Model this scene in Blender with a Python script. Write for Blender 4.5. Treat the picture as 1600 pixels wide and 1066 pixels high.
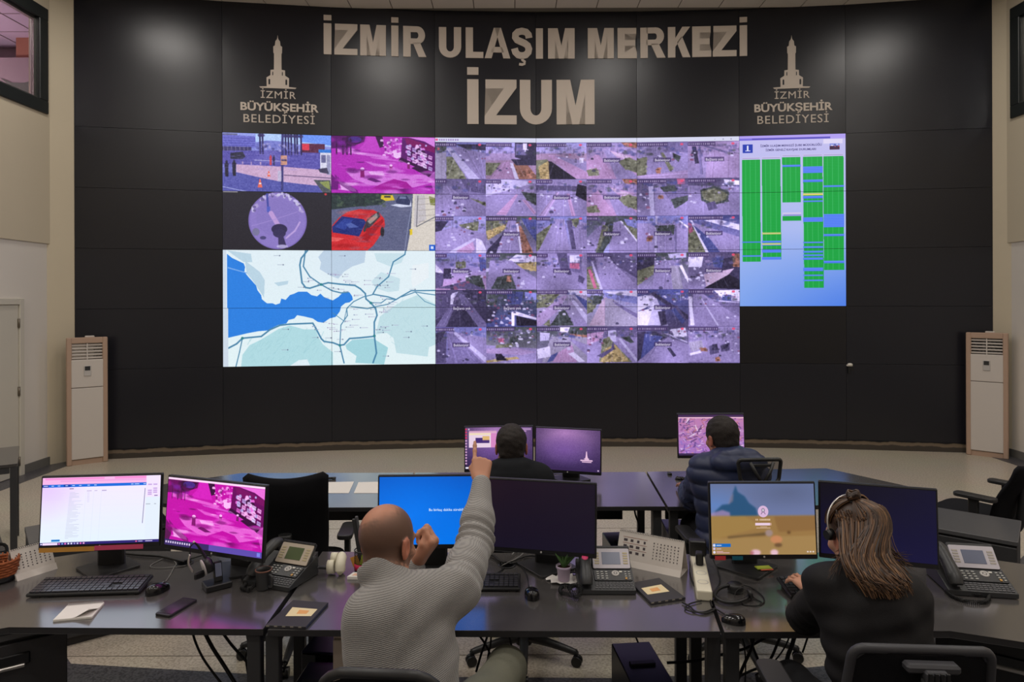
import bpy, bmesh, math, random
import numpy as np
from mathutils import Vector, Matrix

# ------------------------------------------------------------------ clear
for _o in list(bpy.data.objects):
    bpy.data.objects.remove(_o)
SC = bpy.context.scene
COL = SC.collection
random.seed(7)
PI = math.pi

# ------------------------------------------------------------------ camera
F_PX = 1600.0 * 24.0 / 36.0      # focal length in pixels (24 mm on a 36 mm sensor)
CAM_H = 1.98                     # eye height
HORIZON = 468.0                  # picture row of the horizon
ROLL = 0.0032
cam_data = bpy.data.cameras.new('camera')
cam_data.lens = 24.0
cam_data.sensor_width = 36.0
cam_data.sensor_fit = 'HORIZONTAL'
cam_data.shift_y = -(533.0 - HORIZON) / 1600.0
cam_data.clip_start = 0.05
cam = bpy.data.objects.new('camera', cam_data)
COL.objects.link(cam)
cam.matrix_world = (Matrix.Translation((0, 0, CAM_H)) @ Matrix.Rotation(PI / 2, 4, 'X')
                    @ Matrix.Rotation(-ROLL, 4, 'Z'))
SC.camera = cam

# ------------------------------------------------------------------ view
SC.view_settings.view_transform = 'Standard'
SC.view_settings.look = 'None'
SC.view_settings.gamma = 1.0
SC.view_settings.use_curve_mapping = False
SC.view_settings.exposure = 0.0

# ------------------------------------------------------------------ world
world = bpy.data.worlds.new('world')
world.use_nodes = True
SC.world = world
world.node_tree.nodes['Background'].inputs[0].default_value = (0.62, 0.60, 0.62, 1)
world.node_tree.nodes['Background'].inputs[1].default_value = 0.25

# ------------------------------------------------------------------ ceiling lamps (square panels in the ceiling, above the frame)
CEIL = 5.84
LAMP_POWER = 33.0
for _y in (7.05, 4.1, 1.2, -1.7):
    for _x in (-4.45, -1.65, 1.55, 5.05):
        _l = bpy.data.lights.new('ceiling_lamp', 'AREA')
        _l.shape = 'SQUARE'
        _l.size = 0.6
        _l.energy = LAMP_POWER * {7.05: 0.74, 4.1: 1.0, 1.2: 1.05, -1.7: 0.35}[_y]
        _l.color = (1.0, 0.945, 0.885)
        _lo = bpy.data.objects.new('ceiling_lamp', _l)
        _lo.location = (_x, _y, CEIL - 0.03)
        COL.objects.link(_lo)

# ------------------------------------------------------------------ picture helpers (row/column + depth -> point in the room)
def unroll(u, v):
    return u - ROLL * (v - HORIZON), v + ROLL * (u - 800.0)
def at(u, v, y):
    u, v = unroll(u, v)
    return Vector(((u - 800.0) / F_PX * y, y, CAM_H - (v - HORIZON) / F_PX * y))
def on(u, v, z=0.75):
    u, v = unroll(u, v)
    y = (CAM_H - z) * F_PX / (v - HORIZON)
    return Vector(((u - 800.0) / F_PX * y, y, z))

# ------------------------------------------------------------------ object helpers
def link(name, me, mat=None, parent=None):
    o = bpy.data.objects.new(name, me)
    COL.objects.link(o)
    if mat is not None:
        for m in (mat if isinstance(mat, (list, tuple)) else [mat]):
            me.materials.append(m)
    if parent is not None:
        o.parent = parent
    return o
def tag(o, label, cat, group=None):
    o['label'] = label
    o['category'] = cat
    if group:
        o['group'] = group
    return o
def thing(name, label, cat, loc=(0, 0, 0), rz=0.0, group=None):
    o = bpy.data.objects.new(name, None)
    o.empty_display_size = 0.1
    COL.objects.link(o)
    o.location = loc
    o.rotation_euler = (0, 0, rz)
    return tag(o, label, cat, group)
def structure(o):
    o['kind'] = 'structure'
    return o
def stuff(o):
    o['kind'] = 'stuff'
    return o
def copy_tree(o, parent=None):
    c = o.copy()
    COL.objects.link(c)
    if parent is not None:
        c.parent = parent
    for ch in list(o.children):
        copy_tree(ch, c)
    return c

class MB:
    """collects shapes and links them as one mesh object"""
    def __init__(self):
        self.bm = bmesh.new()
        self.uv = None
        self.mi = 0
    def mark(self, faces):
        for f in faces:
            f.material_index = self.mi
    def xf(self, verts, M):
        if M is not None:
            for v in verts:
                v.co = M @ v.co
    def box(self, c, s, bev=0.0, M=None, seg=1, rz=0.0):
        r = bmesh.ops.create_cube(self.bm, size=1.0)
        vs = r['verts']
        for v in vs:
            v.co = Vector((v.co.x * s[0], v.co.y * s[1], v.co.z * s[2]))
        fs = set()
        for v in vs:
            fs.update(v.link_faces)
        self.mark(fs)
        if bev > 0:
            es = set()
            for v in vs:
                es.update(v.link_edges)
            rb = bmesh.ops.bevel(self.bm, geom=list(es), offset=bev, segments=seg, profile=0.5, affect='EDGES', clamp_overlap=True)
            self.mark(rb['faces'])
            vs = set()
            for f in rb['faces']:
                vs.update(f.verts)
            # gather whole island
            st = list(vs); seen = set(vs)
            while st:
                v = st.pop()
                for e in v.link_edges:
                    w = e.other_vert(v)
                    if w not in seen:
                        seen.add(w); st.append(w)
            vs = list(seen)
            for v in vs:
                self.mark(v.link_faces)
        R = Matrix.Translation(c) @ Matrix.Rotation(rz, 4, 'Z')
        self.xf(vs, R)
        self.xf(vs, M)
        return self
    def prism(self, pts, z0, z1, M=None, bev=0.0):
        """extrude a polygon in xy between z0 and z1"""
        a = [self.bm.verts.new((p[0], p[1], z0)) for p in pts]
        b = [self.bm.verts.new((p[0], p[1], z1)) for p in pts]
        n = len(pts)
        fs = [self.bm.faces.new(a[::-1]), self.bm.faces.new(b)]
        for i in range(n):
            fs.append(self.bm.faces.new((a[i], a[(i + 1) % n], b[(i + 1) % n], b[i])))
        self.mark(fs)
        vs = a + b
        if bev > 0:
            es = set()
            for f in fs[:2]:
                es.update(f.edges)
            rb = bmesh.ops.bevel(self.bm, geom=list(es), offset=bev, segments=2, profile=0.5, affect='EDGES', clamp_overlap=True)
            seen = set()
            for f in rb['faces']:
                seen.update(f.verts)
            st = list(seen)
            while st:
                v = st.pop()
                for e in v.link_edges:
                    w = e.other_vert(v)
                    if w not in seen:
                        seen.add(w); st.append(w)
            vs = list(seen)
            for v in vs:
                self.mark(v.link_faces)
        self.xf(vs, M)
        return self
    def cyl(self, p0, p1, r0, r1=None, n=16, caps=True, M=None):
        r1 = r0 if r1 is None else r1
        p0, p1 = Vector(p0), Vector(p1)
        d = (p1 - p0).normalized()
        u = d.orthogonal().normalized()
        w = d.cross(u)
        A, B = [], []
        for i in range(n):
            a = 2 * PI * i / n
            q = u * math.cos(a) + w * math.sin(a)
            A.append(self.bm.verts.new(p0 + q * r0))
            B.append(self.bm.verts.new(p1 + q * r1))
        fs = []
        for i in range(n):
            f = self.bm.faces.new((A[i], A[(i + 1) % n], B[(i + 1) % n], B[i]))
            f.smooth = True
            fs.append(f)
        if caps:
            fs.append(self.bm.faces.new(A[::-1]))
            fs.append(self.bm.faces.new(B))
        self.mark(fs)
        self.xf(A + B, M)
        return self
    def lathe(self, prof, n=24, M=None, close=False):
        rings = []
        for (r, z) in prof:
            if r < 1e-6:
                rings.append([self.bm.verts.new((0, 0, z))])
            else:
                rings.append([self.bm.verts.new((r * math.cos(2 * PI * i / n), r * math.sin(2 * PI * i / n), z)) for i in range(n)])
        fs = []
        for a, b in zip(rings[:-1], rings[1:]):
            for i in range(n):
                j = (i + 1) % n
                if len(a) == 1 and len(b) == 1:
                    continue
                if len(a) == 1:
                    f = self.bm.faces.new((a[0], b[j], b[i]))
                elif len(b) == 1:
                    f = self.bm.faces.new((a[i], a[j], b[0]))
                else:
                    f = self.bm.faces.new((a[i], a[j], b[j], b[i]))
                f.smooth = True
                fs.append(f)
        self.mark(fs)
        self.xf([v for r in rings for v in r], M)
        return self
    def tube(self, pts, r, n=8, smooth=True, M=None, res=6, radii=None, closed=False):
        pts = [Vector(p) for p in pts]
        if smooth and len(pts) > 2:
            pts, radii = catmull(pts, res, radii, closed)
        m = len(pts)
        rings = []
        nrm = None
        for i, p in enumerate(pts):
            if closed:
                t = (pts[(i + 1) % m] - pts[i - 1])
            else:
                t = (pts[min(i + 1, m - 1)] - pts[max(i - 1, 0)])
            if t.length < 1e-9:
                t = Vector((0, 0, 1))
            t.normalize()
            if nrm is None:
                nrm = t.orthogonal().normalized()
            nrm = (nrm - t * nrm.dot(t))
            if nrm.length < 1e-6:
                nrm = t.orthogonal()
            nrm.normalize()
            bn = t.cross(nrm)
            rr = radii[i] if radii else r
            rings.append([self.bm.verts.new(p + (nrm * math.cos(2 * PI * k / n) + bn * math.sin(2 * PI * k / n)) * rr) for k in range(n)])
        fs = []
        rng = range(m) if closed else range(m - 1)
        for i in rng:
            a, b = rings[i], rings[(i + 1) % m]
            for k in range(n):
                f = self.bm.faces.new((a[k], a[(k + 1) % n], b[(k + 1) % n], b[k]))
                f.smooth = True
                fs.append(f)
        if not closed:
            fs.append(self.bm.faces.new(rings[0][::-1]))
            fs.append(self.bm.faces.new(rings[-1]))
        self.mark(fs)
        self.xf([v for r_ in rings for v in r_], M)
        return self
    def quad(self, a, b, c, d, uv=None, M=None):
        vs = [self.bm.verts.new(p) for p in (a, b, c, d)]
        f = self.bm.faces.new(vs)
        self.mark([f])
        if uv:
            if self.uv is None:
                self.uv = self.bm.loops.layers.uv.new('UVMap')
            for lp, t in zip(f.loops, uv):
                lp[self.uv].uv = t
        self.xf(vs, M)
        return self
    def grid(self, fn, nu, nv, smooth=True, uv=False):
        V = [[self.bm.verts.new(fn(i / nu, j / nv)) for j in range(nv + 1)] for i in range(nu + 1)]
        if uv and self.uv is None:
            self.uv = self.bm.loops.layers.uv.new('UVMap')
        fs = []
        for i in range(nu):
            for j in range(nv):
                f = self.bm.faces.new((V[i][j], V[i + 1][j], V[i + 1][j + 1], V[i][j + 1]))
                f.smooth = smooth
                if uv:
                    for lp, t in zip(f.loops, ((i / nu, j / nv), ((i + 1) / nu, j / nv), ((i + 1) / nu, (j + 1) / nv), (i / nu, (j + 1) / nv))):
                        lp[self.uv].uv = t
                fs.append(f)
        self.mark(fs)
        return self
    def ball(self, c, r, n=12, M=None):
        rr = r if isinstance(r, (tuple, list)) else (r, r, r)
        res = bmesh.ops.create_uvsphere(self.bm, u_segments=n, v_segments=max(6, n // 2), radius=1.0)
        fs = set()
        for v in res['verts']:
            v.co = Vector((v.co.x * rr[0] + c[0], v.co.y * rr[1] + c[1], v.co.z * rr[2] + c[2]))
            fs.update(v.link_faces)
        for f in fs:
            f.smooth = True
        self.mark(fs)
        self.xf(res['verts'], M)
        return self
    def build(self, name, mat=None, parent=None, smooth=False):
        me = bpy.data.meshes.new(name)
        if smooth:
            for f in self.bm.faces:
                f.smooth = True
        self.bm.normal_update()
        self.bm.to_mesh(me)
        self.bm.free()
        return link(name, me, mat, parent)

def catmull(pts, res=6, radii=None, closed=False):
    out, rad = [], []
    m = len(pts)
    rng = range(m) if closed else range(m - 1)
    for i in rng:
        if closed:
            p0, p1, p2, p3 = pts[i - 1], pts[i], pts[(i + 1) % m], pts[(i + 2) % m]
        else:
            p0, p1, p2, p3 = pts[max(i - 1, 0)], pts[i], pts[i + 1], pts[min(i + 2, m - 1)]
        for k in range(res):
            t = k / res
            out.append(0.5 * ((2 * p1) + (p2 - p0) * t + (2 * p0 - 5 * p1 + 4 * p2 - p3) * t * t + (3 * p1 - p0 - 3 * p2 + p3) * t ** 3))
            if radii:
                r1, r2 = radii[i], radii[(i + 1) % m]
                rad.append(r1 + (r2 - r1) * t)
    if not closed:
        out.append(pts[-1])
        if radii:
            rad.append(radii[-1])
    return out, (rad if radii else None)

def rounded_rect(w, h, r, n=4, cx=0.0, cy=0.0):
    pts = []
    for (sx, sy, a0) in ((1, 1, 0), (-1, 1, 90), (-1, -1, 180), (1, -1, 270)):
        for k in range(n + 1):
            a = math.radians(a0 + 90 * k / n)
            pts.append((cx + sx * (w / 2 - r) + r * math.cos(a), cy + sy * (h / 2 - r) + r * math.sin(a)))
    return pts

# ------------------------------------------------------------------ materials
def lin(c):
    return tuple(((x / 255.0) / 12.92 if x / 255.0 <= 0.04045 else ((x / 255.0 + 0.055) / 1.055) ** 2.4) for x in c)
def mat(name, rgb, rough=0.5, spec=0.5, metal=0.0, noise=None, bump=None, emit=None, coat=0.0, ior=1.5):
    """rgb in sRGB 0-255. noise=(scale, amount): fine value variation; bump=(scale, strength)"""
    m = bpy.data.materials.new(name)
    m.use_nodes = True
    nt = m.node_tree
    b = nt.nodes['Principled BSDF']
    b.inputs['Base Color'].default_value = (*lin(rgb), 1)
    b.inputs['Roughness'].default_value = rough
    b.inputs['Specular IOR Level'].default_value = spec
    b.inputs['Metallic'].default_value = metal
    b.inputs['IOR'].default_value = ior
    if coat:
        b.inputs['Coat Weight'].default_value = coat
        b.inputs['Coat Roughness'].default_value = 0.15
    if emit:
        b.inputs['Emission Color'].default_value = (*lin(emit[0]), 1)
        b.inputs['Emission Strength'].default_value = emit[1]
    tc = None
    if noise or bump:
        tc = nt.nodes.new('ShaderNodeTexCoord')
    if noise:
        nz = nt.nodes.new('ShaderNodeTexNoise')
        nz.inputs['Scale'].default_value = noise[0]
        nz.inputs['Detail'].default_value = 4
        nt.links.new(tc.outputs['Object'], nz.inputs['Vector'])
        mx = nt.nodes.new('ShaderNodeMix')
        mx.data_type = 'RGBA'
        base = lin(rgb)
        a = noise[1]
        mx.inputs[6].default_value = (*[c * (1 - a) for c in base], 1)
        mx.inputs[7].default_value = (*[min(1, c * (1 + a)) for c in base], 1)
        nt.links.new(nz.outputs['Fac'], mx.inputs[0])
        nt.links.new(mx.outputs[2], b.inputs['Base Color'])
    if bump:
        nz = nt.nodes.new('ShaderNodeTexNoise')
        nz.inputs['Scale'].default_value = bump[0]
        nz.inputs['Detail'].default_value = 3
        nt.links.new(tc.outputs['Object'], nz.inputs['Vector'])
        bp = nt.nodes.new('ShaderNodeBump')
        bp.inputs['Strength'].default_value = bump[1]
        bp.inputs['Distance'].default_value = 0.01
        nt.links.new(nz.outputs['Fac'], bp.inputs['Height'])
        nt.links.new(bp.outputs['Normal'], b.inputs['Normal'])
    return m
def screen_mat(name, img, strength=1.0):
    m = bpy.data.materials.new(name)
    m.use_nodes = True
    nt = m.node_tree
    b = nt.nodes['Principled BSDF']
    b.inputs['Base Color'].default_value = (0.004, 0.004, 0.005, 1)
    b.inputs['Roughness'].default_value = 0.35
    b.inputs['Specular IOR Level'].default_value = 0.3
    t = nt.nodes.new('ShaderNodeTexImage')
    t.image = img
    t.extension = 'EXTEND'
    nt.links.new(t.outputs['Color'], b.inputs['Emission Color'])
    b.inputs['Emission Strength'].default_value = strength
    return m
def attr_mat(name, rough=0.6, spec=0.3, bump=None, attr='tint', sss=0.0):
    m = bpy.data.materials.new(name)
    m.use_nodes = True
    nt = m.node_tree
    b = nt.nodes['Principled BSDF']
    a = nt.nodes.new('ShaderNodeAttribute')
    a.attribute_name = attr
    nt.links.new(a.outputs['Color'], b.inputs['Base Color'])
    b.inputs['Roughness'].default_value = rough
    b.inputs['Specular IOR Level'].default_value = spec
    if sss:
        b.inputs['Subsurface Weight'].default_value = sss
        b.inputs['Subsurface Radius'].default_value = (0.012, 0.005, 0.003)
        b.inputs['Subsurface Scale'].default_value = 0.5
    if bump:
        tc = nt.nodes.new('ShaderNodeTexCoord')
        nz = nt.nodes.new('ShaderNodeTexNoise')
        nz.inputs['Scale'].default_value = bump[0]
        nt.links.new(tc.outputs['Object'], nz.inputs['Vector'])
        bp = nt.nodes.new('ShaderNodeBump')
        bp.inputs['Strength'].default_value = bump[1]
        bp.inputs['Distance'].default_value = 0.005
        nt.links.new(nz.outputs['Fac'], bp.inputs['Height'])
        nt.links.new(bp.outputs['Normal'], b.inputs['Normal'])
    return m

M = {}
M['wall_low'] = mat('wall_paint_lower', (222, 215, 205), 0.75, 0.25, noise=(1.5, 0.03), bump=(120, 0.05))
M['wall_up'] = mat('wall_paint_upper', (204, 192, 168), 0.75, 0.25, noise=(1.5, 0.03), bump=(120, 0.05))
M['black_panel'] = mat('black_wall_panel', (25, 26, 34), 0.30, 0.5, noise=(140, 0.22), bump=(220, 0.08))
M['seam'] = mat('panel_joint', (24, 24, 26), 0.8, 0.1)
M['letters'] = mat('white_letter_foil', (214, 202, 190), 0.55, 0.3, noise=(8, 0.03))
M['ceiling'] = mat('ceiling_tile', (214, 207, 196), 0.85, 0.1, noise=(60, 0.05))
M['ceiling_grid'] = mat('ceiling_joint', (120, 115, 108), 0.8, 0.1)
M['desk'] = mat('desk_laminate', (78, 75, 74), 0.165, 0.5, noise=(55, 0.14), ior=3.2)
M['desk_edge'] = mat('desk_edge_band', (48, 47, 49), 0.45, 0.4)
M['desk_low'] = mat('cabinet_laminate', (84, 84, 86), 0.35, 0.5, noise=(60, 0.12))
M['steel'] = mat('dark_powder_steel', (58, 58, 60), 0.5, 0.4, noise=(90, 0.08))
M['black'] = mat('black_plastic', (24, 24, 26), 0.4, 0.5)
M['black_gloss'] = mat('glossy_black_plastic', (16, 16, 18), 0.15, 0.6)
M['charcoal'] = mat('charcoal_plastic', (44, 44, 46), 0.45, 0.5)
M['grey_plastic'] = mat('grey_plastic', (92, 92, 95), 0.45, 0.4)
M['silver'] = mat('silver_plastic', (190, 186, 182), 0.4, 0.5)
M['white_plastic'] = mat('white_plastic', (226, 222, 212), 0.4, 0.5)
M['metal'] = mat('brushed_metal', (190, 186, 180), 0.35, 0.5, metal=1.0)
M['cable'] = mat('cable_rubber', (17, 17, 18), 0.5, 0.4)
M['grey_cable'] = mat('grey_cable', (130, 128, 126), 0.5, 0.4)
M['paper'] = mat('paper', (228, 224, 218), 0.8, 0.2)
M['navy'] = mat('navy_painted_case', (28, 30, 52), 0.3, 0.5)
M['mesh_fabric'] = mat('black_chair_fabric', (19, 19, 23), 0.85, 0.2, noise=(300, 0.35), bump=(500, 0.25))
M['chair_plastic'] = mat('chair_plastic', (38, 38, 39), 0.42, 0.5)
M['chair_grey'] = mat('chair_grey_plastic', (58, 58, 62), 0.42, 0.45)

# ================================================================== painting of the pictures the screens show
class Canvas:
    def __init__(self, w, h, c=(0, 0, 0)):
        self.w, self.h = w, h
        self.a = np.zeros((h, w, 3), np.float32)
        self.a[:] = c
    def sub(self, x0, y0, x1, y1):
        """a view on a rectangle with its own 0-1 coordinates"""
        v = View()
        v.a = self.a[int(round(y0)):int(round(y1)), int(round(x0)):int(round(x1))]
        v.h, v.w = v.a.shape[:2]
        v.ox, v.oy, v.kx, v.ky = 0.0, 0.0, float(v.w), float(v.h)
        return v
    def image(self, name):
        im = bpy.data.images.new(name, self.w, self.h)
        px = np.ones((self.h, self.w, 4), np.float32)
        px[..., :3] = np.clip(self.a[::-1] / 255.0, 0, 1)
        im.pixels.foreach_set(px.ravel())
        im.update()
        im.pack()
        return im
class View:
    def frame(self, x0, y0, x1, y1):
        """use a coordinate frame of one's own: x0..x1, y0..y1 spans the view"""
        self.ox, self.oy = x0, y0
        self.kx, self.ky = self.w / (x1 - x0), self.h / (y1 - y0)
        return self
    def X(self, p):
        return (p[0] - self.ox) * self.kx, (p[1] - self.oy) * self.ky
    def bb(self, xs, ys, pad=1):
        x0, x1 = max(0, int(min(xs)) - pad), min(self.w, int(max(xs)) + pad + 1)
        y0, y1 = max(0, int(min(ys)) - pad), min(self.h, int(max(ys)) + pad + 1)
        return x0, y0, x1, y1
    def put(self, x0, y0, x1, y1, m, c, al=1.0):
        r = self.a[y0:y1, x0:x1]
        k = (m * al)[..., None]
        r += (np.asarray(c, np.float32) - r) * k
    def fill(self, c0, c1=None):
        c1 = c0 if c1 is None else c1
        t = np.linspace(0, 1, self.h)[:, None, None]
        self.a[:] = np.asarray(c0) * (1 - t) + np.asarray(c1) * t
        return self
    def poly(self, pts, c, al=1.0):
        P = [self.X(p) for p in pts]
        xs, ys = [p[0] for p in P], [p[1] for p in P]
        x0, y0, x1, y1 = self.bb(xs, ys)
        if x1 <= x0 or y1 <= y0:
            return self
        gx = np.arange(x0, x1)[None, :] + 0.5
        m = np.zeros((y1 - y0, x1 - x0), np.float32)
        for dy in (0.25, 0.75):
            gy = np.arange(y0, y1)[:, None] + dy
            ins = np.zeros((y1 - y0, x1 - x0), bool)
            for i in range(len(P)):
                (ax, ay), (bx, by) = P[i - 1], P[i]
                if abs(ay - by) < 1e-9:
                    continue
                cr = ((ay > gy) != (by > gy)) & (gx < (bx - ax) * (gy - ay) / (by - ay) + ax)
                ins ^= cr
            m += 0.5 * ins
        self.put(x0, y0, x1, y1, m, c, al)
        return self
    def rect(self, x0, y0, x1, y1, c, al=1.0):
        return self.poly([(x0, y0), (x1, y0), (x1, y1), (x0, y1)], c, al)
    def ell(self, cx, cy, rx, ry, c, al=1.0, soft=0.0):
        (X, Y) = self.X((cx, cy))
        RX, RY = abs(rx * self.kx), abs(ry * self.ky)
        x0, y0, x1, y1 = self.bb([X - RX * (1 + soft), X + RX * (1 + soft)], [Y - RY * (1 + soft), Y + RY * (1 + soft)])
        if x1 <= x0 or y1 <= y0:
            return self
        gx = np.arange(x0, x1)[None, :] + 0.5
        gy = np.arange(y0, y1)[:, None] + 0.5
        d = np.sqrt(((gx - X) / RX) ** 2 + ((gy - Y) / RY) ** 2)
        w = max(soft, 1.0 / max(1.0, min(RX, RY)))
        m = np.clip((1 + w / 2 - d) / w, 0, 1).astype(np.float32)
        self.put(x0, y0, x1, y1, m, c, al)
        return self
    def line(self, pts, wd, c, al=1.0):
        P = [self.X(p) for p in pts]
        r = wd / 2
        for (ax, ay), (bx, by) in zip(P[:-1], P[1:]):
            x0, y0, x1, y1 = self.bb([ax, bx], [ay, by], int(r) + 2)
            if x1 <= x0 or y1 <= y0:
                continue
            gx = np.arange(x0, x1)[None, :] + 0.5 - ax
            gy = np.arange(y0, y1)[:, None] + 0.5 - ay
            dx, dy = bx - ax, by - ay
            L = dx * dx + dy * dy + 1e-9
            t = np.clip((gx * dx + gy * dy) / L, 0, 1)
            d = np.hypot(gx - t * dx, gy - t * dy)
            self.put(x0, y0, x1, y1, np.clip(r + 0.5 - d, 0, 1).astype(np.float32), c, al)
        return self
    def noise(self, seed, amp, cell=3):
        r = np.random.default_rng(seed)
        n = r.normal(0, amp, (self.h // cell + 2, self.w // cell + 2)).astype(np.float32)
        n = np.repeat(np.repeat(n, cell, 0), cell, 1)[:self.h, :self.w]
        self.a += n[..., None]
        return self
    def blur(self, n):
        for _ in range(n):
            p = np.pad(self.a, ((1, 1), (1, 1), (0, 0)), 'edge')
            self.a[:] = (p[:-2, 1:-1] + p[2:, 1:-1] + p[1:-1, :-2] + p[1:-1, 2:] + 2 * p[1:-1, 1:-1]) / 6
        return self
    def specks(self, seed, n, box, cols, s=(0.02, 0.05), asp=0.5, al=0.9):
        """scattered small cars / people / leaves inside box (x0,y0,x1,y1)"""
        r = random.Random(seed)
        for _ in range(n):
            y = box[1] + (box[3] - box[1]) * r.random()
            x = box[0] + (box[2] - box[0]) * r.random()
            w = r.uniform(*s) * (0.6 + 0.8 * (y - self.oy) * self.ky / self.h)
            h = w * self.kx / self.ky * asp
            self.poly([(x - w, y), (x - 0.6 * w, y - h), (x + 0.5 * w, y - h), (x + w, y + 0.2 * h), (x + 0.8 * w, y + h), (x - 0.7 * w, y + h)], r.choice(cols), al)
        return self
    def text(self, s, x, y, hpx, c, al=1.0, anchor='l', squeeze=1.0):
        """write s with cap height hpx pixels, baseline at y"""
        T, wd = glyph_mesh(s)
        X, Y = self.X((x, y))
        k = hpx / 0.7
        if anchor == 'c':
            X -= wd * k * squeeze / 2
        tri = T * np.array([k * squeeze, -k]) + np.array([X, Y])
        xs, ys = tri[..., 0], tri[..., 1]
        x0, y0, x1, y1 = self.bb([xs.min(), xs.max()], [ys.min(), ys.max()])
        if x1 <= x0 or y1 <= y0:
            return self
        S = 3
        m = np.zeros(((y1 - y0) * S, (x1 - x0) * S), bool)
        for t in tri:
            q = (t - np.array([x0, y0])) * S
            a0, a1 = max(0, int(q[:, 0].min())), min(m.shape[1], int(q[:, 0].max()) + 2)
            b0, b1 = max(0, int(q[:, 1].min())), min(m.shape[0], int(q[:, 1].max()) + 2)
            if a1 <= a0 or b1 <= b0:
                continue
            gx = np.arange(a0, a1)[None, :] + 0.5
            gy = np.arange(b0, b1)[:, None] + 0.5
            def sd(p, r_):
                return (gx - r_[0]) * (p[1] - r_[1]) - (p[0] - r_[0]) * (gy - r_[1])
            d1, d2, d3 = sd(q[0], q[1]), sd(q[1], q[2]), sd(q[2], q[0])
            m[b0:b1, a0:a1] |= ~(((d1 < 0) | (d2 < 0) | (d3 < 0)) & ((d1 > 0) | (d2 > 0) | (d3 > 0)))
        m = m.reshape(y1 - y0, S, x1 - x0, S).mean((1, 3)).astype(np.float32)
        self.put(x0, y0, x1, y1, m, c, al)
        return self

_GL = {}
def text_curve(s, off=0.0, extrude=0.0, spacing=1.0, res=4):
    cu = bpy.data.curves.new('lettering', 'FONT')
    cu.body = s
    cu.size = 1.0
    cu.offset = off
    cu.extrude = extrude
    cu.space_character = spacing
    cu.resolution_u = res
    return cu
def text_mesh(s, off=0.0, extrude=0.0, spacing=1.0, res=4):
    cu = text_curve(s, off, extrude, spacing, res)
    ob = bpy.data.objects.new('lettering', cu)
    COL.objects.link(ob)
    dg = bpy.context.evaluated_depsgraph_get()
    me = bpy.data.meshes.new_from_object(ob.evaluated_get(dg), preserve_all_data_layers=False, depsgraph=dg)
    bpy.data.objects.remove(ob)
    bpy.data.curves.remove(cu)
    return me
def glyph_mesh(s):
    if s not in _GL:
        me = text_mesh(s, off=0.012, res=2)
        me.calc_loop_triangles()
        co = np.array([v.co[:2] for v in me.vertices])
        tr = np.array([t.vertices[:] for t in me.loop_triangles])
        T = co[tr]
        _GL[s] = (T, float(co[:, 0].max()))
        bpy.data.meshes.remove(me)
    return _GL[s]

# ------------------------------------------------------------------ the picture on the video wall: six columns by four rows of displays
CW, CH = 324, 182
VW = Canvas(CW * 6, CH * 4, (30, 28, 34))

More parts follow.
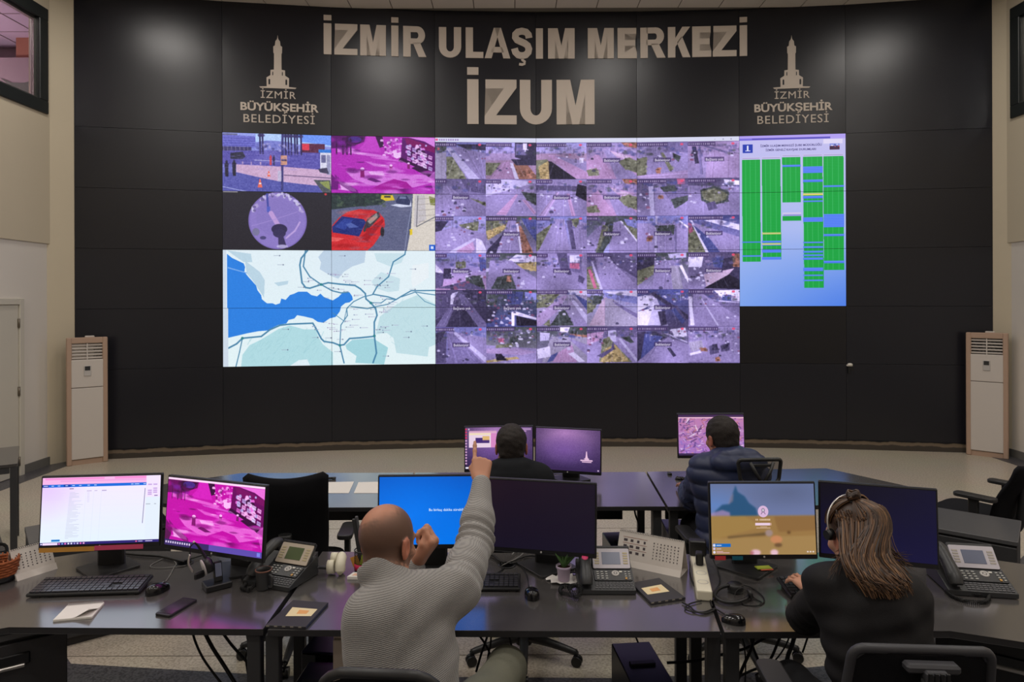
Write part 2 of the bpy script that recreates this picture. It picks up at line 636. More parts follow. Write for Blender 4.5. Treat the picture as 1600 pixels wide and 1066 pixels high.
def cam_plaza(v):
    v.frame(40, 48, 805, 460)
    v.fill((150, 160, 235), (96, 92, 175))
    v.poly([(270, 48), (805, 48), (805, 130), (640, 120), (270, 110)], (178, 205, 250))
    v.poly([(560, 48), (805, 48), (805, 120), (600, 100)], (110, 150, 245))
    v.poly([(270, 110), (350, 95), (480, 100), (560, 120), (560, 160), (270, 160)], (120, 125, 205))
    v.poly([(40, 60), (268, 70), (268, 150), (40, 160)], (108, 108, 200))
    for k in range(4):
        v.line([(45, 85 + k * 18), (265, 88 + k * 16)], 2, (84, 82, 170))
    v.rect(40, 145, 240, 178, (66, 62, 110))
    for x in (48, 75, 102, 130, 160, 190, 215):
        v.line([(x, 146), (x, 178)], 2, (120, 115, 150))
    v.poly([(40, 175), (805, 160), (805, 300), (40, 270)], (92, 86, 172))
    v.poly([(330, 165), (420, 165), (450, 260), (250, 260)], (104, 98, 182))
    v.rect(585, 110, 760, 175, (92, 44, 74)); v.rect(590, 112, 650, 158, (216, 62, 84))
    for x in (300, 318, 480, 500, 520, 545, 562, 590):
        v.line([(x, 52), (x + 3, 190)], 5, (48, 42, 92))
        v.ell(x, 60, 16, 12, (58, 52, 104), 0.8)
    v.poly([(95, 190), (180, 180), (200, 215), (180, 232), (95, 232)], (44, 44, 66))
    v.line([(260, 238), (440, 240)], 2, (180, 175, 220))
    v.poly([(135, 270), (470, 280), (805, 300), (805, 415), (700, 410), (430, 390), (135, 325)], (202, 168, 204))
    v.poly([(40, 330), (140, 330), (430, 385), (700, 412), (740, 460), (40, 460)], (88, 90, 170))
    v.line([(40, 430), (140, 450), (200, 460)], 3, (150, 155, 215))
    v.poly([(680, 370), (800, 370), (805, 460), (745, 460)], (84, 88, 96))
    v.poly([(720, 385), (790, 375), (800, 440), (760, 420)], (140, 150, 92))
    v.rect(728, 170, 805, 320, (216, 216, 238)); v.rect(715, 150, 805, 172, (52, 120, 214))
    v.rect(735, 190, 768, 245, (104, 104, 150)); v.rect(775, 190, 800, 330, (150, 150, 190))
    v.poly([(712, 290), (775, 280), (790, 325), (725, 315)], (70, 66, 96))
    for (x, y, s, c) in ((68, 300, 24, (40, 38, 58)), (120, 295, 24, (42, 40, 60)), (375, 235, 15, (206, 70, 80)), (398, 235, 15, (56, 52, 100))):
        v.ell(x, y - 1.9 * s, s * 0.35, s * 0.45, c)
        v.poly([(x - s * .6, y - 1.5 * s), (x + s * .6, y - 1.5 * s), (x + s * .45, y + s * .4), (x + s * .5, y + 2.4 * s), (x - s * .4, y + 2.4 * s), (x - s * .5, y + .4 * s)], c)
    v.line([(460, 50), (455, 445)], 7, (60, 58, 118))
    v.rect(446, 200, 492, 268, (206, 150, 128)); v.rect(450, 226, 488, 240, (80, 60, 80))
    for (x, y, s) in ((300, 405, 34), (362, 335, 22)):
        v.poly([(x - 3, y - s), (x + 3, y - s), (x + s * .5, y + s * .8), (x - s * .5, y + s * .8)], (230, 110, 96))
        v.rect(x - s * .25, y - s * .2, x + s * .25, y + s * .1, (236, 220, 226))
    v.rect(425, 310, 452, 385, (190, 182, 214))
    for x in (175, 235, 300):
        v.rect(x, 250, x + 8, 272, (180, 150, 190))
    v.line([(470, 340), (800, 355)], 3, (110, 90, 130))
    v.rect(42, 52, 145, 64, (90, 90, 120), 0.8)
    r = random.Random(6)
    for q in range(70):
        x, y = r.uniform(45, 700), r.uniform(165, 300)
        v.ell(x, y, r.uniform(10, 40), r.uniform(2, 6), r.choice([(118, 112, 196), (80, 74, 156), (140, 128, 206)]), 0.3, 0.8)
    for q in range(40):
        v.ell(r.uniform(270, 600), r.uniform(120, 168), r.uniform(4, 14), r.uniform(4, 12), r.choice([(90, 88, 160), (64, 60, 120), (150, 150, 220), (190, 180, 226)]), 0.55, 0.6)
    v.noise(1, 6, 4).noise(41, 5, 2).blur(1)

def cam_purple(v, tint=0):
    A = [(176, 40, 182), (190, 60, 196), (214, 130, 226), (236, 190, 246), (88, 14, 104), (52, 8, 64)] if not tint else \
        [(196, 10, 168), (214, 30, 190), (236, 110, 220), (252, 186, 246), (104, 4, 92), (56, 6, 56)]
    d, m, l, w, k, kk = A
    v.frame(810, 60, 1543, 462)
    v.fill(d, d)
    v.poly([(810, 60), (1050, 60), (1040, 100), (940, 140), (810, 150)], k)
    v.poly([(920, 62), (1040, 66), (1010, 110), (930, 130), (905, 110)], kk)
    v.ell(975, 85, 48, 22, (70, 40, 130))
    v.poly([(1060, 60), (1120, 60), (1160, 170), (990, 165), (1040, 110)], m)
    v.poly([(1120, 60), (1170, 60), (1180, 130), (1150, 140)], kk)
    v.specks(5, 30, (1165, 70, 1310, 205), [w, w, l, d], (9, 22), 0.6)
    v.poly([(1310, 65), (1543, 65), (1543, 360), (1500, 340), (1300, 220)], k)
    v.poly([(1350, 62), (1543, 62), (1543, 130), (1470, 90)], l)
    v.poly([(1330, 70), (1350, 66), (1543, 130), (1543, 170), (1340, 110)], (120, 10, 96))
    v.poly([(1300, 205), (1520, 300), (1510, 350), (1280, 230)], kk)
    v.specks(6, 34, (1340, 115, 1520, 270), [w, l, (180, 170, 230), w, kk], (9, 20), 0.85)
    v.poly([(1245, 175), (1300, 170), (1300, 205), (1270, 215), (1250, 205)], w)
    v.poly([(840, 150), (960, 145), (1000, 170), (1120, 185), (1220, 200), (1200, 215), (1080, 200), (960, 185), (850, 175)], l, 0.8)
    v.poly([(1040, 235), (1150, 255), (1300, 270), (1240, 285), (1110, 270)], l, 0.75)
    v.poly([(1180, 240), (1320, 240), (1400, 270), (1350, 290), (1230, 275)], m)
    v.poly([(1080, 205), (1300, 225), (1420, 280), (1320, 240), (1100, 215)], (226, 150, 236), 0.5)
    v.poly([(910, 310), (1010, 300), (1110, 305), (1200, 315), (1300, 320), (1480, 330), (1540, 370), (1500, 390), (1380, 420), (1330, 380), (1250, 365), (1150, 410), (1060, 400), (960, 360)], l, 0.85)
    v.poly([(1070, 310), (1170, 305), (1190, 335), (1090, 335)], w, 0.8)
    v.poly([(1060, 365), (1090, 350), (1165, 380), (1120, 385)], k, 0.9)
    v.poly([(1150, 400), (1250, 360), (1340, 380), (1400, 440), (1450, 462), (1030, 462)], (160, 14, 150) if not tint else (196, 4, 166))
    v.poly([(860, 375), (975, 430), (985, 452), (880, 440)], w, 0.8)
    v.poly([(830, 330), (880, 370), (990, 440), (1000, 462), (960, 462), (850, 390)], k, 0.6)
    v.poly([(810, 330), (860, 380), (856, 440), (810, 440)], k, 0.8)
    for (x, y, s) in ((1027, 320, 16), (1230, 285, 12), (1355, 265, 10)):
        v.poly([(x - s * .8, y - 1.6 * s), (x + s * .8, y - 1.6 * s), (x + s, y + 2 * s), (x - s * .9, y + 2 * s)], (130, 20, 110))
        v.ell(x, y - 1.8 * s, s * .9, s * .7, w)
    for x in (845, 890, 918, 945):
        v.line([(x, 80), (x + 2, 190)], 4, kk)
    r = random.Random(19)
    for q in range(90):
        x, y = r.uniform(830, 1530), r.uniform(150, 455)
        if y < 300 and x > 1180 + (y - 200) * 1.2: continue
        c_ = r.choice([l, l, w, m, d, k, d])
        s_ = r.uniform(8, 46) * (0.5 + (y - 100) / 350)
        v.ell(x, y, s_ * 1.2, s_ * r.uniform(0.16, 0.36), c_, r.uniform(0.35, 0.75), 0.7)
    for q in range(26):
        v.ell(r.uniform(812, 1000), r.uniform(70, 170), r.uniform(8, 26), r.uniform(6, 18), r.choice([kk, k, d, (120, 30, 150)]), 0.5, 0.8)
    for i_ in range(5):
        for j_ in range(3):
            x = 1345 + 38 * i_; y = 118 + 40 * j_ + 17 * i_
            v.poly([(x, y), (x + 28, y + 10), (x + 26, y + 36), (x - 2, y + 26)], r.choice([w, l, (196, 180, 236), (230, 210, 250)]), 0.8)
            v.line([(x + 4, y + 12), (x + 24, y + 20)], 2, k, 0.7)
    for q in range(20):
        x, y = r.uniform(1180, 1300), r.uniform(70, 200)
        v.ell(x, y, r.uniform(5, 14), r.uniform(5, 16), r.choice([w, w, l, k]), 0.7, 0.5)
    v.poly([(1500, 340), (1543, 300), (1543, 462), (1520, 400)], l, 0.6)
    v.noise(2, 6, 2).blur(1)

def cam_fisheye(v):
    v.frame(40, 465, 805, 862)
    v.fill((44, 42, 52), (40, 38, 46))
    v.rect(42, 465, 145, 472, (150, 146, 150))
    v.ell(424, 662, 206, 196, (128, 110, 186))
    v.ell(424, 662, 196, 187, (140, 122, 196))
    v.ell(424, 640, 150, 130, (134, 118, 190), 0.8)
    r = random.Random(4)
    for k in range(60):
        a = math.radians(200 + 140 * r.random())
        q = r.uniform(0.86, 0.97)
        x, y = 424 + 206 * q * math.cos(a), 662 + 196 * q * math.sin(a)
        v.ell(x, y, r.uniform(6, 14), r.uniform(5, 12), r.choice([(210, 205, 235), (176, 160, 214), (96, 84, 140), (200, 190, 236)]), 0.8)
    v.line([(349, 480), (358, 600)], 6, (70, 76, 160))
    v.rect(348, 565, 370, 600, (84, 96, 190))
    v.line([(376, 610), (425, 690)], 14, (188, 154, 214))
    v.line([(484, 780), (545, 730), (580, 670)], 5, (186, 160, 220))
    v.ell(435, 720, 56, 36, (52, 46, 82)); v.ell(435, 748, 45, 30, (56, 50, 88))
    v.poly([(425, 760), (460, 760), (490, 850), (430, 850)], (60, 52, 92))
    v.ell(320, 780, 22, 12, (76, 70, 120)); v.ell(270, 740, 26, 26, (110, 116, 130), 0.6)
    v.ell(455, 838, 40, 12, (200, 190, 236), 0.8)
    v.line([(240, 700), (380, 660), (560, 600)], 2, (160, 140, 210))
    v.ell(765, 474, 9, 8, (200, 60, 70))
    v.noise(3, 3, 2).blur(1)

def cam_redcar(v):
    v.frame(808, 465, 1543, 862)
    v.fill((70, 80, 92), (88, 92, 128))
    v.poly([(808, 580), (960, 560), (1160, 545), (1240, 470), (1385, 470), (1340, 862), (808, 862)], (94, 98, 132))
    v.poly([(808, 465), (1240, 465), (1160, 540), (960, 560), (808, 580)], (46, 58, 62))
    v.specks(11, 60, (830, 475, 1180, 550), [(58, 78, 70), (36, 44, 52), (80, 96, 80)], (10, 22), 0.7, 0.6)
    v.poly([(1160, 475), (1240, 475), (1255, 510), (1190, 516), (1155, 500)], (214, 186, 56)); v.rect(1180, 480, 1225, 492, (60, 60, 70))
    v.poly([(1225, 545), (1370, 515), (1375, 552), (1300, 560)], (206, 210, 236))
    v.poly([(1262, 515), (1285, 480), (1340, 478), (1368, 520), (1360, 545), (1270, 535)], (52, 58, 96)); v.rect(1290, 484, 1335, 500, (110, 120, 160))
    v.poly([(1385, 465), (1543, 465), (1543, 862), (1340, 862), (1370, 700)], (214, 206, 198))
    v.poly([(1400, 470), (1470, 470), (1480, 640), (1390, 700)], (196, 190, 196))
    v.poly([(1500, 480), (1543, 490), (1543, 545), (1510, 540)], (128, 132, 74))
    for k in range(5):
        v.line([(1425, 500 + 40 * k), (1543, 490 + 40 * k)], 2, (170, 162, 160))
    v.line([(1410, 695), (1543, 625)], 3, (110, 110, 120))
    v.line([(1420, 480), (1410, 695)], 3, (120, 118, 130))
    v.poly([(1360, 715), (1380, 710), (1380, 750), (1362, 755)], (226, 196, 50))
    v.line([(1325, 862), (1345, 720), (1375, 560)], 3, (130, 136, 170))
    R1, R2, R3 = (206, 44, 52), (166, 26, 40), (232, 92, 92)
    v.poly([(808, 740), (812, 690), (860, 635), (920, 595), (1000, 575), (1100, 578), (1145, 600), (1180, 640), (1185, 690), (1150, 760), (1100, 830), (1060, 862), (808, 862)], R1)
    v.poly([(812, 700), (880, 625), (1035, 645), (1050, 665), (1010, 750), (1000, 765), (815, 738)], (34, 46, 118))
    v.poly([(830, 700), (900, 640), (960, 650), (900, 720)], (48, 66, 150))
    v.poly([(910, 680), (945, 670), (1000, 700), (930, 708)], (96, 116, 190), 0.7)
    v.poly([(1030, 720), (1060, 640), (1140, 590), (1152, 625), (1110, 670), (1060, 720), (1035, 735)], (60, 56, 66))
    v.poly([(1060, 660), (1125, 600), (1135, 630), (1080, 680)], (146, 142, 140))
    v.poly([(808, 760), (1010, 775), (1000, 862), (808, 862)], R1); v.poly([(808, 770), (900, 780), (850, 800), (808, 800)], R3)
    v.poly([(1010, 775), (1100, 690), (1170, 640), (1175, 660), (1060, 800)], R2)
    v.ell(1166, 732, 14, 34, (40, 38, 48)); v.ell(1072, 722, 24, 18, R2)
    v.poly([(880, 620), (920, 597), (1010, 578), (1090, 582), (1050, 640)], (190, 34, 46))
    v.rect(1500, 822, 1543, 862, (24, 88, 206)); v.rect(1512, 832, 1532, 852, (210, 220, 250))
    v.rect(820, 467, 945, 478, (40, 44, 56))
    r = random.Random(8)
    for q in range(60):
        x, y = r.uniform(960, 1340), r.uniform(560, 855)
        v.ell(x, y, r.uniform(10, 50), r.uniform(3, 10), r.choice([(110, 114, 146), (80, 84, 118), (124, 126, 156)]), 0.25, 0.8)
    v.ell(960, 600, 90, 16, (240, 120, 110), 0.35, 0.9); v.ell(1085, 640, 40, 14, (236, 130, 120), 0.4, 0.9); v.ell(900, 830, 80, 14, (150, 20, 30), 0.5, 0.9)
    v.noise(4, 5, 3).noise(44, 4, 2).blur(1)

def map_view(v):
    v.frame(38, 42, 1548, 885)
    L, H, H2, S = (224, 238, 246), (186, 212, 228), (200, 224, 234), (44, 128, 224)
    v.fill(L, (226, 242, 246))
    v.poly([(740, 42), (1040, 42), (1030, 130), (940, 160), (880, 200), (840, 250), (790, 230), (710, 180), (720, 130), (700, 90)], (188, 208, 228))
    v.poly([(160, 885), (170, 800), (220, 730), (300, 690), (420, 615), (500, 590), (600, 620), (680, 620), (700, 680), (730, 730), (800, 790), (800, 885)], (176, 218, 226))
    v.poly([(890, 740), (940, 700), (1090, 690), (1200, 760), (1170, 885), (960, 870), (970, 820), (900, 770)], (164, 212, 222))
    v.poly([(1140, 530), (1200, 480), (1300, 420), (1420, 370), (1548, 440), (1548, 740), (1500, 760), (1490, 830), (1260, 800), (1240, 690), (1190, 650), (1110, 660)], (192, 222, 230))
    v.poly([(1080, 270), (1150, 200), (1290, 250), (1280, 340), (1200, 350), (1110, 320)], H2)
    v.poly([(1100, 60), (1330, 60), (1300, 130), (1220, 160), (1120, 120)], H2)
    v.poly([(1380, 150), (1500, 130), (1500, 240), (1380, 320), (1370, 250)], (232, 240, 246))
    v.poly([(190, 120), (290, 200), (325, 260), (320, 390), (290, 340), (240, 260), (200, 210)], H)
    v.poly([(65, 45), (230, 70), (240, 130), (180, 130)], H)
    r = random.Random(12)
    for k in range(60):
        x, y = r.uniform(200, 780), r.uniform(640, 870)
        v.line([(x, y), (x + r.uniform(10, 40), y - r.uniform(15, 45))], 2, (160, 206, 216), 0.6)
    for k in range(46):
        x, y = r.uniform(1180, 1530), r.uniform(430, 780)
        v.line([(x, y), (x + r.uniform(-30, 30), y - r.uniform(10, 40))], 2, (178, 212, 222), 0.6)
    v.poly([(500, 885), (560, 845), (620, 840), (640, 885)], L)
    v.poly([(65, 70), (100, 100), (180, 140), (190, 165), (185, 200), (210, 235), (240, 270), (265, 300), (275, 335), (300, 370), (305, 400), (340, 430), (380, 430), (400, 440), (430, 430), (440, 395), (470, 405), (500, 370), (530, 360), (560, 345), (620, 345), (650, 370), (690, 380), (715, 360), (740, 385), (800, 410), (840, 385), (870, 355), (920, 350), (940, 380), (945, 405), (920, 425), (890, 430), (860, 455), (850, 490), (820, 530), (780, 540), (735, 572), (695, 565), (660, 540), (600, 525), (550, 515), (530, 540), (490, 550), (475, 575), (420, 585), (380, 605), (350, 625), (280, 630), (200, 645), (65, 678)], S)
    v.poly([(390, 280), (490, 265), (485, 290), (420, 305)], H)
    v.poly([(70, 165), (200, 205), (200, 212), (70, 175)], (120, 170, 235))
    T = (78, 134, 170)
    for w, pts in ((5, [(625, 42), (580, 100), (570, 150), (585, 280), (610, 315), (640, 320), (720, 293), (770, 280), (850, 290), (960, 300), (1000, 325), (1035, 360), (1040, 400), (1075, 430), (1110, 470), (1120, 520), (1100, 570), (1100, 670), (1115, 800), (1090, 870)]),
                   (4, [(610, 42), (595, 160), (640, 235), (720, 293), (800, 340), (860, 355), (910, 350)]),
                   (4, [(1330, 42), (1325, 70), (1240, 125), (1205, 235), (1120, 310), (1090, 365), (1200, 385), (1260, 405), (1300, 380), (1370, 340), (1548, 338)]),
                   (3, [(1260, 405), (1190, 400), (1150, 430), (1080, 428)]), (3, [(1300, 385), (1400, 350), (1548, 372)]),
                   (5, [(75, 750), (130, 720), (170, 680), (300, 668), (360, 620), (430, 588), (500, 580), (660, 575), (680, 610), (720, 690), (740, 710), (800, 720), (850, 740), (880, 735), (920, 690), (1000, 685), (1100, 675)]),
                   (4, [(850, 740), (870, 830), (880, 870)]), (3, [(850, 740), (858, 590), (905, 520), (900, 470), (950, 420), (1020, 385), (1090, 368)]),
                   (3, [(170, 680), (150, 780), (125, 885)]), (3, [(930, 455), (1050, 470), (1200, 440), (1260, 405)]), (2, [(1400, 350), (1470, 420), (1548, 450)]),
                   (2, [(800, 500), (880, 560), (900, 470)])):
        v.line(pts, w, T)
    for k in range(70):
        x, y = r.uniform(620, 1250), r.uniform(200, 640)
        if 400 < y < 560 and x < 900:
            continue
        v.ell(x, y, 4, 4, r.choice([(96, 110, 160), (150, 120, 170), (110, 120, 140)]), 0.8)
        v.line([(x + 8, y), (x + r.uniform(20, 60), y)], 2, (176, 176, 206), 0.7)
    for k in range(26):
        x, y = r.uniform(330, 1500), r.uniform(80, 330) if k < 13 else r.uniform(600, 870)
        v.ell(x, y, 5, 5, (92, 100, 130), 0.8)
        v.line([(x - 40, y), (x - 8, y)], 2, (150, 160, 184), 0.6)
    for (x, y) in ((720, 293), (1075, 430), (850, 740), (1100, 672), (170, 680)):
        v.ell(x, y, 10, 10, (50, 130, 140))
    v.rect(38, 42, 64, 462, (206, 218, 232)); v.rect(38, 462, 72, 885, (206, 218, 232))
    v.line([(64, 42), (64, 462)], 2, (230, 240, 250))
    v.noise(5, 1.5, 3)

def table_view(v):
    v.frame(48, 30, 645, 993)
    v.fill((196, 190, 238), (150, 182, 240))
    g = v.a
    h, w = g.shape[:2]
    yy, xx = np.mgrid[0:h, 0:w]
    t = np.clip((yy / h - 0.55) * 2.2, 0, 1) * (0.35 + 0.65 * np.clip(xx / w, 0, 1))
    g += (np.array([70, 120, 228]) - g) * t[..., None] * 0.9
    v.rect(48, 30, 645, 56, (176, 158, 240)); v.rect(120, 44, 560, 55, (90, 80, 190)); v.rect(48, 44, 120, 56, (120, 110, 220))
    v.rect(67, 78, 124, 126, (40, 62, 176)); v.line([(95, 88), (95, 112)], 5, (230, 230, 250)); v.rect(82, 112, 110, 116, (220, 220, 250))
    v.text('İZMİR ULAŞIM MERKEZİ ŞUBE MÜDÜRLÜĞÜ', 340, 94, 6.5, (72, 66, 120), anchor='c'); v.text('İZMİR GENELİ KAVŞAK DURUMLARI', 338, 118, 6.5, (72, 66, 120), anchor='c')
    v.rect(522, 58, 628, 84, (222, 214, 244)); v.rect(556, 84, 612, 118, (130, 140, 220)); v.rect(556, 98, 612, 118, (70, 40, 70)); v.specks(3, 12, (560, 88, 610, 112), [(210, 80, 80), (230, 220, 240), (60, 50, 90)], (4, 9))
    Gn, Bl, Ye = (18, 160, 62), (76, 120, 240), (226, 214, 90)
    cols = [(62, 165, 165, 740, 3), (175, 280, 165, 728, 4), (290, 392, 155, 408, 2), (407, 516, 155, 890, 6), (521, 633, 155, 790, 2)]
    for (x0, x1, y0, y1, dx) in cols:
        v.rect(x0, y0 - 14, x1, y0 - 3, (206, 198, 236))
        v.line([(x0 + 4, y0 - 8), (x1 - 4, y0 - 8)], 2, (150, 140, 200))
        v.poly([(x0, y0), (x1, y0), (x1 + dx, y1), (x0 + dx, y1)], Gn)
        n = int((y1 - y0) / 8.6)
        for k in range(1, n):
            yk = y0 + (y1 - y0) * k / n
            v.line([(x0, yk), (x1 + 2, yk)], 1, (70, 190, 110), 0.55)
        for q in (0.2, 0.45, 0.75):
            v.line([(x0 + (x1 - x0) * q, y0), (x0 + (x1 - x0) * q + dx, y1)], 1.4, (96, 200, 130), 0.6)
    v.rect(292, 466, 396, 478, (206, 198, 236)); v.rect(292, 486, 396, 512, Gn); v.rect(296, 476, 396, 486, (150, 150, 220))
    def st(c, y0, y1, col):
        x0, x1 = cols[c][0] + 1, cols[c][1] + 2
        v.rect(x0, y0, x1, y1, col)
    for (c, a, b, q) in ((0, 628, 634, Bl), (0, 704, 712, Bl), (1, 578, 587, Ye), (1, 638, 647, Ye), (1, 624, 636, Bl), (1, 647, 652, Bl), (1, 672, 690, Bl), (1, 714, 730, Bl),
                         (2, 198, 210, Bl), (3, 210, 247, Bl), (3, 284, 298, Bl), (3, 358, 370, Ye), (3, 374, 388, Bl), (3, 400, 408, Bl), (3, 495, 520, Bl), (3, 632, 640, Bl), (3, 658, 668, Bl), (3, 682, 692, Bl), (3, 702, 712, Bl), (3, 720, 732, Bl), (3, 776, 796, Bl), (3, 816, 824, Bl), (3, 844, 852, Bl),
                         (4, 318, 328, Bl), (4, 478, 552, Bl), (4, 590, 602, Bl), (4, 738, 752, Bl)):
        st(c, a, b, q)
        for yk in range(a + 4, b - 2, 9):
            v.line([(cols[c][0], yk), (cols[c][1], yk)], 1, (120, 160, 250))

# --- the wall of thirty-six traffic cameras
PAL = dict(A=(146, 130, 186), a=(112, 100, 156), S=(158, 158, 230), s=(120, 128, 214), W=(226, 220, 240), w=(190, 182, 220), G=(122, 128, 78), g=(66, 78, 72), Y=(198, 166, 66),
           B=(62, 74, 158), D=(54, 48, 84), d=(82, 72, 120), O=(178, 106, 62), P=(196, 140, 186), p=(172, 140, 190), R=(214, 84, 118), T=(206, 172, 190), K=(34, 30, 52), E=(156, 148, 170), H=(170, 130, 160))
CARS = [(226, 222, 240), (60, 54, 96), (196, 190, 216), (44, 40, 70), (230, 228, 246), (150, 70, 100)]
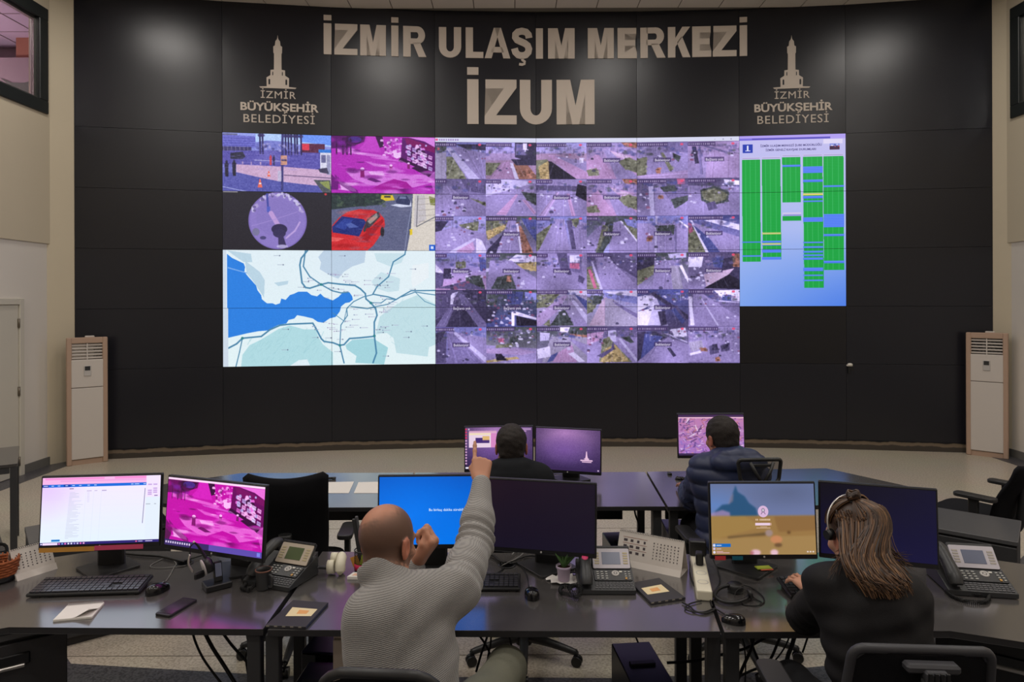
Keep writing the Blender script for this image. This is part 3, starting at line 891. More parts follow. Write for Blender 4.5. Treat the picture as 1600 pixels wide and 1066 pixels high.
# each: background letters (top, bottom), polygons 'colour x y x y ...' in hundredths, car boxes (n, x0, y0, x1, y1), caption width, message (0 none, 1 waiting, 2 no link)
FEEDS = [
 ('sA', 'g 0 0 22 0 22 20 0 40|E 0 30 22 28 20 100 0 100|G 22 40 34 40 62 100 22 100|w 22 18 30 14 88 100 66 100|A 30 10 100 30 100 100 88 100|D 40 6 100 6 100 22 60 18', [(9, 30, 22, 100, 50)], 42, 0),
 ('SP', 'p 0 30 60 30 60 52 0 52|D 58 0 100 0 100 60 58 40|a 60 4 80 4 80 34 60 34|W 74 2 82 2 82 20 74 20|H 0 50 100 46 100 100 0 100|P 34 55 48 52 60 100 8 100|O 52 60 80 56 100 90 100 100 66 100|W 48 56 54 56 66 100 58 100|D 50 46 100 46 100 62 60 62|G 0 56 30 56 10 90 0 90', [(5, 20, 62, 52, 90)], 52, 0),
 ('SP', 'H 0 30 100 30 100 60 0 60|P 22 34 40 34 100 80 100 100 78 100|A 36 36 100 52 100 80|K 22 50 30 52 80 100 24 100|G 0 48 22 46 26 100 0 100|Y 4 66 24 50 26 100 8 100|W 86 42 94 42 94 56 86 56', [(6, 40, 30, 100, 54)], 60, 0),
 ('AP', 'P 34 18 96 40 84 50 48 36|T 38 20 92 42 82 46 48 34|O 70 0 100 0 100 16 76 12|A 34 20 44 20 100 92 100 100 60 100|G 62 52 84 42 100 50 100 84 76 72|P 0 50 22 30 60 100 0 100|G 0 76 20 70 26 90 4 92', [(6, 4, 30, 30, 80)], 50, 1),
 ('AA', 'a 50 0 100 0 100 30 60 26|G 0 46 20 40 18 90 0 96|A 30 10 44 10 66 100 22 100|G 46 30 52 30 72 76 64 80|p 0 100 0 92 100 78 100 100|g 70 30 86 40 82 56 74 46|O 40 70 46 70 46 86 38 86', [(8, 34, 14, 80, 70)], 60, 1),
 ('pA', 'D 8 14 16 14 22 60 14 60|a 20 10 24 10 30 90 24 90|p 40 16 100 36 100 100 34 100|a 34 10 80 30 76 34 30 14', [(9, 4, 18, 14, 52), (3, 80, 30, 96, 40)], 54, 2),
 ('aA', 'a 0 10 100 16 100 34 0 50|d 50 0 100 0 100 40 64 34|A 16 20 30 20 92 100 20 100|G 66 50 100 64 100 74|A 0 50 18 30 22 100 0 100', [(14, 24, 55, 62, 100), (4, 0, 80, 18, 100)], 22, 1),
 ('AA', 'w 0 10 40 0 100 8 60 26 0 46|A 0 60 50 26 100 50 100 100 0 100|P 20 96 60 40 64 42 40 98|g 70 34 100 40 100 70 82 56|P 72 56 80 56 100 90 96 96', [(14, 4, 10, 90, 34), (2, 60, 56, 70, 66)], 30, 0),
 ('AA', 'd 0 16 100 20 100 40 0 40|A 0 30 100 34 100 100 0 100|p 40 36 46 36 20 100 4 100|P 60 40 66 40 78 100 70 100|K 82 14 100 20 100 60 78 44', [(10, 2, 40, 90, 60), (5, 10, 60, 60, 96)], 32, 1),
 ('AP', 'P 34 18 96 40 84 50 48 36|T 38 20 92 42 82 46 48 34|O 70 0 100 0 100 16 76 12|A 34 20 44 20 100 92 100 100 60 100|G 62 52 84 42 100 50 100 84 76 72|P 0 50 22 30 60 100 0 100|G 0 76 20 70 26 90 4 92', [(6, 4, 30, 30, 80)], 50, 1),
 ('dA', 'w 22 20 32 20 34 100 26 100|R 78 0 94 0 94 16 80 16|g 44 24 74 18 78 34 52 36|A 34 22 44 22 76 78 70 100 36 100|g 66 56 100 46 100 60 74 82|A 74 84 100 60 100 100 70 100|O 42 46 52 46 52 54 44 54', [(10, 2, 30, 24, 92)], 56, 0),
 ('dA', 'A 0 20 100 24 100 100 0 100|g 24 32 52 22 80 38 78 62 50 74 26 60|G 28 36 52 28 76 42 74 58 50 68 30 56|W 70 4 100 8 100 20 72 18|d 36 68 52 62 58 82 40 88', [(6, 2, 40, 24, 70), (10, 60, 8, 100, 40)], 54, 0),
 ('SA', 'D 0 14 26 14 10 44 0 44|G 46 24 86 14 84 40 60 42|A 0 44 44 28 100 50 100 100 0 100|w 26 98 76 60 80 64 40 100|W 80 60 92 66 100 90 100 100 80 100|P 40 96 74 70 78 90 70 100', [(10, 8, 30, 80, 60), (3, 6, 60, 62, 84)], 36, 0),
 ('gA', 'G 0 14 50 10 0 50|Y 0 42 46 18 48 26 4 66|B 70 6 100 10 100 70 84 40|D 4 90 54 20 60 20 20 100 0 100|A 44 12 60 12 66 100 20 100|O 60 20 66 16 94 100 72 100|W 60 20 64 20 72 100 68 100', [(8, 10, 70, 30, 100), (4, 42, 40, 56, 80)], 62, 1),
 ('sA', 'G 0 50 40 12 44 14 8 90 0 96|A 36 8 56 8 66 100 2 100|d 60 12 74 12 82 90 70 92|A 70 12 100 20 100 100 80 100|G 70 8 86 6 80 30 72 26', [(5, 36, 24, 52, 60), (2, 84, 78, 96, 92)], 28, 0),
 ('gS', 'A 0 60 34 16 44 20 24 100 0 100|A 50 20 66 14 100 70 100 100 44 100|g 40 10 54 6 50 60 32 100 18 100|G 32 24 44 30 24 90 18 100|G 70 16 100 26 100 70|W 66 14 70 14 100 66 100 72|s 74 8 100 14 100 34 80 26', [(5, 2, 66, 22, 80), (4, 60, 60, 80, 74)], 22, 1),
 ('sA', 'A 0 20 100 24 100 100 0 100|w 36 0 40 0 38 100 34 100|W 84 14 100 30 100 36 82 16|a 72 30 78 30 78 100 74 100|g 36 28 74 26 72 50 40 48|O 20 56 30 56 28 70 18 70', [(8, 10, 46, 70, 70), (2, 24, 84, 60, 98)], 20, 1),
 ('BA', 'A 10 20 100 60 100 100 40 100|W 30 14 60 12 100 26 100 42|G 0 20 8 30 40 100 0 100|R 0 20 6 20 10 44 2 50|W 4 14 8 14 40 100 34 100|B 10 26 40 60 62 100 40 100', [(3, 16, 26, 60, 66)], 68, 1),
 ('sP', 'W 0 30 14 50 14 60 0 60|d 0 52 18 56 14 90 0 96|D 16 42 30 42 32 70 16 70|B 86 10 100 20 100 46 88 50|G 40 24 60 24 60 40 40 44|g 60 66 90 60 98 98 60 100|d 0 96 60 76 100 100', [(26, 30, 40, 98, 80), (8, 20, 82, 60, 98)], 22, 1),
 ('gA', 'W 60 4 100 8 100 26 40 24|Y 56 30 100 24 100 50 70 42|w 0 42 56 36 58 40 0 52|A 8 20 50 20 100 70 100 100 0 100|g 22 66 50 58 60 98 10 98|O 42 62 48 62 48 78 40 78', [(6, 40, 60, 76, 96)], 28, 1),
 ('AA', 'd 40 0 60 0 70 60 50 60|a 60 8 88 8 90 56 66 50|W 66 6 86 6 86 26 66 26|R 66 28 86 28 84 44 66 42|A 0 60 50 50 100 90 100 100 0 100|d 84 60 96 70 92 84 82 78', [(9, 6, 30, 50, 66)], 22, 1),
 ('dA', 'A 16 10 40 10 100 90 100 100 30 100|d 40 8 100 20 100 70 60 36|w 8 24 12 24 32 100 26 100|G 0 40 8 36 26 100 0 100|R 2 46 8 46 20 96 14 98', [(18, 30, 6, 100, 60)], 34, 0),
 ('gA', 'D 0 10 40 6 30 40 0 60|G 0 50 40 30 30 60 0 90|A 34 22 84 20 74 100 30 100|E 64 36 80 36 90 100 70 100|W 82 36 88 34 100 70 100 84|w 60 4 96 0 96 14 64 16', [(3, 46, 50, 64, 60), (3, 10, 66, 60, 98), (8, 34, 14, 70, 36)], 36, 1),
 ('dA', 'D 60 20 100 10 100 100 76 100|T 30 60 90 44 70 74 36 98|W 0 6 30 10 26 40 0 40|O 86 4 100 4 100 40 88 40|B 46 16 70 12 66 44 50 40|K 30 98 80 60 100 76 100 100', [(16, 0, 40, 44, 74), (6, 4, 74, 40, 98)], 40, 1),
 ('dD', 'd 0 0 30 0 30 60 0 80|w 32 10 46 4 38 20 32 44|W 30 14 38 8 34 40 29 40|a 44 10 56 14 100 90 100 100 70 100|D 40 40 54 44 84 100 60 100|a 30 40 40 40 20 100 0 100|D 52 0 100 0 100 36 60 20', [(6, 44, 24, 90, 60)], 22, 2),
 ('gB', 'B 40 4 74 6 70 40 44 40|s 76 6 100 10 100 28 78 28|D 0 44 24 50 10 90 0 90|W 50 60 58 58 100 76 100 82 56 68 56 98 50 98|K 60 70 100 84 100 98 60 98|g 0 8 24 8 20 40 0 44', [(50, 2, 20, 98, 70), (20, 4, 66, 48, 98)], 52, 2),
 ('EA', 'W 62 2 100 4 100 16 66 14|G 0 14 46 12 24 46 0 50|p 0 70 54 16 62 16 40 60 8 98 0 98|w 62 18 68 18 100 70 100 92|B 74 12 100 30 100 56|g 46 60 56 54 74 98 26 98|G 12 96 26 80 26 98', [(14, 6, 26, 56, 60), (3, 54, 40, 90, 70)], 62, 1),
 ('SE', 'W 34 6 100 4 100 26 60 20|s 32 10 100 20 100 40 40 24|H 34 24 40 22 64 98 20 98|E 36 24 52 26 100 80 100 98 36 98|T 30 30 34 28 36 98 4 98|G 0 20 28 26 10 60 0 66|g 8 16 32 18 26 40 12 40|a 50 30 100 66 100 78 56 40', [(1, 60, 88, 68, 96)], 32, 0),
 ('Bd', 'W 0 20 34 14 30 40 0 60|w 26 14 34 12 60 98 20 98|W 0 60 30 50 20 98 0 98|D 24 12 32 8 100 70 100 84|D 40 60 54 58 58 96 46 98|d 64 50 78 44 96 80 90 96|B 66 56 74 50 94 86 88 94', [(16, 6, 16, 40, 56), (10, 50, 10, 100, 34)], 22, 1),
 ('dA', 'W 50 4 100 2 100 34 70 30|B 66 16 84 16 84 32 66 32|w 46 28 100 36 100 38 56 34|A 10 14 30 14 100 76 100 98 10 98|W 0 20 6 20 12 98 4 98|w 22 20 24 20 60 98 56 98', [(3, 20, 34, 50, 46), (16, 52, 6, 100, 22), (3, 70, 70, 92, 82)], 48, 0),
 ('sa', 'A 24 10 100 30 100 98 60 98|w 34 16 40 14 100 84 98 98|d 0 20 22 14 20 98 0 98|a 22 18 34 18 92 98 26 98|D 0 16 20 10 10 40 0 46', [(3, 54, 12, 76, 26), (8, 4, 60, 30, 82), (3, 46, 86, 70, 98)], 36, 1),
 ('gE', 'A 0 50 100 60 100 98 0 98|p 0 60 60 58 100 70 70 78 0 72|G 20 50 52 46 50 56 18 58|R 24 30 34 30 34 42 24 42|g 48 30 64 24 62 44 46 46|Y 0 92 60 82 66 88 0 98|K 18 74 30 74 40 92 20 92', [(26, 4, 10, 98, 46), (6, 40, 44, 92, 56)], 56, 0),
 ('gA', 'W 44 2 66 2 62 16 46 14|g 66 2 100 0 100 30 70 22|O 66 20 100 24 100 30 66 24|E 28 28 100 30 100 98 10 98|W 0 62 26 54 28 82 2 88|w 6 16 26 18 24 38 6 40|B 28 80 42 70 36 92 20 98|P 44 70 70 50 80 98 30 98|A 60 30 100 50 100 80|W 62 74 74 70 96 96 84 98', [(8, 30, 20, 60, 40), (2, 54, 56, 66, 64)], 46, 1),
 ('dA', 'A 0 30 100 30 100 98 0 98|P 0 20 34 14 30 36 0 50|w 42 12 58 10 58 42 42 42|G 32 34 44 30 56 50 90 98 24 98|Y 36 60 56 50 84 96 26 98|g 66 30 84 28 94 44 86 46|w 62 34 68 34 100 90 98 98|d 20 80 48 60 52 40 55 62 30 86', [(14, 2, 18, 34, 50), (4, 0, 60, 12, 90)], 40, 0),
 ('dA', 'D 0 16 34 14 56 30 34 50 0 96|B 14 20 50 28 30 60 6 90|W 66 8 94 4 98 30 72 28|w 52 20 60 20 98 42 98 46|A 40 50 60 30 100 50 100 98 20 98|D 58 60 64 58 76 80 70 84|W 84 12 90 14 88 22 82 20', [(14, 60, 10, 100, 40), (4, 20, 20, 50, 50)], 58, 1),
 ('Aa', 'A 0 40 100 30 100 98 0 98|E 0 44 26 38 30 60 6 70|O 24 60 34 58 36 68 24 68|W 2 74 22 66 26 72 4 80|d 40 54 56 48 60 72 42 78|D 46 50 56 48 58 64 46 66|d 62 52 80 44 80 66 64 70|D 64 54 78 48 76 60 66 64|O 52 86 60 82 62 94 54 96', [(16, 2, 8, 98, 36), (8, 60, 40, 98, 80)], 58, 0),
]
def inside(pl, x, y):
    c = False
    for i in range(len(pl)):
        (ax, ay), (bx, by) = pl[i - 1], pl[i]
        if (ay > y) != (by > y) and x < (bx - ax) * (y - ay) / (by - ay) + ax:
            c = not c
    return c
def feed_wall(v):
    v.fill((96, 88, 150))
    top = 14
    v.frame(0, 0, 100, v.h)
    v.rect(0, 0, 100, top, (214, 216, 240)); [v.rect(1.2 + 0.75 * k, 4, 1.7 + 0.75 * k, 10, (140, 110, 180), 0.7) for k in range(9)]
    v.rect(0.1, 3, 0.9, 10, (230, 90, 140))
    for k, s in enumerate(('-', 'o', 'x')):
        v.text(s, 92 + 2.6 * k, 10, 6, (90, 84, 130))
    tw, th = v.w / 6.0, (v.h - top) / 6.0
    r = random.Random(21)
    for i, (bg, polys, cars, cap, msg) in enumerate(FEEDS):
        cx, cy = i % 6, i // 6
        t = View()
        t.a = v.a[int(top + cy * th):int(top + (cy + 1) * th), int(cx * tw):int((cx + 1) * tw)]
        t.h, t.w = t.a.shape[:2]
        t.frame(0, 0, 100, 100)
        c0, c1 = PAL[bg[0]], PAL[bg[1]]
        t.fill(c0, c1)
        r2 = random.Random(100 + i)
        for k in range(40):   # distant clutter below the skyline
            x, y = r2.uniform(0, 100), r2.uniform(6, 34)
            t.rect(x, y, x + r2.uniform(2, 9), y + r2.uniform(2, 8), r2.choice([PAL['d'], PAL['w'], PAL['a'], PAL['p'], PAL['B'], PAL['g']]), 0.45)
        for q in polys.split('|'):
            f = q.split()
            n = [float(x) for x in f[1:]]
            pl = list(zip(n[0::2], n[1::2]))
            t.poly(pl, PAL[f[0]])
            xs, ys = [p[0] for p in pl], [p[1] for p in pl]
            if f[0] in 'GgYO':      # foliage and soil: mottled
                for _ in range(int(6 + (max(xs) - min(xs)) * (max(ys) - min(ys)) / 30)):
                    x, y = r2.uniform(min(xs), max(xs)), r2.uniform(min(ys), max(ys))
                    if inside(pl, x, y):
                        k = r2.uniform(0.45, 1.45)
                        t.ell(x, y, r2.uniform(1, 4), r2.uniform(1, 4), tuple(min(255, c * k) for c in PAL[f[0]]), 0.7, 0.6)
            elif len(pl) == 4 and f[0] in 'AaEHPpdB':      # road surface: lanes and tyre tracks along it
                for _ in range(5):
                    u = r2.uniform(0.08, 0.92)
                    lp = lambda a, b: (a[0] + (b[0] - a[0]) * u, a[1] + (b[1] - a[1]) * u)
                    k = r2.choice((0.8, 0.86, 1.12, 1.22))
                    t.line([lp(pl[0], pl[1]), lp(pl[3], pl[2])], r2.choice((1.0, 1.4, 2.2)), tuple(min(255, c * k) for c in PAL[f[0]]), 0.7)
            else:
                for _ in range(4):
                    x, y = r2.uniform(min(xs), max(xs)), r2.uniform(min(ys), max(ys))
                    if inside(pl, x, y):
                        k = r2.uniform(0.6, 1.3)
                        t.rect(x, y, x + r2.uniform(1, 5), y + r2.uniform(2, 9), tuple(min(255, c * k) for c in PAL[f[0]]), 0.6)
        for k in range(16):     # posts, signs and trees along the skyline
            x = r2.uniform(0, 100); y = r2.uniform(14, 40)
            t.line([(x, y), (x + r2.uniform(-1, 1), y - r2.uniform(5, 16))], r2.choice((1.0, 1.6)), r2.choice([PAL['D'], PAL['d'], PAL['w'], PAL['g']]), 0.6)
        for k in range(14):
            t.ell(r2.uniform(0, 100), r2.uniform(8, 34), r2.uniform(2, 6), r2.uniform(2, 5), r2.choice([PAL['g'], PAL['d'], PAL['a'], PAL['B']]), 0.55, 0.7)
        yy, xx = np.mgrid[0:t.h, 0:t.w]
        t.a *= (1 + 0.16 * np.sin(xx / t.w * r2.uniform(2, 6) + r2.uniform(0, 6)) * np.sin(yy / t.h * r2.uniform(2, 6) + r2.uniform(0, 6)))[..., None]
        t.noise(500 + i, 6, 5).noise(600 + i, 4, 3)
        for (x0, y0, x1, y1) in ((20, 96, 44, 30), (52, 96, 50, 30), (76, 96, 58, 34)):   # lane marks
            t.line([(x0 + r2.uniform(-8, 8), y0), (x1 + r2.uniform(-8, 8), y1)], 1.2, PAL['w'], 0.35)
        for j, (n, x0, y0, x1, y1) in enumerate(cars):
            t.specks(50 * i + j, n, (x0, y0, x1, y1), CARS, (1.5, 3.6), 0.6, 0.8)
        g0 = t.a.mean(2, keepdims=True)
        t.a += (g0 * np.array([0.96, 0.86, 1.30]) - t.a) * 0.4
        t.blur(2)
        t.noise(700 + i, 3, 1)
        t.rect(0, 2, cap, 12, (70, 52, 104), 0.9)
        for k in range(int(cap / 4)):
            t.rect(1.5 + k * 4, 4.5, 1.5 + k * 4 + r2.uniform(1.5, 3.2), 9.5, (206, 196, 230), 0.55)
        t.ell(88, 7, 3.2, 3.2, (232, 80, 120), 0.85)
        if msg:
            s = 'Bekleniyor' if msg == 1 else 'Bağlantı yok'
            t.rect(33, 43, 67 if msg == 1 else 71, 55, (66, 52, 100), 0.75)
            t.text(s, 50 if msg == 1 else 52, 53, 8.5, (226, 220, 240), anchor='c', squeeze=0.92)
        t.rect(0, 0, 100, 1.2, (70, 60, 110), 0.6)
        if i == 0:
            t.text('»', 4, 22, 12, (226, 80, 90))

cam_plaza(VW.sub(0, 0, CW, CH))
cam_purple(VW.sub(CW, 0, 2 * CW, CH))
cam_fisheye(VW.sub(0, CH, CW, 2 * CH))
cam_redcar(VW.sub(CW, CH, 2 * CW, 2 * CH))
map_view(VW.sub(0, 2 * CH, 2 * CW, 4 * CH))
feed_wall(VW.sub(2 * CW, 0, 5 * CW, 4 * CH))
table_view(VW.sub(5 * CW, 0, 6 * CW, 3 * CH))
IMG_WALL = VW.image('video_wall_picture')

# ------------------------------------------------------------------ pictures on the desk monitors
def img_page():
    c = Canvas(760, 428)
    v = c.sub(0, 0, 760, 428).frame(130, 90, 1535, 920)
    v.fill((238, 226, 250), (222, 236, 250))
    yy, xx = np.mgrid[0:428, 0:760]
    v.a += (np.array([222, 184, 246]) - v.a) * (np.clip(1 - np.hypot(xx / 300, yy / 300), 0, 1) * 0.9)[..., None]
    v.rect(130, 90, 1365, 175, (240, 178, 226)); v.rect(160, 98, 860, 118, (240, 140, 208)); v.rect(985, 95, 1360, 120, (240, 140, 208)); v.rect(340, 128, 1360, 143, (232, 160, 220))
    v.rect(130, 175, 1365, 210, (24, 104, 214)); v.rect(130, 178, 205, 208, (40, 60, 160)); v.rect(380, 176, 460, 208, (10, 66, 170))
    for x in (145, 165, 235, 310, 400, 480, 560, 660, 740, 1180, 1225, 1250, 1330):
        v.rect(x, 188, x + 30, 197, (196, 214, 246))
    v.rect(1365, 90, 1535, 905, (236, 222, 250)); v.rect(1365, 360, 1535, 905, (222, 232, 244))
    r = random.Random(3)
    for (x, y) in ((1385, 195), (1450, 195), (1385, 270), (1450, 245), (1385, 295), (1450, 270), (1450, 295), (1385, 318)):
        v.rect(x, y, x + 48, y + 16, (196, 164, 220))
    v.rect(1465, 336, 1505, 350, (150, 130, 180)); v.rect(1365, 442, 1420, 452, (170, 176, 190)); v.rect(1465, 442, 1490, 452, (170, 176, 190))
    v.rect(450, 225, 500, 237, (150, 130, 170))
    for k in range(38):
        y = 275 + 15.2 * k
        x = 455 - 0.07 * (y - 275)
        v.rect(x, y, x + r.uniform(30, 170), y + 5, (186, 190, 206), 0.75)
        if k < 9:
            v.rect(660, y, 690, y + 4, (190, 180, 210), 0.7)
    for k in range(8):
        v.rect(160, 250 + 16 * k, r.uniform(330, 410), 253 + 16 * k, (214, 196, 232), 0.8)
    v.rect(655, 258, 715, 266, (190, 176, 210)); v.rect(745, 258, 780, 266, (190, 176, 210)); v.rect(835, 256, 890, 268, (180, 166, 204))
    for x in (645, 740, 830):
        v.line([(x, 270), (x - 20, 880)], 1, (206, 214, 230))
    v.line([(1352, 250), (1332, 680)], 4, (120, 110, 150))
    v.rect(262, 852, 362, 876, (20, 120, 200))
    v.rect(130, 888, 1535, 920, (44, 34, 110)); v.rect(160, 892, 335, 918, (236, 214, 244))
    for k, col in enumerate(((210, 120, 190), (120, 160, 220), (230, 120, 190), (220, 220, 240), (220, 220, 240), (160, 150, 210), (200, 190, 230), (230, 110, 180), (230, 160, 210))):
        v.rect(345 + 36 * k, 896, 365 + 36 * k, 914, col)
    v.ell(145, 905, 9, 9, (230, 230, 250)); v.rect(1255, 898, 1275, 912, (236, 100, 150)); v.rect(1290, 900, 1340, 910, (170, 160, 210)); v.rect(1375, 900, 1460, 910, (190, 180, 220))
    return c.image('browser_page_picture')
def img_magenta():
    c = Canvas(640, 400)
    c.a[:] = (250, 205, 240)
    cam_purple(c.sub(0, 12, 640, 366), 1)
    v = c.sub(0, 0, 640, 400)
    v.frame(0, 0, 640, 400)
    v.poly([(0, 0), (640, 0), (640, 12), (0, 10)], (250, 214, 244)); v.rect(0, 366, 640, 400, (92, 74, 170)); v.rect(0, 366, 300, 400, (56, 40, 100))
    for k in range(11):
        v.rect(6 + 16 * k, 376, 15 + 16 * k, 388, (216, 200, 236))
    v.rect(610, 372, 630, 394, (120, 130, 230)); v.poly([(0, 300), (40, 330), (30, 366), (0, 366)], (90, 20, 80))
    return c.image('street_camera_picture')
def img_blue():
    c = Canvas(640, 400)
    v = c.sub(0, 0, 640, 400).frame(0, 0, 100, 100)
    v.fill((0, 88, 196), (0, 116, 232))
    yy, xx = np.mgrid[0:400, 0:640]
    d = np.hypot((xx - 200) / 500, (yy - 230) / 330)
    v.a += (np.array([4, 120, 240]) - v.a) * np.clip(1 - d, 0, 1)[..., None]
    v.text('Bu birkaç dakika sürebilir', 64, 51, 15, (232, 240, 255), anchor='c')
    return c.image('update_screen_picture')
def img_login():
    c = Canvas(640, 420)
    v = c.sub(0, 0, 640, 420).frame(105, 95, 1335, 920)
    v.fill((108, 122, 164), (120, 130, 176))
    yy, xx = np.mgrid[0:420, 0:640]
    v.a += (np.array([100, 140, 206]) - v.a) * (np.clip(1 - np.hypot((xx - 20) / 260, (yy - 130) / 130), 0, 1) * 0.8)[..., None]
    v.a += (np.array([84, 92, 120]) - v.a) * (np.clip(1 - np.hypot((xx - 480) / 300, (yy - 50) / 120), 0, 1) * 0.5)[..., None]
    v.poly([(150, 420), (240, 340), (330, 330), (350, 250), (380, 180), (405, 110), (430, 190), (510, 240), (560, 320), (640, 380), (660, 470), (150, 470)], (46, 88, 128))
    v.poly([(310, 340), (345, 240), (380, 200), (370, 300)], (150, 130, 150), 0.6)
    v.poly([(105, 440), (240, 400), (330, 430), (330, 475), (105, 480)], (168, 140, 186), 0.8)
    v.poly([(105, 470), (1335, 465), (1335, 920), (105, 920)], (160, 124, 74))
    v.poly([(105, 470), (500, 475), (700, 600), (300, 700), (105, 760)], (168, 134, 76), 0.8)
    v.poly([(850, 480), (1335, 470), (1335, 640), (900, 660)], (142, 104, 62), 0.7)
    v.poly([(290, 710), (600, 680), (760, 660), (740, 700), (500, 710), (300, 735)], (104, 82, 54), 0.85)
    v.poly([(105, 740), (600, 720), (1335, 700), (1335, 920), (105, 920)], (176, 144, 92), 0.6)
    v.ell(785, 670, 45, 40, (168, 146, 150), 0.8); v.ell(870, 745, 70, 46, (206, 140, 96)); v.ell(890, 810, 46, 24, (110, 80, 54), 0.9); v.ell(1020, 665, 22, 18, (106, 74, 44), 0.9)
    v.ell(620, 895, 60, 34, (236, 190, 206)); v.ell(840, 895, 46, 34, (240, 196, 210)); v.ell(575, 900, 24, 20, (180, 100, 110), 0.8)
    v.blur(70)
    v.ell(724, 420, 62, 68, (226, 190, 226)); v.ell(724, 405, 20, 24, (90, 70, 110)); v.ell(724, 405, 15, 18, (210, 200, 216))
    v.line([(700, 450), (716, 425)], 3, (80, 60, 100)); v.line([(748, 450), (732, 425)], 3, (80, 60, 100))
    r = random.Random(2)
    for k in range(11):
        if k == 2:
            continue
        v.rect(632 + 16 * k, 505, 644 + 16 * k, 526, (236, 206, 176), 0.85)
    v.rect(625, 553, 800, 582, (244, 214, 236)); v.rect(800, 553, 818, 582, (210, 170, 150))
    v.rect(685, 594, 765, 602, (224, 190, 160), 0.8); v.rect(638, 607, 805, 617, (224, 190, 160), 0.8)
    v.rect(115, 792, 328, 832, (24, 110, 200)); v.ell(132, 812, 16, 16, (220, 226, 246)); v.rect(158, 807, 218, 818, (196, 214, 240))
    v.ell(132, 852, 14, 14, (214, 200, 236)); v.rect(158, 848, 214, 858, (220, 190, 200)); v.ell(132, 892, 15, 15, (230, 226, 250)); v.rect(158, 880, 235, 888, (226, 180, 190)); v.rect(158, 894, 310, 902, (226, 180, 190))
    for x in (1225, 1258, 1290):
        v.rect(x, 880, x + 20, 896, (232, 214, 206))
    return c.image('sign_in_picture')
def wallpaper(v, bright=1.0):
    v.fill((120, 90, 140), (64, 46, 96))
    h, w = v.a.shape[:2]
    yy, xx = np.mgrid[0:h, 0:w]
    v.a += (np.array([176, 128, 190]) - v.a) * (np.clip(1 - np.hypot((xx / w - 0.45) / 0.6, (yy / h - 0.1) / 0.55), 0, 1) ** 1.3)[..., None]
    v.a += (np.array([126, 88, 166]) - v.a) * (np.clip(1 - np.hypot((xx / w - 0.45) / 0.5, (yy / h - 0.5) / 0.4), 0, 1))[..., None] * 0.8
    v.a += (np.array([40, 26, 58]) - v.a) * (np.clip(np.hypot((xx / w - 0.5) / 0.75, (yy / h - 0.4) / 0.8) - 0.45, 0, 1))[..., None]
    r = np.random.default_rng(8)
    n = r.normal(0, 1, (h, w)).astype(np.float32)
    for _ in range(5):
        n = (n + np.roll(n, 1, 0) + np.roll(n, 1, 1) + np.roll(n, -1, 0)) / 4
    v.a += n[..., None] * 16
def img_rear_left():
    c = Canvas(420, 260)
    v = c.sub(0, 0, 420, 260).frame(148, 208, 700, 575)
    wallpaper(v)
    v.rect(178, 240, 406, 385, (238, 214, 234)); v.rect(178, 240, 406, 256, (220, 170, 200)); v.rect(358, 258, 406, 385, (220, 140, 200)); v.rect(178, 258, 358, 275, (244, 224, 190))
    v.rect(232, 300, 346, 346, (70, 46, 116)); v.rect(290, 285, 346, 320, (226, 186, 120)); v.rect(290, 320, 340, 332, (90, 60, 120))
    for k in range(13):
        v.rect(147, 218 + 25 * k, 163, 232 + 25 * k, ((214, 60, 100) if k < 4 else (206, 160, 200)))
    v.rect(172, 218, 184, 232, (210, 190, 220)); v.rect(600, 218, 690, 236, (200, 160, 210), 0.7); v.rect(600, 238, 650, 250, (214, 170, 220), 0.7)
    v.rect(148, 552, 700, 575, (40, 28, 66)); v.rect(150, 555, 176, 570, (240, 236, 250))
    v.ell(625, 470, 10, 14, (220, 190, 230))
    return c.image('desktop_window_picture')
def img_rear_right():
    c = Canvas(420, 260)
    v = c.sub(0, 0, 420, 260).frame(720, 208, 1272, 590)
    wallpaper(v)
    P = (236, 196, 226)
    v.poly([(1153, 405), (1160, 405), (1163, 440), (1168, 465), (1185, 475), (1130, 475), (1146, 465), (1150, 440)], P)
    v.rect(1105, 482, 1208, 494, P); v.rect(1118, 498, 1198, 506, P); v.rect(1140, 475, 1176, 481, P)
    v.rect(720, 562, 1272, 590, (58, 40, 84)); 
    for k in range(4):
        v.rect(776 + 16 * k, 568, 788 + 16 * k, 584, (200, 210, 240))
    v.rect(1250, 570, 1262, 582, (214, 190, 220))
    return c.image('wallpaper_picture')
def img_rear_mosaic():
    c = Canvas(420, 256, (206, 150, 200))
    v = c.sub(0, 0, 420, 256).frame(0, 0, 100, 100)
    r = random.Random(31)
    v.fill((196, 130, 180), (172, 120, 200))
    for k in range(420):
        x, y = r.uniform(0, 100), r.uniform(8, 98)
        cc = r.choice([(226, 180, 226), (206, 140, 160), (150, 96, 150), (110, 76, 150), (240, 220, 246), (190, 110, 120), (92, 60, 110)])
        if y > 60 and r.random() < 0.5:
            cc = r.choice([(116, 84, 176), (220, 200, 246), (150, 116, 200)])
        a = r.uniform(0, PI)
        l, w = r.uniform(1.5, 7), r.uniform(0.5, 1.6)
        dx, dy = math.cos(a) * l, math.sin(a) * l
        v.poly([(x - dx - w, y - dy), (x + dx - w, y + dy), (x + dx + w, y + dy + w), (x - dx + w, y - dy + w)], cc, 0.75)
    for k in range(1, 4):
        v.line([(25 * k, 8), (25 * k, 96)], 1.5, (110, 70, 110), 0.6)
        v.line([(0, 8 + 22 * k), (100, 8 + 22 * k)], 1.5, (110, 70, 110), 0.5)
    v.rect(0, 0, 100, 7, (70, 44, 86)); v.rect(0, 6, 100, 9, (240, 190, 214)); v.rect(0, 95, 100, 100, (60, 44, 80))
    v.blur(1)
    return c.image('camera_mosaic_picture')
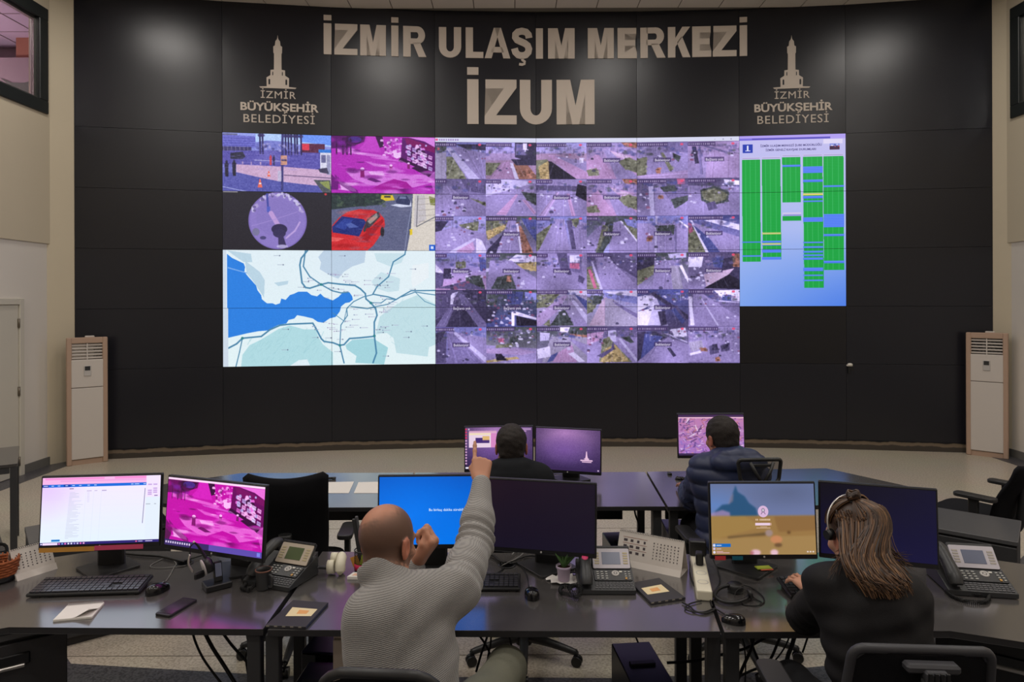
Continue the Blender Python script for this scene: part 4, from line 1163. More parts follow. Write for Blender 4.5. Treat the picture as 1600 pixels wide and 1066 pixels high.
def img_dark(nm, a, b):
    c = Canvas(160, 100)
    v = c.sub(0, 0, 160, 100)
    v.fill(a, b)
    yy, xx = np.mgrid[0:100, 0:160]
    v.a += (np.array(b) - v.a) * (np.clip(xx / 160.0, 0, 1) * 0.6)[..., None]
    return c.image(nm)

# ================================================================== the room
LX, RX = -5.60, 6.22            # side walls
WX = [-5.43, -3.73, -2.3765, -1.023, 0.3305, 1.684, 3.0375, 4.391, 6.13]   # panel joints of the curved wall
def wall_curve(x):
    return 9.19 - 0.0178 * (x - 0.9) ** 2
WP = [(x, wall_curve(x)) for x in WX]
def wall_y(x):
    for (x0, y0), (x1, y1) in zip(WP[:-1], WP[1:]):
        if x <= x1 or x1 == WX[-1]:
            return y0 + (y1 - y0) * (x - x0) / (x1 - x0)
ROWS = [1.12, 1.877, 2.634, 3.391, 4.148]
SKIRT = 0.115

def facet(i):
    """frame of wall facet i: origin, unit along, unit towards the room, length"""
    a, b = Vector((*WP[i], 0)), Vector((*WP[i + 1], 0))
    d = b - a
    L = d.length
    d /= L
    n = Vector((d.y, -d.x, 0))
    return a, d, n, L
def facet_matrix(i):
    a, d, n, L = facet(i)
    return Matrix(((d.x, -n.x, 0, a.x), (d.y, -n.y, 0, a.y), (0, 0, 1, 0), (0, 0, 0, 1))), L

# --- back wall: a dark carrier with panels on it
b = MB()
for i in range(8):
    Mx, L = facet_matrix(i)
    b.box((L / 2, 0.11, CEIL / 2), (L + 0.02, 0.16, CEIL), M=Mx)
wall_back = structure(b.build('wall_back', M['seam']))
wall_back['label'] = 'curved black panelled wall behind the video screens'
def wall_panel(i, z0, z1):
    Mx, L = facet_matrix(i)
    q = MB()
    q.box((L / 2, 0.012, (z0 + z1) / 2), (L - 0.003, 0.032, z1 - z0 - 0.003), bev=0.0008, M=Mx)
    q.build('panel', M['black_panel'], wall_back)
for i in range(8):
    wall_panel(i, ROWS[4], CEIL)
    wall_panel(i, SKIRT, ROWS[0])
    if i in (0, 7):
        for k in range(4):
            wall_panel(i, ROWS[k], ROWS[k + 1])

# skirting with a worn, unpainted upper edge
def skirting_mat():
    m = mat('worn_skirting', (70, 66, 62), 0.7, 0.2)
    nt = m.node_tree
    b_ = nt.nodes['Principled BSDF']
    tc = nt.nodes.new('ShaderNodeTexCoord')
    sx = nt.nodes.new('ShaderNodeSeparateXYZ')
    nz = nt.nodes.new('ShaderNodeTexNoise')
    nz.inputs['Scale'].default_value = 7.0
    nz.inputs['Detail'].default_value = 6
    ad = nt.nodes.new('ShaderNodeMath'); ad.operation = 'MULTIPLY_ADD'
    ad.inputs[1].default_value = 0.05
    rp = nt.nodes.new('ShaderNodeValToRGB')
    e = rp.color_ramp.elements
    e[0].position = 0.088; e[0].color = (*lin((72, 66, 60)), 1)
    e[1].position = 0.098; e[1].color = (*lin((122, 108, 92)), 1)
    x = e.new(0.128); x.color = (*lin((112, 99, 84)), 1)
    x = e.new(0.136); x.color = (*lin((34, 33, 34)), 1)
    nt.links.new(tc.outputs['Object'], sx.inputs[0])
    nt.links.new(tc.outputs['Object'], nz.inputs['Vector'])
    nt.links.new(nz.outputs['Fac'], ad.inputs[0])
    nt.links.new(sx.outputs['Z'], ad.inputs[2])
    nt.links.new(ad.outputs[0], rp.inputs['Fac'])
    nt.links.new(rp.outputs['Color'], b_.inputs['Base Color'])
    return m
b = MB()
for i in range(8):
    Mx, L = facet_matrix(i)
    b.box((L / 2, 0.004, SKIRT / 2), (L + 0.004, 0.05, SKIRT), M=Mx)
o = structure(b.build('baseboard_back', skirting_mat()))
o['label'] = 'worn grey skirting under the black wall'

# --- floor: beige vinyl, darker border
def floor_mat(name, c0, c1, rough):
    m = mat(name, c0, rough, 0.35)
    nt = m.node_tree
    b_ = nt.nodes['Principled BSDF']
    tc = nt.nodes.new('ShaderNodeTexCoord')
    n1 = nt.nodes.new('ShaderNodeTexNoise'); n1.inputs['Scale'].default_value = 70; n1.inputs['Detail'].default_value = 2
    n2 = nt.nodes.new('ShaderNodeTexNoise'); n2.inputs['Scale'].default_value = 1.3; n2.inputs['Detail'].default_value = 3
    rp = nt.nodes.new('ShaderNodeValToRGB')
    e = rp.color_ramp.elements
    e[0].position = 0.40; e[0].color = (*lin(c1), 1)
    e[1].position = 0.56; e[1].color = (*lin(c0), 1)
    mx = nt.nodes.new('ShaderNodeMix'); mx.data_type = 'RGBA'; mx.blend_type = 'MULTIPLY'
    mx.inputs[0].default_value = 0.16
    nt.links.new(tc.outputs['Object'], n1.inputs['Vector'])
    nt.links.new(tc.outputs['Object'], n2.inputs['Vector'])
    nt.links.new(n1.outputs['Fac'], rp.inputs['Fac'])
    nt.links.new(rp.outputs['Color'], mx.inputs[6])
    nt.links.new(n2.outputs['Color'], mx.inputs[7])
    nt.links.new(mx.outputs[2], b_.inputs['Base Color'])
    return m
b = MB()
b.box(((LX + RX) / 2, 3.2, -0.05), (RX - LX + 0.4, 12.8, 0.1))
floor = structure(b.build('floor', floor_mat('beige_speckled_vinyl', (206, 196, 178), (176, 165, 147), 0.28)))
floor['label'] = 'beige speckled vinyl floor'
inner = [(-5.34, 9.0), (-5.34, 6.3), (-4.45, 5.90), (-3.4, 4.7), (-2.41, 3.72), (-1.2, 3.59), (0.55, 3.56), (1.2, 3.60), (2.0, 3.72), (3.2, 4.6), (4.5, 5.75), (5.95, 6.3), (5.95, 9.0)]
b = MB()
b.prism([(LX, 8.6), (LX, -3.0), (RX, -3.0), (RX, 8.75), (5.95, 8.75), (5.95, 6.3)] + inner[::-1][2:-2] + [(-5.34, 6.3), (-5.34, 8.55)], -0.001, 0.003)
o = structure(b.build('trim_1', floor_mat('dark_speckled_vinyl', (92, 91, 94), (64, 63, 66), 0.35)))
o['label'] = 'dark grey border of the floor'
b = MB()
b.box((0.6, 3.80, 0.0006), (6.4, 0.006, 0.0012)); b.box((0.3, 5.9, 0.0006), (8.5, 0.006, 0.0012))
b.build('sheet_joint', mat('floor_joint', (120, 112, 100), 0.6, 0.2), floor)

# --- ceiling with tiles
b = MB()
b.box(((LX + RX) / 2, 3.2, CEIL + 0.06), (RX - LX + 0.6, 13.2, 0.1))
ceiling = structure(b.build('ceiling', M['ceiling_grid']))
ceiling['label'] = 'white tiled ceiling'
TS = 0.54
b = MB(); b.box((0, 0, 0), (TS - 0.012, TS - 0.012, 0.012), bev=0.002)
t0 = b.build('tile', M['ceiling'], ceiling)
nx = int((RX - LX) / TS)
first = True
for j in range(19):
    for i in range(nx):
        x, y = -5.35 + TS * (i + 0.5), 9.05 - TS * (j + 0.5)
        if j > 2:
            continue
        o = t0 if first else t0.copy()
        if not first:
            COL.objects.link(o)
        first = False
        o.location = (x, y, CEIL + 0.006)
b = MB()
b.box(((LX + RX) / 2, (9.05 - 3 * TS - 3.2) / 2, CEIL + 0.006), (RX - LX, 9.05 - 3 * TS + 3.2, 0.012))
b.build('ceiling_board', M['ceiling'], ceiling)

# --- side walls with a window opening each
def side_wall(name, x, sgn, win, label):
    """win = (y0, y1, z0, z1); the lower part is white, the upper part beige and 2 cm proud"""
    y0, y1, z0, z1 = win
    ye = 8.78 if sgn > 0 else 8.56
    b = MB()
    def slab(ya, yb, za, zb, t, mi):
        b.mi = mi
        xx = x + sgn * (0.10 - t / 2)
        b.box((xx, (ya + yb) / 2, (za + zb) / 2), (0.2 + t, yb - ya, zb - za))
    slab(-3.2, ye, 0, 2.67, 0.0, 0)
    slab(-3.2, ye, 2.67, z0, 0.02, 1)
    slab(-3.2, ye, z1, CEIL + 0.02, 0.02, 1)
    slab(y1, ye, z0, z1, 0.02, 1)
    slab(-3.2, y0, z0, z1, 0.02, 1)
    o = structure(b.build(name, [M['wall_low'], M['wall_up']]))
    o['label'] = label
    return o
WINL = (6.2, 8.2, 4.22, 5.48)
WINR = (6.4, 8.46, 4.20, 5.56)
wl = side_wall('wall_left', LX, -1, WINL, 'white and beige wall on the left with a door and a high window')
wr = side_wall('wall_right', RX, 1, WINR, 'white and beige wall on the right with a high window')
b = MB(); b.prism([(-5.43, 8.47), (-5.43, 8.62), (-5.80, 8.62), (-5.80, 8.22), (-5.60, 8.22)], 0, CEIL); structure(b.build('trim_2', M['wall_up']))['label'] = 'narrow beige wall edge at the left end of the black wall'
b = MB(); b.prism([(6.13, 8.70), (6.22, 8.50), (6.42, 8.50), (6.42, 8.85), (6.13, 8.85)], 0, CEIL); structure(b.build('trim_3', M['wall_up']))['label'] = 'narrow beige wall edge at the right end of the black wall'
b = MB(); b.box(((LX + RX) / 2, -3.15, CEIL / 2), (RX - LX + 0.4, 0.1, CEIL)); structure(b.build('wall_front', M['wall_low']))['label'] = 'wall behind the camera'
M['skirt'] = mat('grey_skirting', (112, 110, 106), 0.5, 0.3)
b = MB(); b.box((LX + 0.008, 2.0, 0.05), (0.016, 9.7, 0.1)); b.box((LX + 0.008, 8.16, 0.05), (0.016, 0.8, 0.1)); structure(b.build('baseboard_left', M['skirt']))['label'] = 'grey skirting along the left wall'
b = MB(); b.box((RX - 0.008, 2.8, 0.05), (0.016, 11.8, 0.1)); structure(b.build('baseboard_right', M['skirt']))['label'] = 'grey skirting along the right wall'

M['win_frame'] = mat('black_window_frame', (34, 38, 38), 0.4, 0.5)
g = bpy.data.materials.new('window_glass'); g.use_nodes = True
gb = g.node_tree.nodes['Principled BSDF']
gb.inputs['Base Color'].default_value = (0.95, 0.96, 0.95, 1); gb.inputs['Roughness'].default_value = 0.02
gb.inputs['Transmission Weight'].default_value = 1.0; gb.inputs['IOR'].default_value = 1.45
M['glass'] = g
def window(name, x, sgn, win, label):
    y0, y1, z0, z1 = win
    o = structure(bpy.data.objects.new(name, None)); COL.objects.link(o)
    o['label'] = label
    b = MB()
    w, d = 0.15, 0.10
    xx = x + sgn * (d / 2 - 0.045)
    b.box((xx, (y0 + y1) / 2, z0 + w / 2), (d, y1 - y0, w), bev=0.006); b.box((xx, (y0 + y1) / 2, z1 - w / 2), (d, y1 - y0, w), bev=0.006)
    b.box((xx, y1 - w / 2, (z0 + z1) / 2), (d, w, z1 - z0 - 2 * w), bev=0.006); b.box((xx, y0 + w / 2, (z0 + z1) / 2), (d, w, z1 - z0 - 2 * w), bev=0.006)
    b.build('window_frame', M['win_frame'], o)
    b = MB()
    r = 0.03
    xs = x + sgn * 0.035
    for (cy, cz, sy, sz) in (((y0 + y1) / 2, z0 + w + r / 2, y1 - y0 - 2 * w, r), ((y0 + y1) / 2, z1 - w - r / 2, y1 - y0 - 2 * w, r), (y1 - w - r / 2, (z0 + z1) / 2, r, z1 - z0 - 2 * w - 2 * r), (y0 + w + r / 2, (z0 + z1) / 2, r, z1 - z0 - 2 * w - 2 * r)):
        b.box((xs, cy, cz), (0.05, sy, sz))
    b.build('glazing_bead', M['metal'], o)
    b = MB(); b.box((xs, (y0 + y1) / 2, (z0 + z1) / 2), (0.008, y1 - y0 - 2 * w - 2 * r, z1 - z0 - 2 * w - 2 * r)); b.build('pane', M['glass'], o)
    return o
window('window_1', LX, -1, WINL, 'black framed high window in the left wall, a lit pink room behind it')
window('window_2', RX, 1, WINR, 'black framed high window in the right wall')
# the rooms behind the two windows
def annex(name, x, sgn, win, cols, fill_light):
    y0, y1, z0, z1 = win
    o = structure(bpy.data.objects.new(name, None)); COL.objects.link(o)
    o['label'] = 'room seen through the high window in the ' + ('left' if sgn < 0 else 'right') + ' wall'
    xa, xb = x + sgn * 0.24, x + sgn * 2.4
    ya, yb, za, zb = y0 - 0.6, y1 + 1.1, z0 - 0.7, z1 + 0.40
    cx, cy, cz = (xa + xb) / 2, (ya + yb) / 2, (za + zb) / 2
    sx, sy, sz = abs(xb - xa), yb - ya, zb - za
    for nm, c, s, m in (('annex_ceiling', (cx, cy, zb), (sx, sy, 0.05), cols[0]), ('annex_end_wall', (cx, yb, cz), (sx, 0.05, sz), cols[1]), ('annex_far_wall', (xb, cy, cz), (0.05, sy, sz), cols[2]),
                        ('annex_floor', (cx, cy, za), (sx, sy, 0.05), cols[2]), ('annex_near_wall', (cx, ya, cz), (sx, 0.05, sz), cols[2])):
        b = MB(); b.box(c, s); b.build(nm, m, o)
    l = bpy.data.lights.new('annex_fill', 'POINT'); l.shadow_soft_size = 0.15; l.energy = fill_light[0]; l.color = fill_light[1]  # unseen point light added below the sill to brighten the annex
    lo = bpy.data.objects.new('annex_fill', l); lo.location = (cx + sgn * 0.3, y1 - 0.5, z0 - 0.05); COL.objects.link(lo)
    return o, (xa, xb, ya, yb, za, zb)
M['an_ceil'] = mat('annex_ceiling_paint', (222, 196, 218), 0.8, 0.2)
M['an_end'] = mat('annex_brick_red_paint', (176, 118, 98), 0.8, 0.2)
M['an_wall'] = mat('annex_mauve_paint', (168, 146, 152), 0.8, 0.2)
M['an_grey'] = mat('annex_grey_paint', (110, 110, 104), 0.8, 0.2)
ann, ext = annex('wall_annex', LX, -1, WINL, (M['an_ceil'], M['an_wall'], M['an_wall']), (46.0, (1.0, 0.90, 0.97)))
for o_ in list(ann.children):
    if o_.name.startswith('annex_ceiling'):
        o_.location.z -= ext[5] - 5.44
b = MB(); b.box((-6.30, 9.0, 4.8), (0.32, 0.2, 1.3)); b.build('annex_pillar', M['an_end'], ann)
b = MB(); b.box((-7.0, 8.86, 4.2), (2.2, 0.06, 1.86)); b.build('annex_parapet', M['an_wall'], ann)
me = bpy.data.meshes.new('annex_dark_band')
b = MB(); b.prism([(-6.60, 4.86), (-6.45, 4.80), (-6.30, 4.80), (-6.10, 4.86), (-6.10, 4.56), (-6.30, 4.64), (-6.48, 4.76)], 0, 0.01, M=Matrix(((1, 0, 0, 0), (0, 0, -1, 8.828), (0, 1, 0, 0), (0, 0, 0, 1)))); b.build('annex_dark_band', M['an_grey'], ann)
me = text_mesh('wusi', off=0.01, extrude=0.01)
for v_ in me.vertices:
    v_.co = (-6.98 + v_.co.x * 0.16, 8.826 - v_.co.z * 0.1, 4.84 + v_.co.y * 0.15)
link('annex_lettering', me, M['an_grey'], ann)
b = MB()
for k in range(5):
    b.box(((ext[0] + ext[1]) / 2, 7.6 + 0.55 * k, 5.412), (2.1, 0.012, 0.006)); b.box((ext[0] - 0.5 * (k + 0.5), 8.6, 5.412), (0.012, 2.9, 0.006))
b.build('annex_ceiling_joint', M['an_wall'], ann)
annex('wall_annex_right', RX, 1, WINR, (M['an_grey'], M['an_grey'], M['an_grey']), (14.0, (0.9, 1.0, 0.95)))

# --- door in the left wall
door = structure(bpy.data.objects.new('door_1', None)); COL.objects.link(door)
door['label'] = 'off-white door with steel hinges in the left wall'
M['door'] = mat('door_paint', (206, 200, 186), 0.55, 0.35)
DY0, DY1, DH = 6.84, 7.72, 1.94
b = MB()
b.box((LX + 0.012, DY1 + 0.035, (DH + 0.07) / 2), (0.05, 0.07, DH + 0.07), bev=0.004); b.box((LX + 0.012, DY0 - 0.035, (DH + 0.07) / 2), (0.05, 0.07, DH + 0.07), bev=0.004)
b.box((LX + 0.012, (DY0 + DY1) / 2, DH + 0.035), (0.05, DY1 - DY0, 0.07), bev=0.004)
b.build('door_frame', M['door'], door)
b = MB(); b.box((LX + 0.004, (DY0 + DY1) / 2, DH / 2 + 0.003), (0.03, DY1 - DY0 - 0.008, DH - 0.01), bev=0.003); b.build('door_leaf', M['door'], door)
for z in (1.73, 0.96, 0.17):
    b = MB(); b.cyl((LX + 0.03, DY1 - 0.01, z - 0.05), (LX + 0.03, DY1 - 0.01, z + 0.05), 0.012, n=10); b.build('hinge', mat('dull_steel', (120, 110, 96), 0.4, 0.5, metal=0.6) if 'hinge_m' not in M else M['hinge_m'], door)
b = MB(); b.cyl((LX + 0.02, DY0 + 0.08, 1.0), (LX + 0.08, DY0 + 0.08, 1.0), 0.012, n=10); b.box((LX + 0.08, DY0 + 0.13, 1.0), (0.018, 0.12, 0.02), bev=0.006); b.build('door_handle', M['metal'], door)

# ================================================================== video wall
vw = thing('video_wall', 'large curved video wall of camera feeds, a city map and green tables', 'video wall', (0.33, wall_curve(0.33), 0))
M['wall_screen'] = screen_mat('video_wall_screen', IMG_WALL, 1.0)
M['screen_off'] = mat('dark_display', (22, 21, 25), 0.32, 0.5, noise=(150, 0.2))
M['screen_body'] = mat('display_body', (14, 14, 15), 0.5, 0.3)
inv = Matrix.Translation(-vw.location)
for c in range(6):
    Mx, L = facet_matrix(c + 1)
    Mx = inv @ Mx
    for r in range(4):
        z0, z1 = ROWS[3 - r], ROWS[4 - r]
        off = (c == 5 and r == 3)
        q = MB()
        q.box((L / 2, 0.012, (z0 + z1) / 2), (L - 0.003, 0.032, z1 - z0 - 0.003), M=Mx)
        body = q.build('display', M['screen_body'], vw)
        q = MB()
        e = 0.0022
        q.quad((e, -0.0052, z0 + e), (L - e, -0.0052, z0 + e), (L - e, -0.0052, z1 - e), (e, -0.0052, z1 - e),
               uv=((c / 6, 1 - (r + 1) / 4), ((c + 1) / 6, 1 - (r + 1) / 4), ((c + 1) / 6, 1 - r / 4), (c / 6, 1 - r / 4)), M=Mx)
        p = q.build('screen', M['screen_off'] if off else M['wall_screen'], body)
        if off:
            body['label'] = 'switched-off display'

# ================================================================== letters and emblems on the wall
def wall_x(u, v=300):
    u, v = unroll(u, v)
    x = 0.0
    for _ in range(12):
        x = (u - 800) / F_PX * wall_y(x)
    return x
def wall_z(v, u=840):
    uu, vv = unroll(u, v)
    return CAM_H - (vv - HORIZON) / F_PX * wall_y(wall_x(u))
def on_wall(me, out=0.012):
    """x = along the wall, y = height, z = thickness -> the curved wall"""
    for v in me.vertices:
        x, z, t = v.co
        v.co = (x, wall_y(x) - 0.0045 - (t + out / 2), z)
    me.update()
def strip(path, half):
    """a stroke of constant width along a centre line, as quads"""
    n = len(path); L, R = [], []
    for i in range(n):
        (ax, ay), (bx, by) = path[max(i - 1, 0)], path[min(i + 1, n - 1)]
        d = math.hypot(bx - ax, by - ay)
        nx_, ny_ = -(by - ay) / d * half, (bx - ax) / d * half
        L.append((path[i][0] + nx_, path[i][1] + ny_)); R.append((path[i][0] - nx_, path[i][1] - ny_))
    return [[R[i], R[i + 1], L[i + 1], L[i]] for i in range(n - 1)]
def between(o, i_):
    return [[o[k], o[k + 1], i_[k + 1], i_[k]] for k in range(len(o) - 1)]
def arc(cx, cy, rx, ry, a0, a1, n=8):
    return [(cx + rx * math.cos(math.radians(a0 + (a1 - a0) * k / n)), cy + ry * math.sin(math.radians(a0 + (a1 - a0) * k / n))) for k in range(n + 1)]
def glyph_polys(ch, w, h):
    """heavy grotesque capitals, drawn in a w by h box"""
    t = 0.24 * h                     # stem
    b = 0.20 * h                     # bar
    if ch in 'Iİ':
        P = [[(0, 0), (w, 0), (w, h), (0, h)]]
        if ch == 'İ':
            P.append([(0, 1.10 * h), (w, 1.10 * h), (w, 1.27 * h), (0, 1.27 * h)])
        return P
    if ch == 'Z':
        return [[(0, 0), (w, 0), (w, b), (.36 * w, b), (w, .82 * h), (w, h), (.03 * w, h), (.03 * w, h - b), (.6 * w, h - b), (0, .18 * h)]]
    if ch == 'M':
        return [[(0, 0), (.25 * w, 0), (.25 * w, .66 * h), (.41 * w, 0), (.59 * w, 0), (.75 * w, .66 * h), (.75 * w, 0), (w, 0), (w, h), (.64 * w, h), (.5 * w, .42 * h), (.36 * w, h), (0, h)]]
    if ch == 'L':
        return [[(0, 0), (w, 0), (w, b), (t, b), (t, h), (0, h)]]
    if ch == 'E':
        return [[(0, 0), (w, 0), (w, b), (t, b), (t, .41 * h), (.92 * w, .41 * h), (.92 * w, .60 * h), (t, .60 * h), (t, h - b), (.97 * w, h - b), (.97 * w, h), (0, h)]]
    if ch == 'A':
        return [[(0, 0), (.27 * w, 0), (.60 * w, h), (.36 * w, h)], [(.73 * w, 0), (w, 0), (.64 * w, h), (.40 * w, h)], [(.24 * w, .19 * h), (.76 * w, .19 * h), (.68 * w, .37 * h), (.32 * w, .37 * h)]]
    if ch == 'K':
        return [[(0, 0), (t, 0), (t, h), (0, h)], [(.3 * w, .32 * h), (.3 * w, .60 * h), (.64 * w, h), (.99 * w, h)], [(.66 * w, 0), (w, 0), (.62 * w, .70 * h), (.40 * w, .50 * h)]]
    if ch == 'U':
        r = .36 * h
        o = [(0, h)] + arc(w / 2, r, w / 2, r, 180, 360, 14) + [(w, h)]
        i_ = [(t, h)] + arc(w / 2, r, w / 2 - t, r - b, 180, 360, 14) + [(w - t, h)]
        return between(o, i_)
    if ch == 'R':
        o = [(t * .8, h)] + arc(.62 * w, .71 * h, .34 * w, .29 * h, 90, -90, 12) + [(t * .8, .42 * h)]
        i_ = [(t * .8, .81 * h)] + arc(.58 * w, .705 * h, .09 * w, .105 * h, 90, -90, 12) + [(t * .8, .60 * h)]
        return [[(0, 0), (t, 0), (t, h), (0, h)]] + between(o, i_) + [[(.68 * w, 0), (1.02 * w, 0), (.74 * w, .47 * h), (.42 * w, .47 * h)]]
    if ch == 'Ş':
        c = [(.84, .68), (.81, .79), (.70, .875), (.5, .905), (.30, .87), (.19, .79), (.18, .70), (.27, .61), (.45, .555), (.62, .505), (.77, .43), (.83, .32), (.80, .21), (.68, .12), (.5, .09), (.32, .115), (.19, .205), (.14, .33)]
        P = strip([(x * w, y * h) for x, y in c], .113 * h)
        q = [(.50, .02), (.52, -.05), (.63, -.10), (.62, -.17), (.50, -.20), (.36, -.185)]
        return P + strip([(x * w, y * h) for x, y in q], .042 * h)
def wall_glyph(ch, x0, x1, z0, z1, name, parent, out=0.012, m=None, **_):
    q = MB()
    for P in glyph_polys(ch, x1 - x0, z1 - z0):
        area = sum(P[k - 1][0] * P[k][1] - P[k][0] * P[k - 1][1] for k in range(len(P)))
        if area < 0:
            P = P[::-1]
        q.prism([(x0 + p[0], z0 + p[1]) for p in P], -out / 2, out / 2)
    bmesh.ops.triangulate(q.bm, faces=q.bm.faces[:])
    me = bpy.data.meshes.new(name)
    q.bm.to_mesh(me); q.bm.free()
    on_wall(me, out)
    for v in me.vertices:
        v.co -= parent.location
    return link(name, me, m or M['letters'], parent)
Z0a, Z1a = wall_z(92.3), wall_z(45.0)
sign1 = thing('wall_sign', 'upper line of big white letters İZMİR ULAŞIM MERKEZİ on black wall', 'sign', (0.33, wall_y(0.33), Z0a))
for ch, u0, u1 in (('İ', 507, 519), ('Z', 523.5, 559.5), ('M', 564, 604), ('İ', 612.5, 623.5), ('R', 631, 666.5), ('U', 686.7, 721.5), ('L', 728.5, 756), ('A', 758, 798), ('Ş', 800, 832.5), ('I', 838, 849), ('M', 857, 898.5),
                   ('M', 919, 959.5), ('E', 965.5, 995.5), ('R', 1001, 1039.5), ('K', 1044, 1079), ('E', 1082, 1111.5), ('Z', 1114, 1151), ('İ', 1156, 1167.5)):
    wall_glyph(ch, wall_x(u0), wall_x(u1), Z0a, Z1a, 'letter', sign1, off=0.045)
Z0b, Z1b = wall_z(195.0), wall_z(125.5)
sign2 = thing('wall_sign', 'large white letters İZUM above the video wall', 'sign', (0.33, wall_y(0.33), Z0b))
for ch, u0, u1 in (('İ', 730.6, 748.2), ('Z', 757.6, 807.6), ('U', 812.6, 862.8), ('M', 870, 929.2)):
    wall_glyph(ch, wall_x(u0), wall_x(u1), Z0b, Z1b, 'letter', sign2, off=0.045)

TOWER = [(530, 98), (533, 125), (538, 140), (552, 156), (557, 200), (573, 209), (572, 268), (566, 280), (567, 436), (600, 440), (602, 492), (640, 515), (638, 602), (712, 606), (700, 618)]
def emblem(u0, v0, k, label):
    """u0, v0: picture position of the drawing's (530, 612); k: drawing units per picture pixel"""
    def X(px): return wall_x(u0 + (px - 530) / k, 140)
    def Z(py): return wall_z(v0 + (py - 612) / k, u0)
    e = thing('wall_emblem', label, 'emblem', (X(530), wall_y(X(530)), Z(960)))
    b = MB()
    for (xa, ya), (xb, yb) in zip(TOWER[:-1], TOWER[1:]):
        if abs(ya - yb) < 0.5: continue
        b.prism([(X(1060 - xb), Z(yb)), (X(xb), Z(yb)), (X(xa) + 1e-4, Z(ya)), (X(1060 - xa), Z(ya))] if yb > ya else [(X(1060 - xa), Z(ya)), (X(xa), Z(ya)), (X(xb), Z(yb)), (X(1060 - xb), Z(yb))], -0.004, 0.004)
    me = bpy.data.meshes.new('clock_tower'); b.bm.to_mesh(me); b.bm.free()
    on_wall(me, 0.008)
    o = link('clock_tower', me, M['letters'], e)
    for v in me.vertices: v.co -= e.location
    for (xa, xb, ya, yb) in ((440, 456, 535, 582), (606, 622, 535, 582), (478, 486, 462, 492), (572, 580, 462, 492)):
        b = MB(); b.prism([(X(xa), Z(yb)), (X(xb), Z(yb)), (X(xb), Z(ya)), (X((xa + xb) / 2), Z(ya - 8)), (X(xa), Z(ya))], 0.0045, 0.0065)
        me = bpy.data.meshes.new('tower_opening'); b.bm.to_mesh(me); b.bm.free()
        on_wall(me, 0.008); o2 = link('tower_opening', me, M['black_panel'], e)
        for v in me.vertices: v.co -= e.location
    for nm, s, x0, x1, y0, y1, off in (('lettering', 'İZMİR', 363, 706, 716, 648, 0.0), ('lettering', 'BÜYÜKŞEHİR', 164, 930, 842, 764, 0.026), ('lettering', 'BELEDİYESİ', 194, 890, 958, 880, 0.0)):
        me = text_mesh(s, off=off, extrude=0.5, res=3, spacing=1.12 if off == 0 else 1.0)
        co = np.array([v.co[:] for v in me.vertices])
        ref = text_mesh('E', off=off, res=2); rc = np.array([v.co[:] for v in ref.vertices]); bpy.data.meshes.remove(ref)
        xa, xb = co[:, 0].min(), co[:, 0].max()
        za, zb = Z(y0), Z(y1)
        xs0, xs1 = X(x0), X(x1)
        co[:, 0] = xs0 + (co[:, 0] - xa) / (xb - xa) * (xs1 - xs0)
        co[:, 1] = za + (co[:, 1] - rc[:, 1].min()) / (rc[:, 1].max() - rc[:, 1].min()) * (zb - za)
        co[:, 2] *= 0.008
        me.vertices.foreach_set('co', co.ravel())
        on_wall(me, 0.008)
        o = link(nm, me, M['letters'], e)
        for v in me.vertices: v.co -= e.location
emblem(434.5, 137.5, 6.272, 'white clock tower emblem left of the big wall letters')
emblem(1236.5, 137.5, 6.272, 'white clock tower emblem right of the big wall letters')

# small sensor on the wall
p = at(1328, 570, wall_y(wall_x(1328)) - 0.03)
s = thing('wall_sensor', 'small white sensor on a black bracket by the switched-off display', 'sensor', p)
b = MB(); b.ball((0, 0, 0), (0.036, 0.03, 0.022), 14); b.box((0, 0.012, -0.012), (0.07, 0.04, 0.02), bev=0.006); b.build('sensor_head', M['white_plastic'], s)
b = MB(); b.box((-0.005, 0.015, -0.07), (0.025, 0.02, 0.10), bev=0.004); b.box((0.03, 0.022, -0.05), (0.06, 0.012, 0.05), bev=0.003); b.build('bracket', M['black'], s)

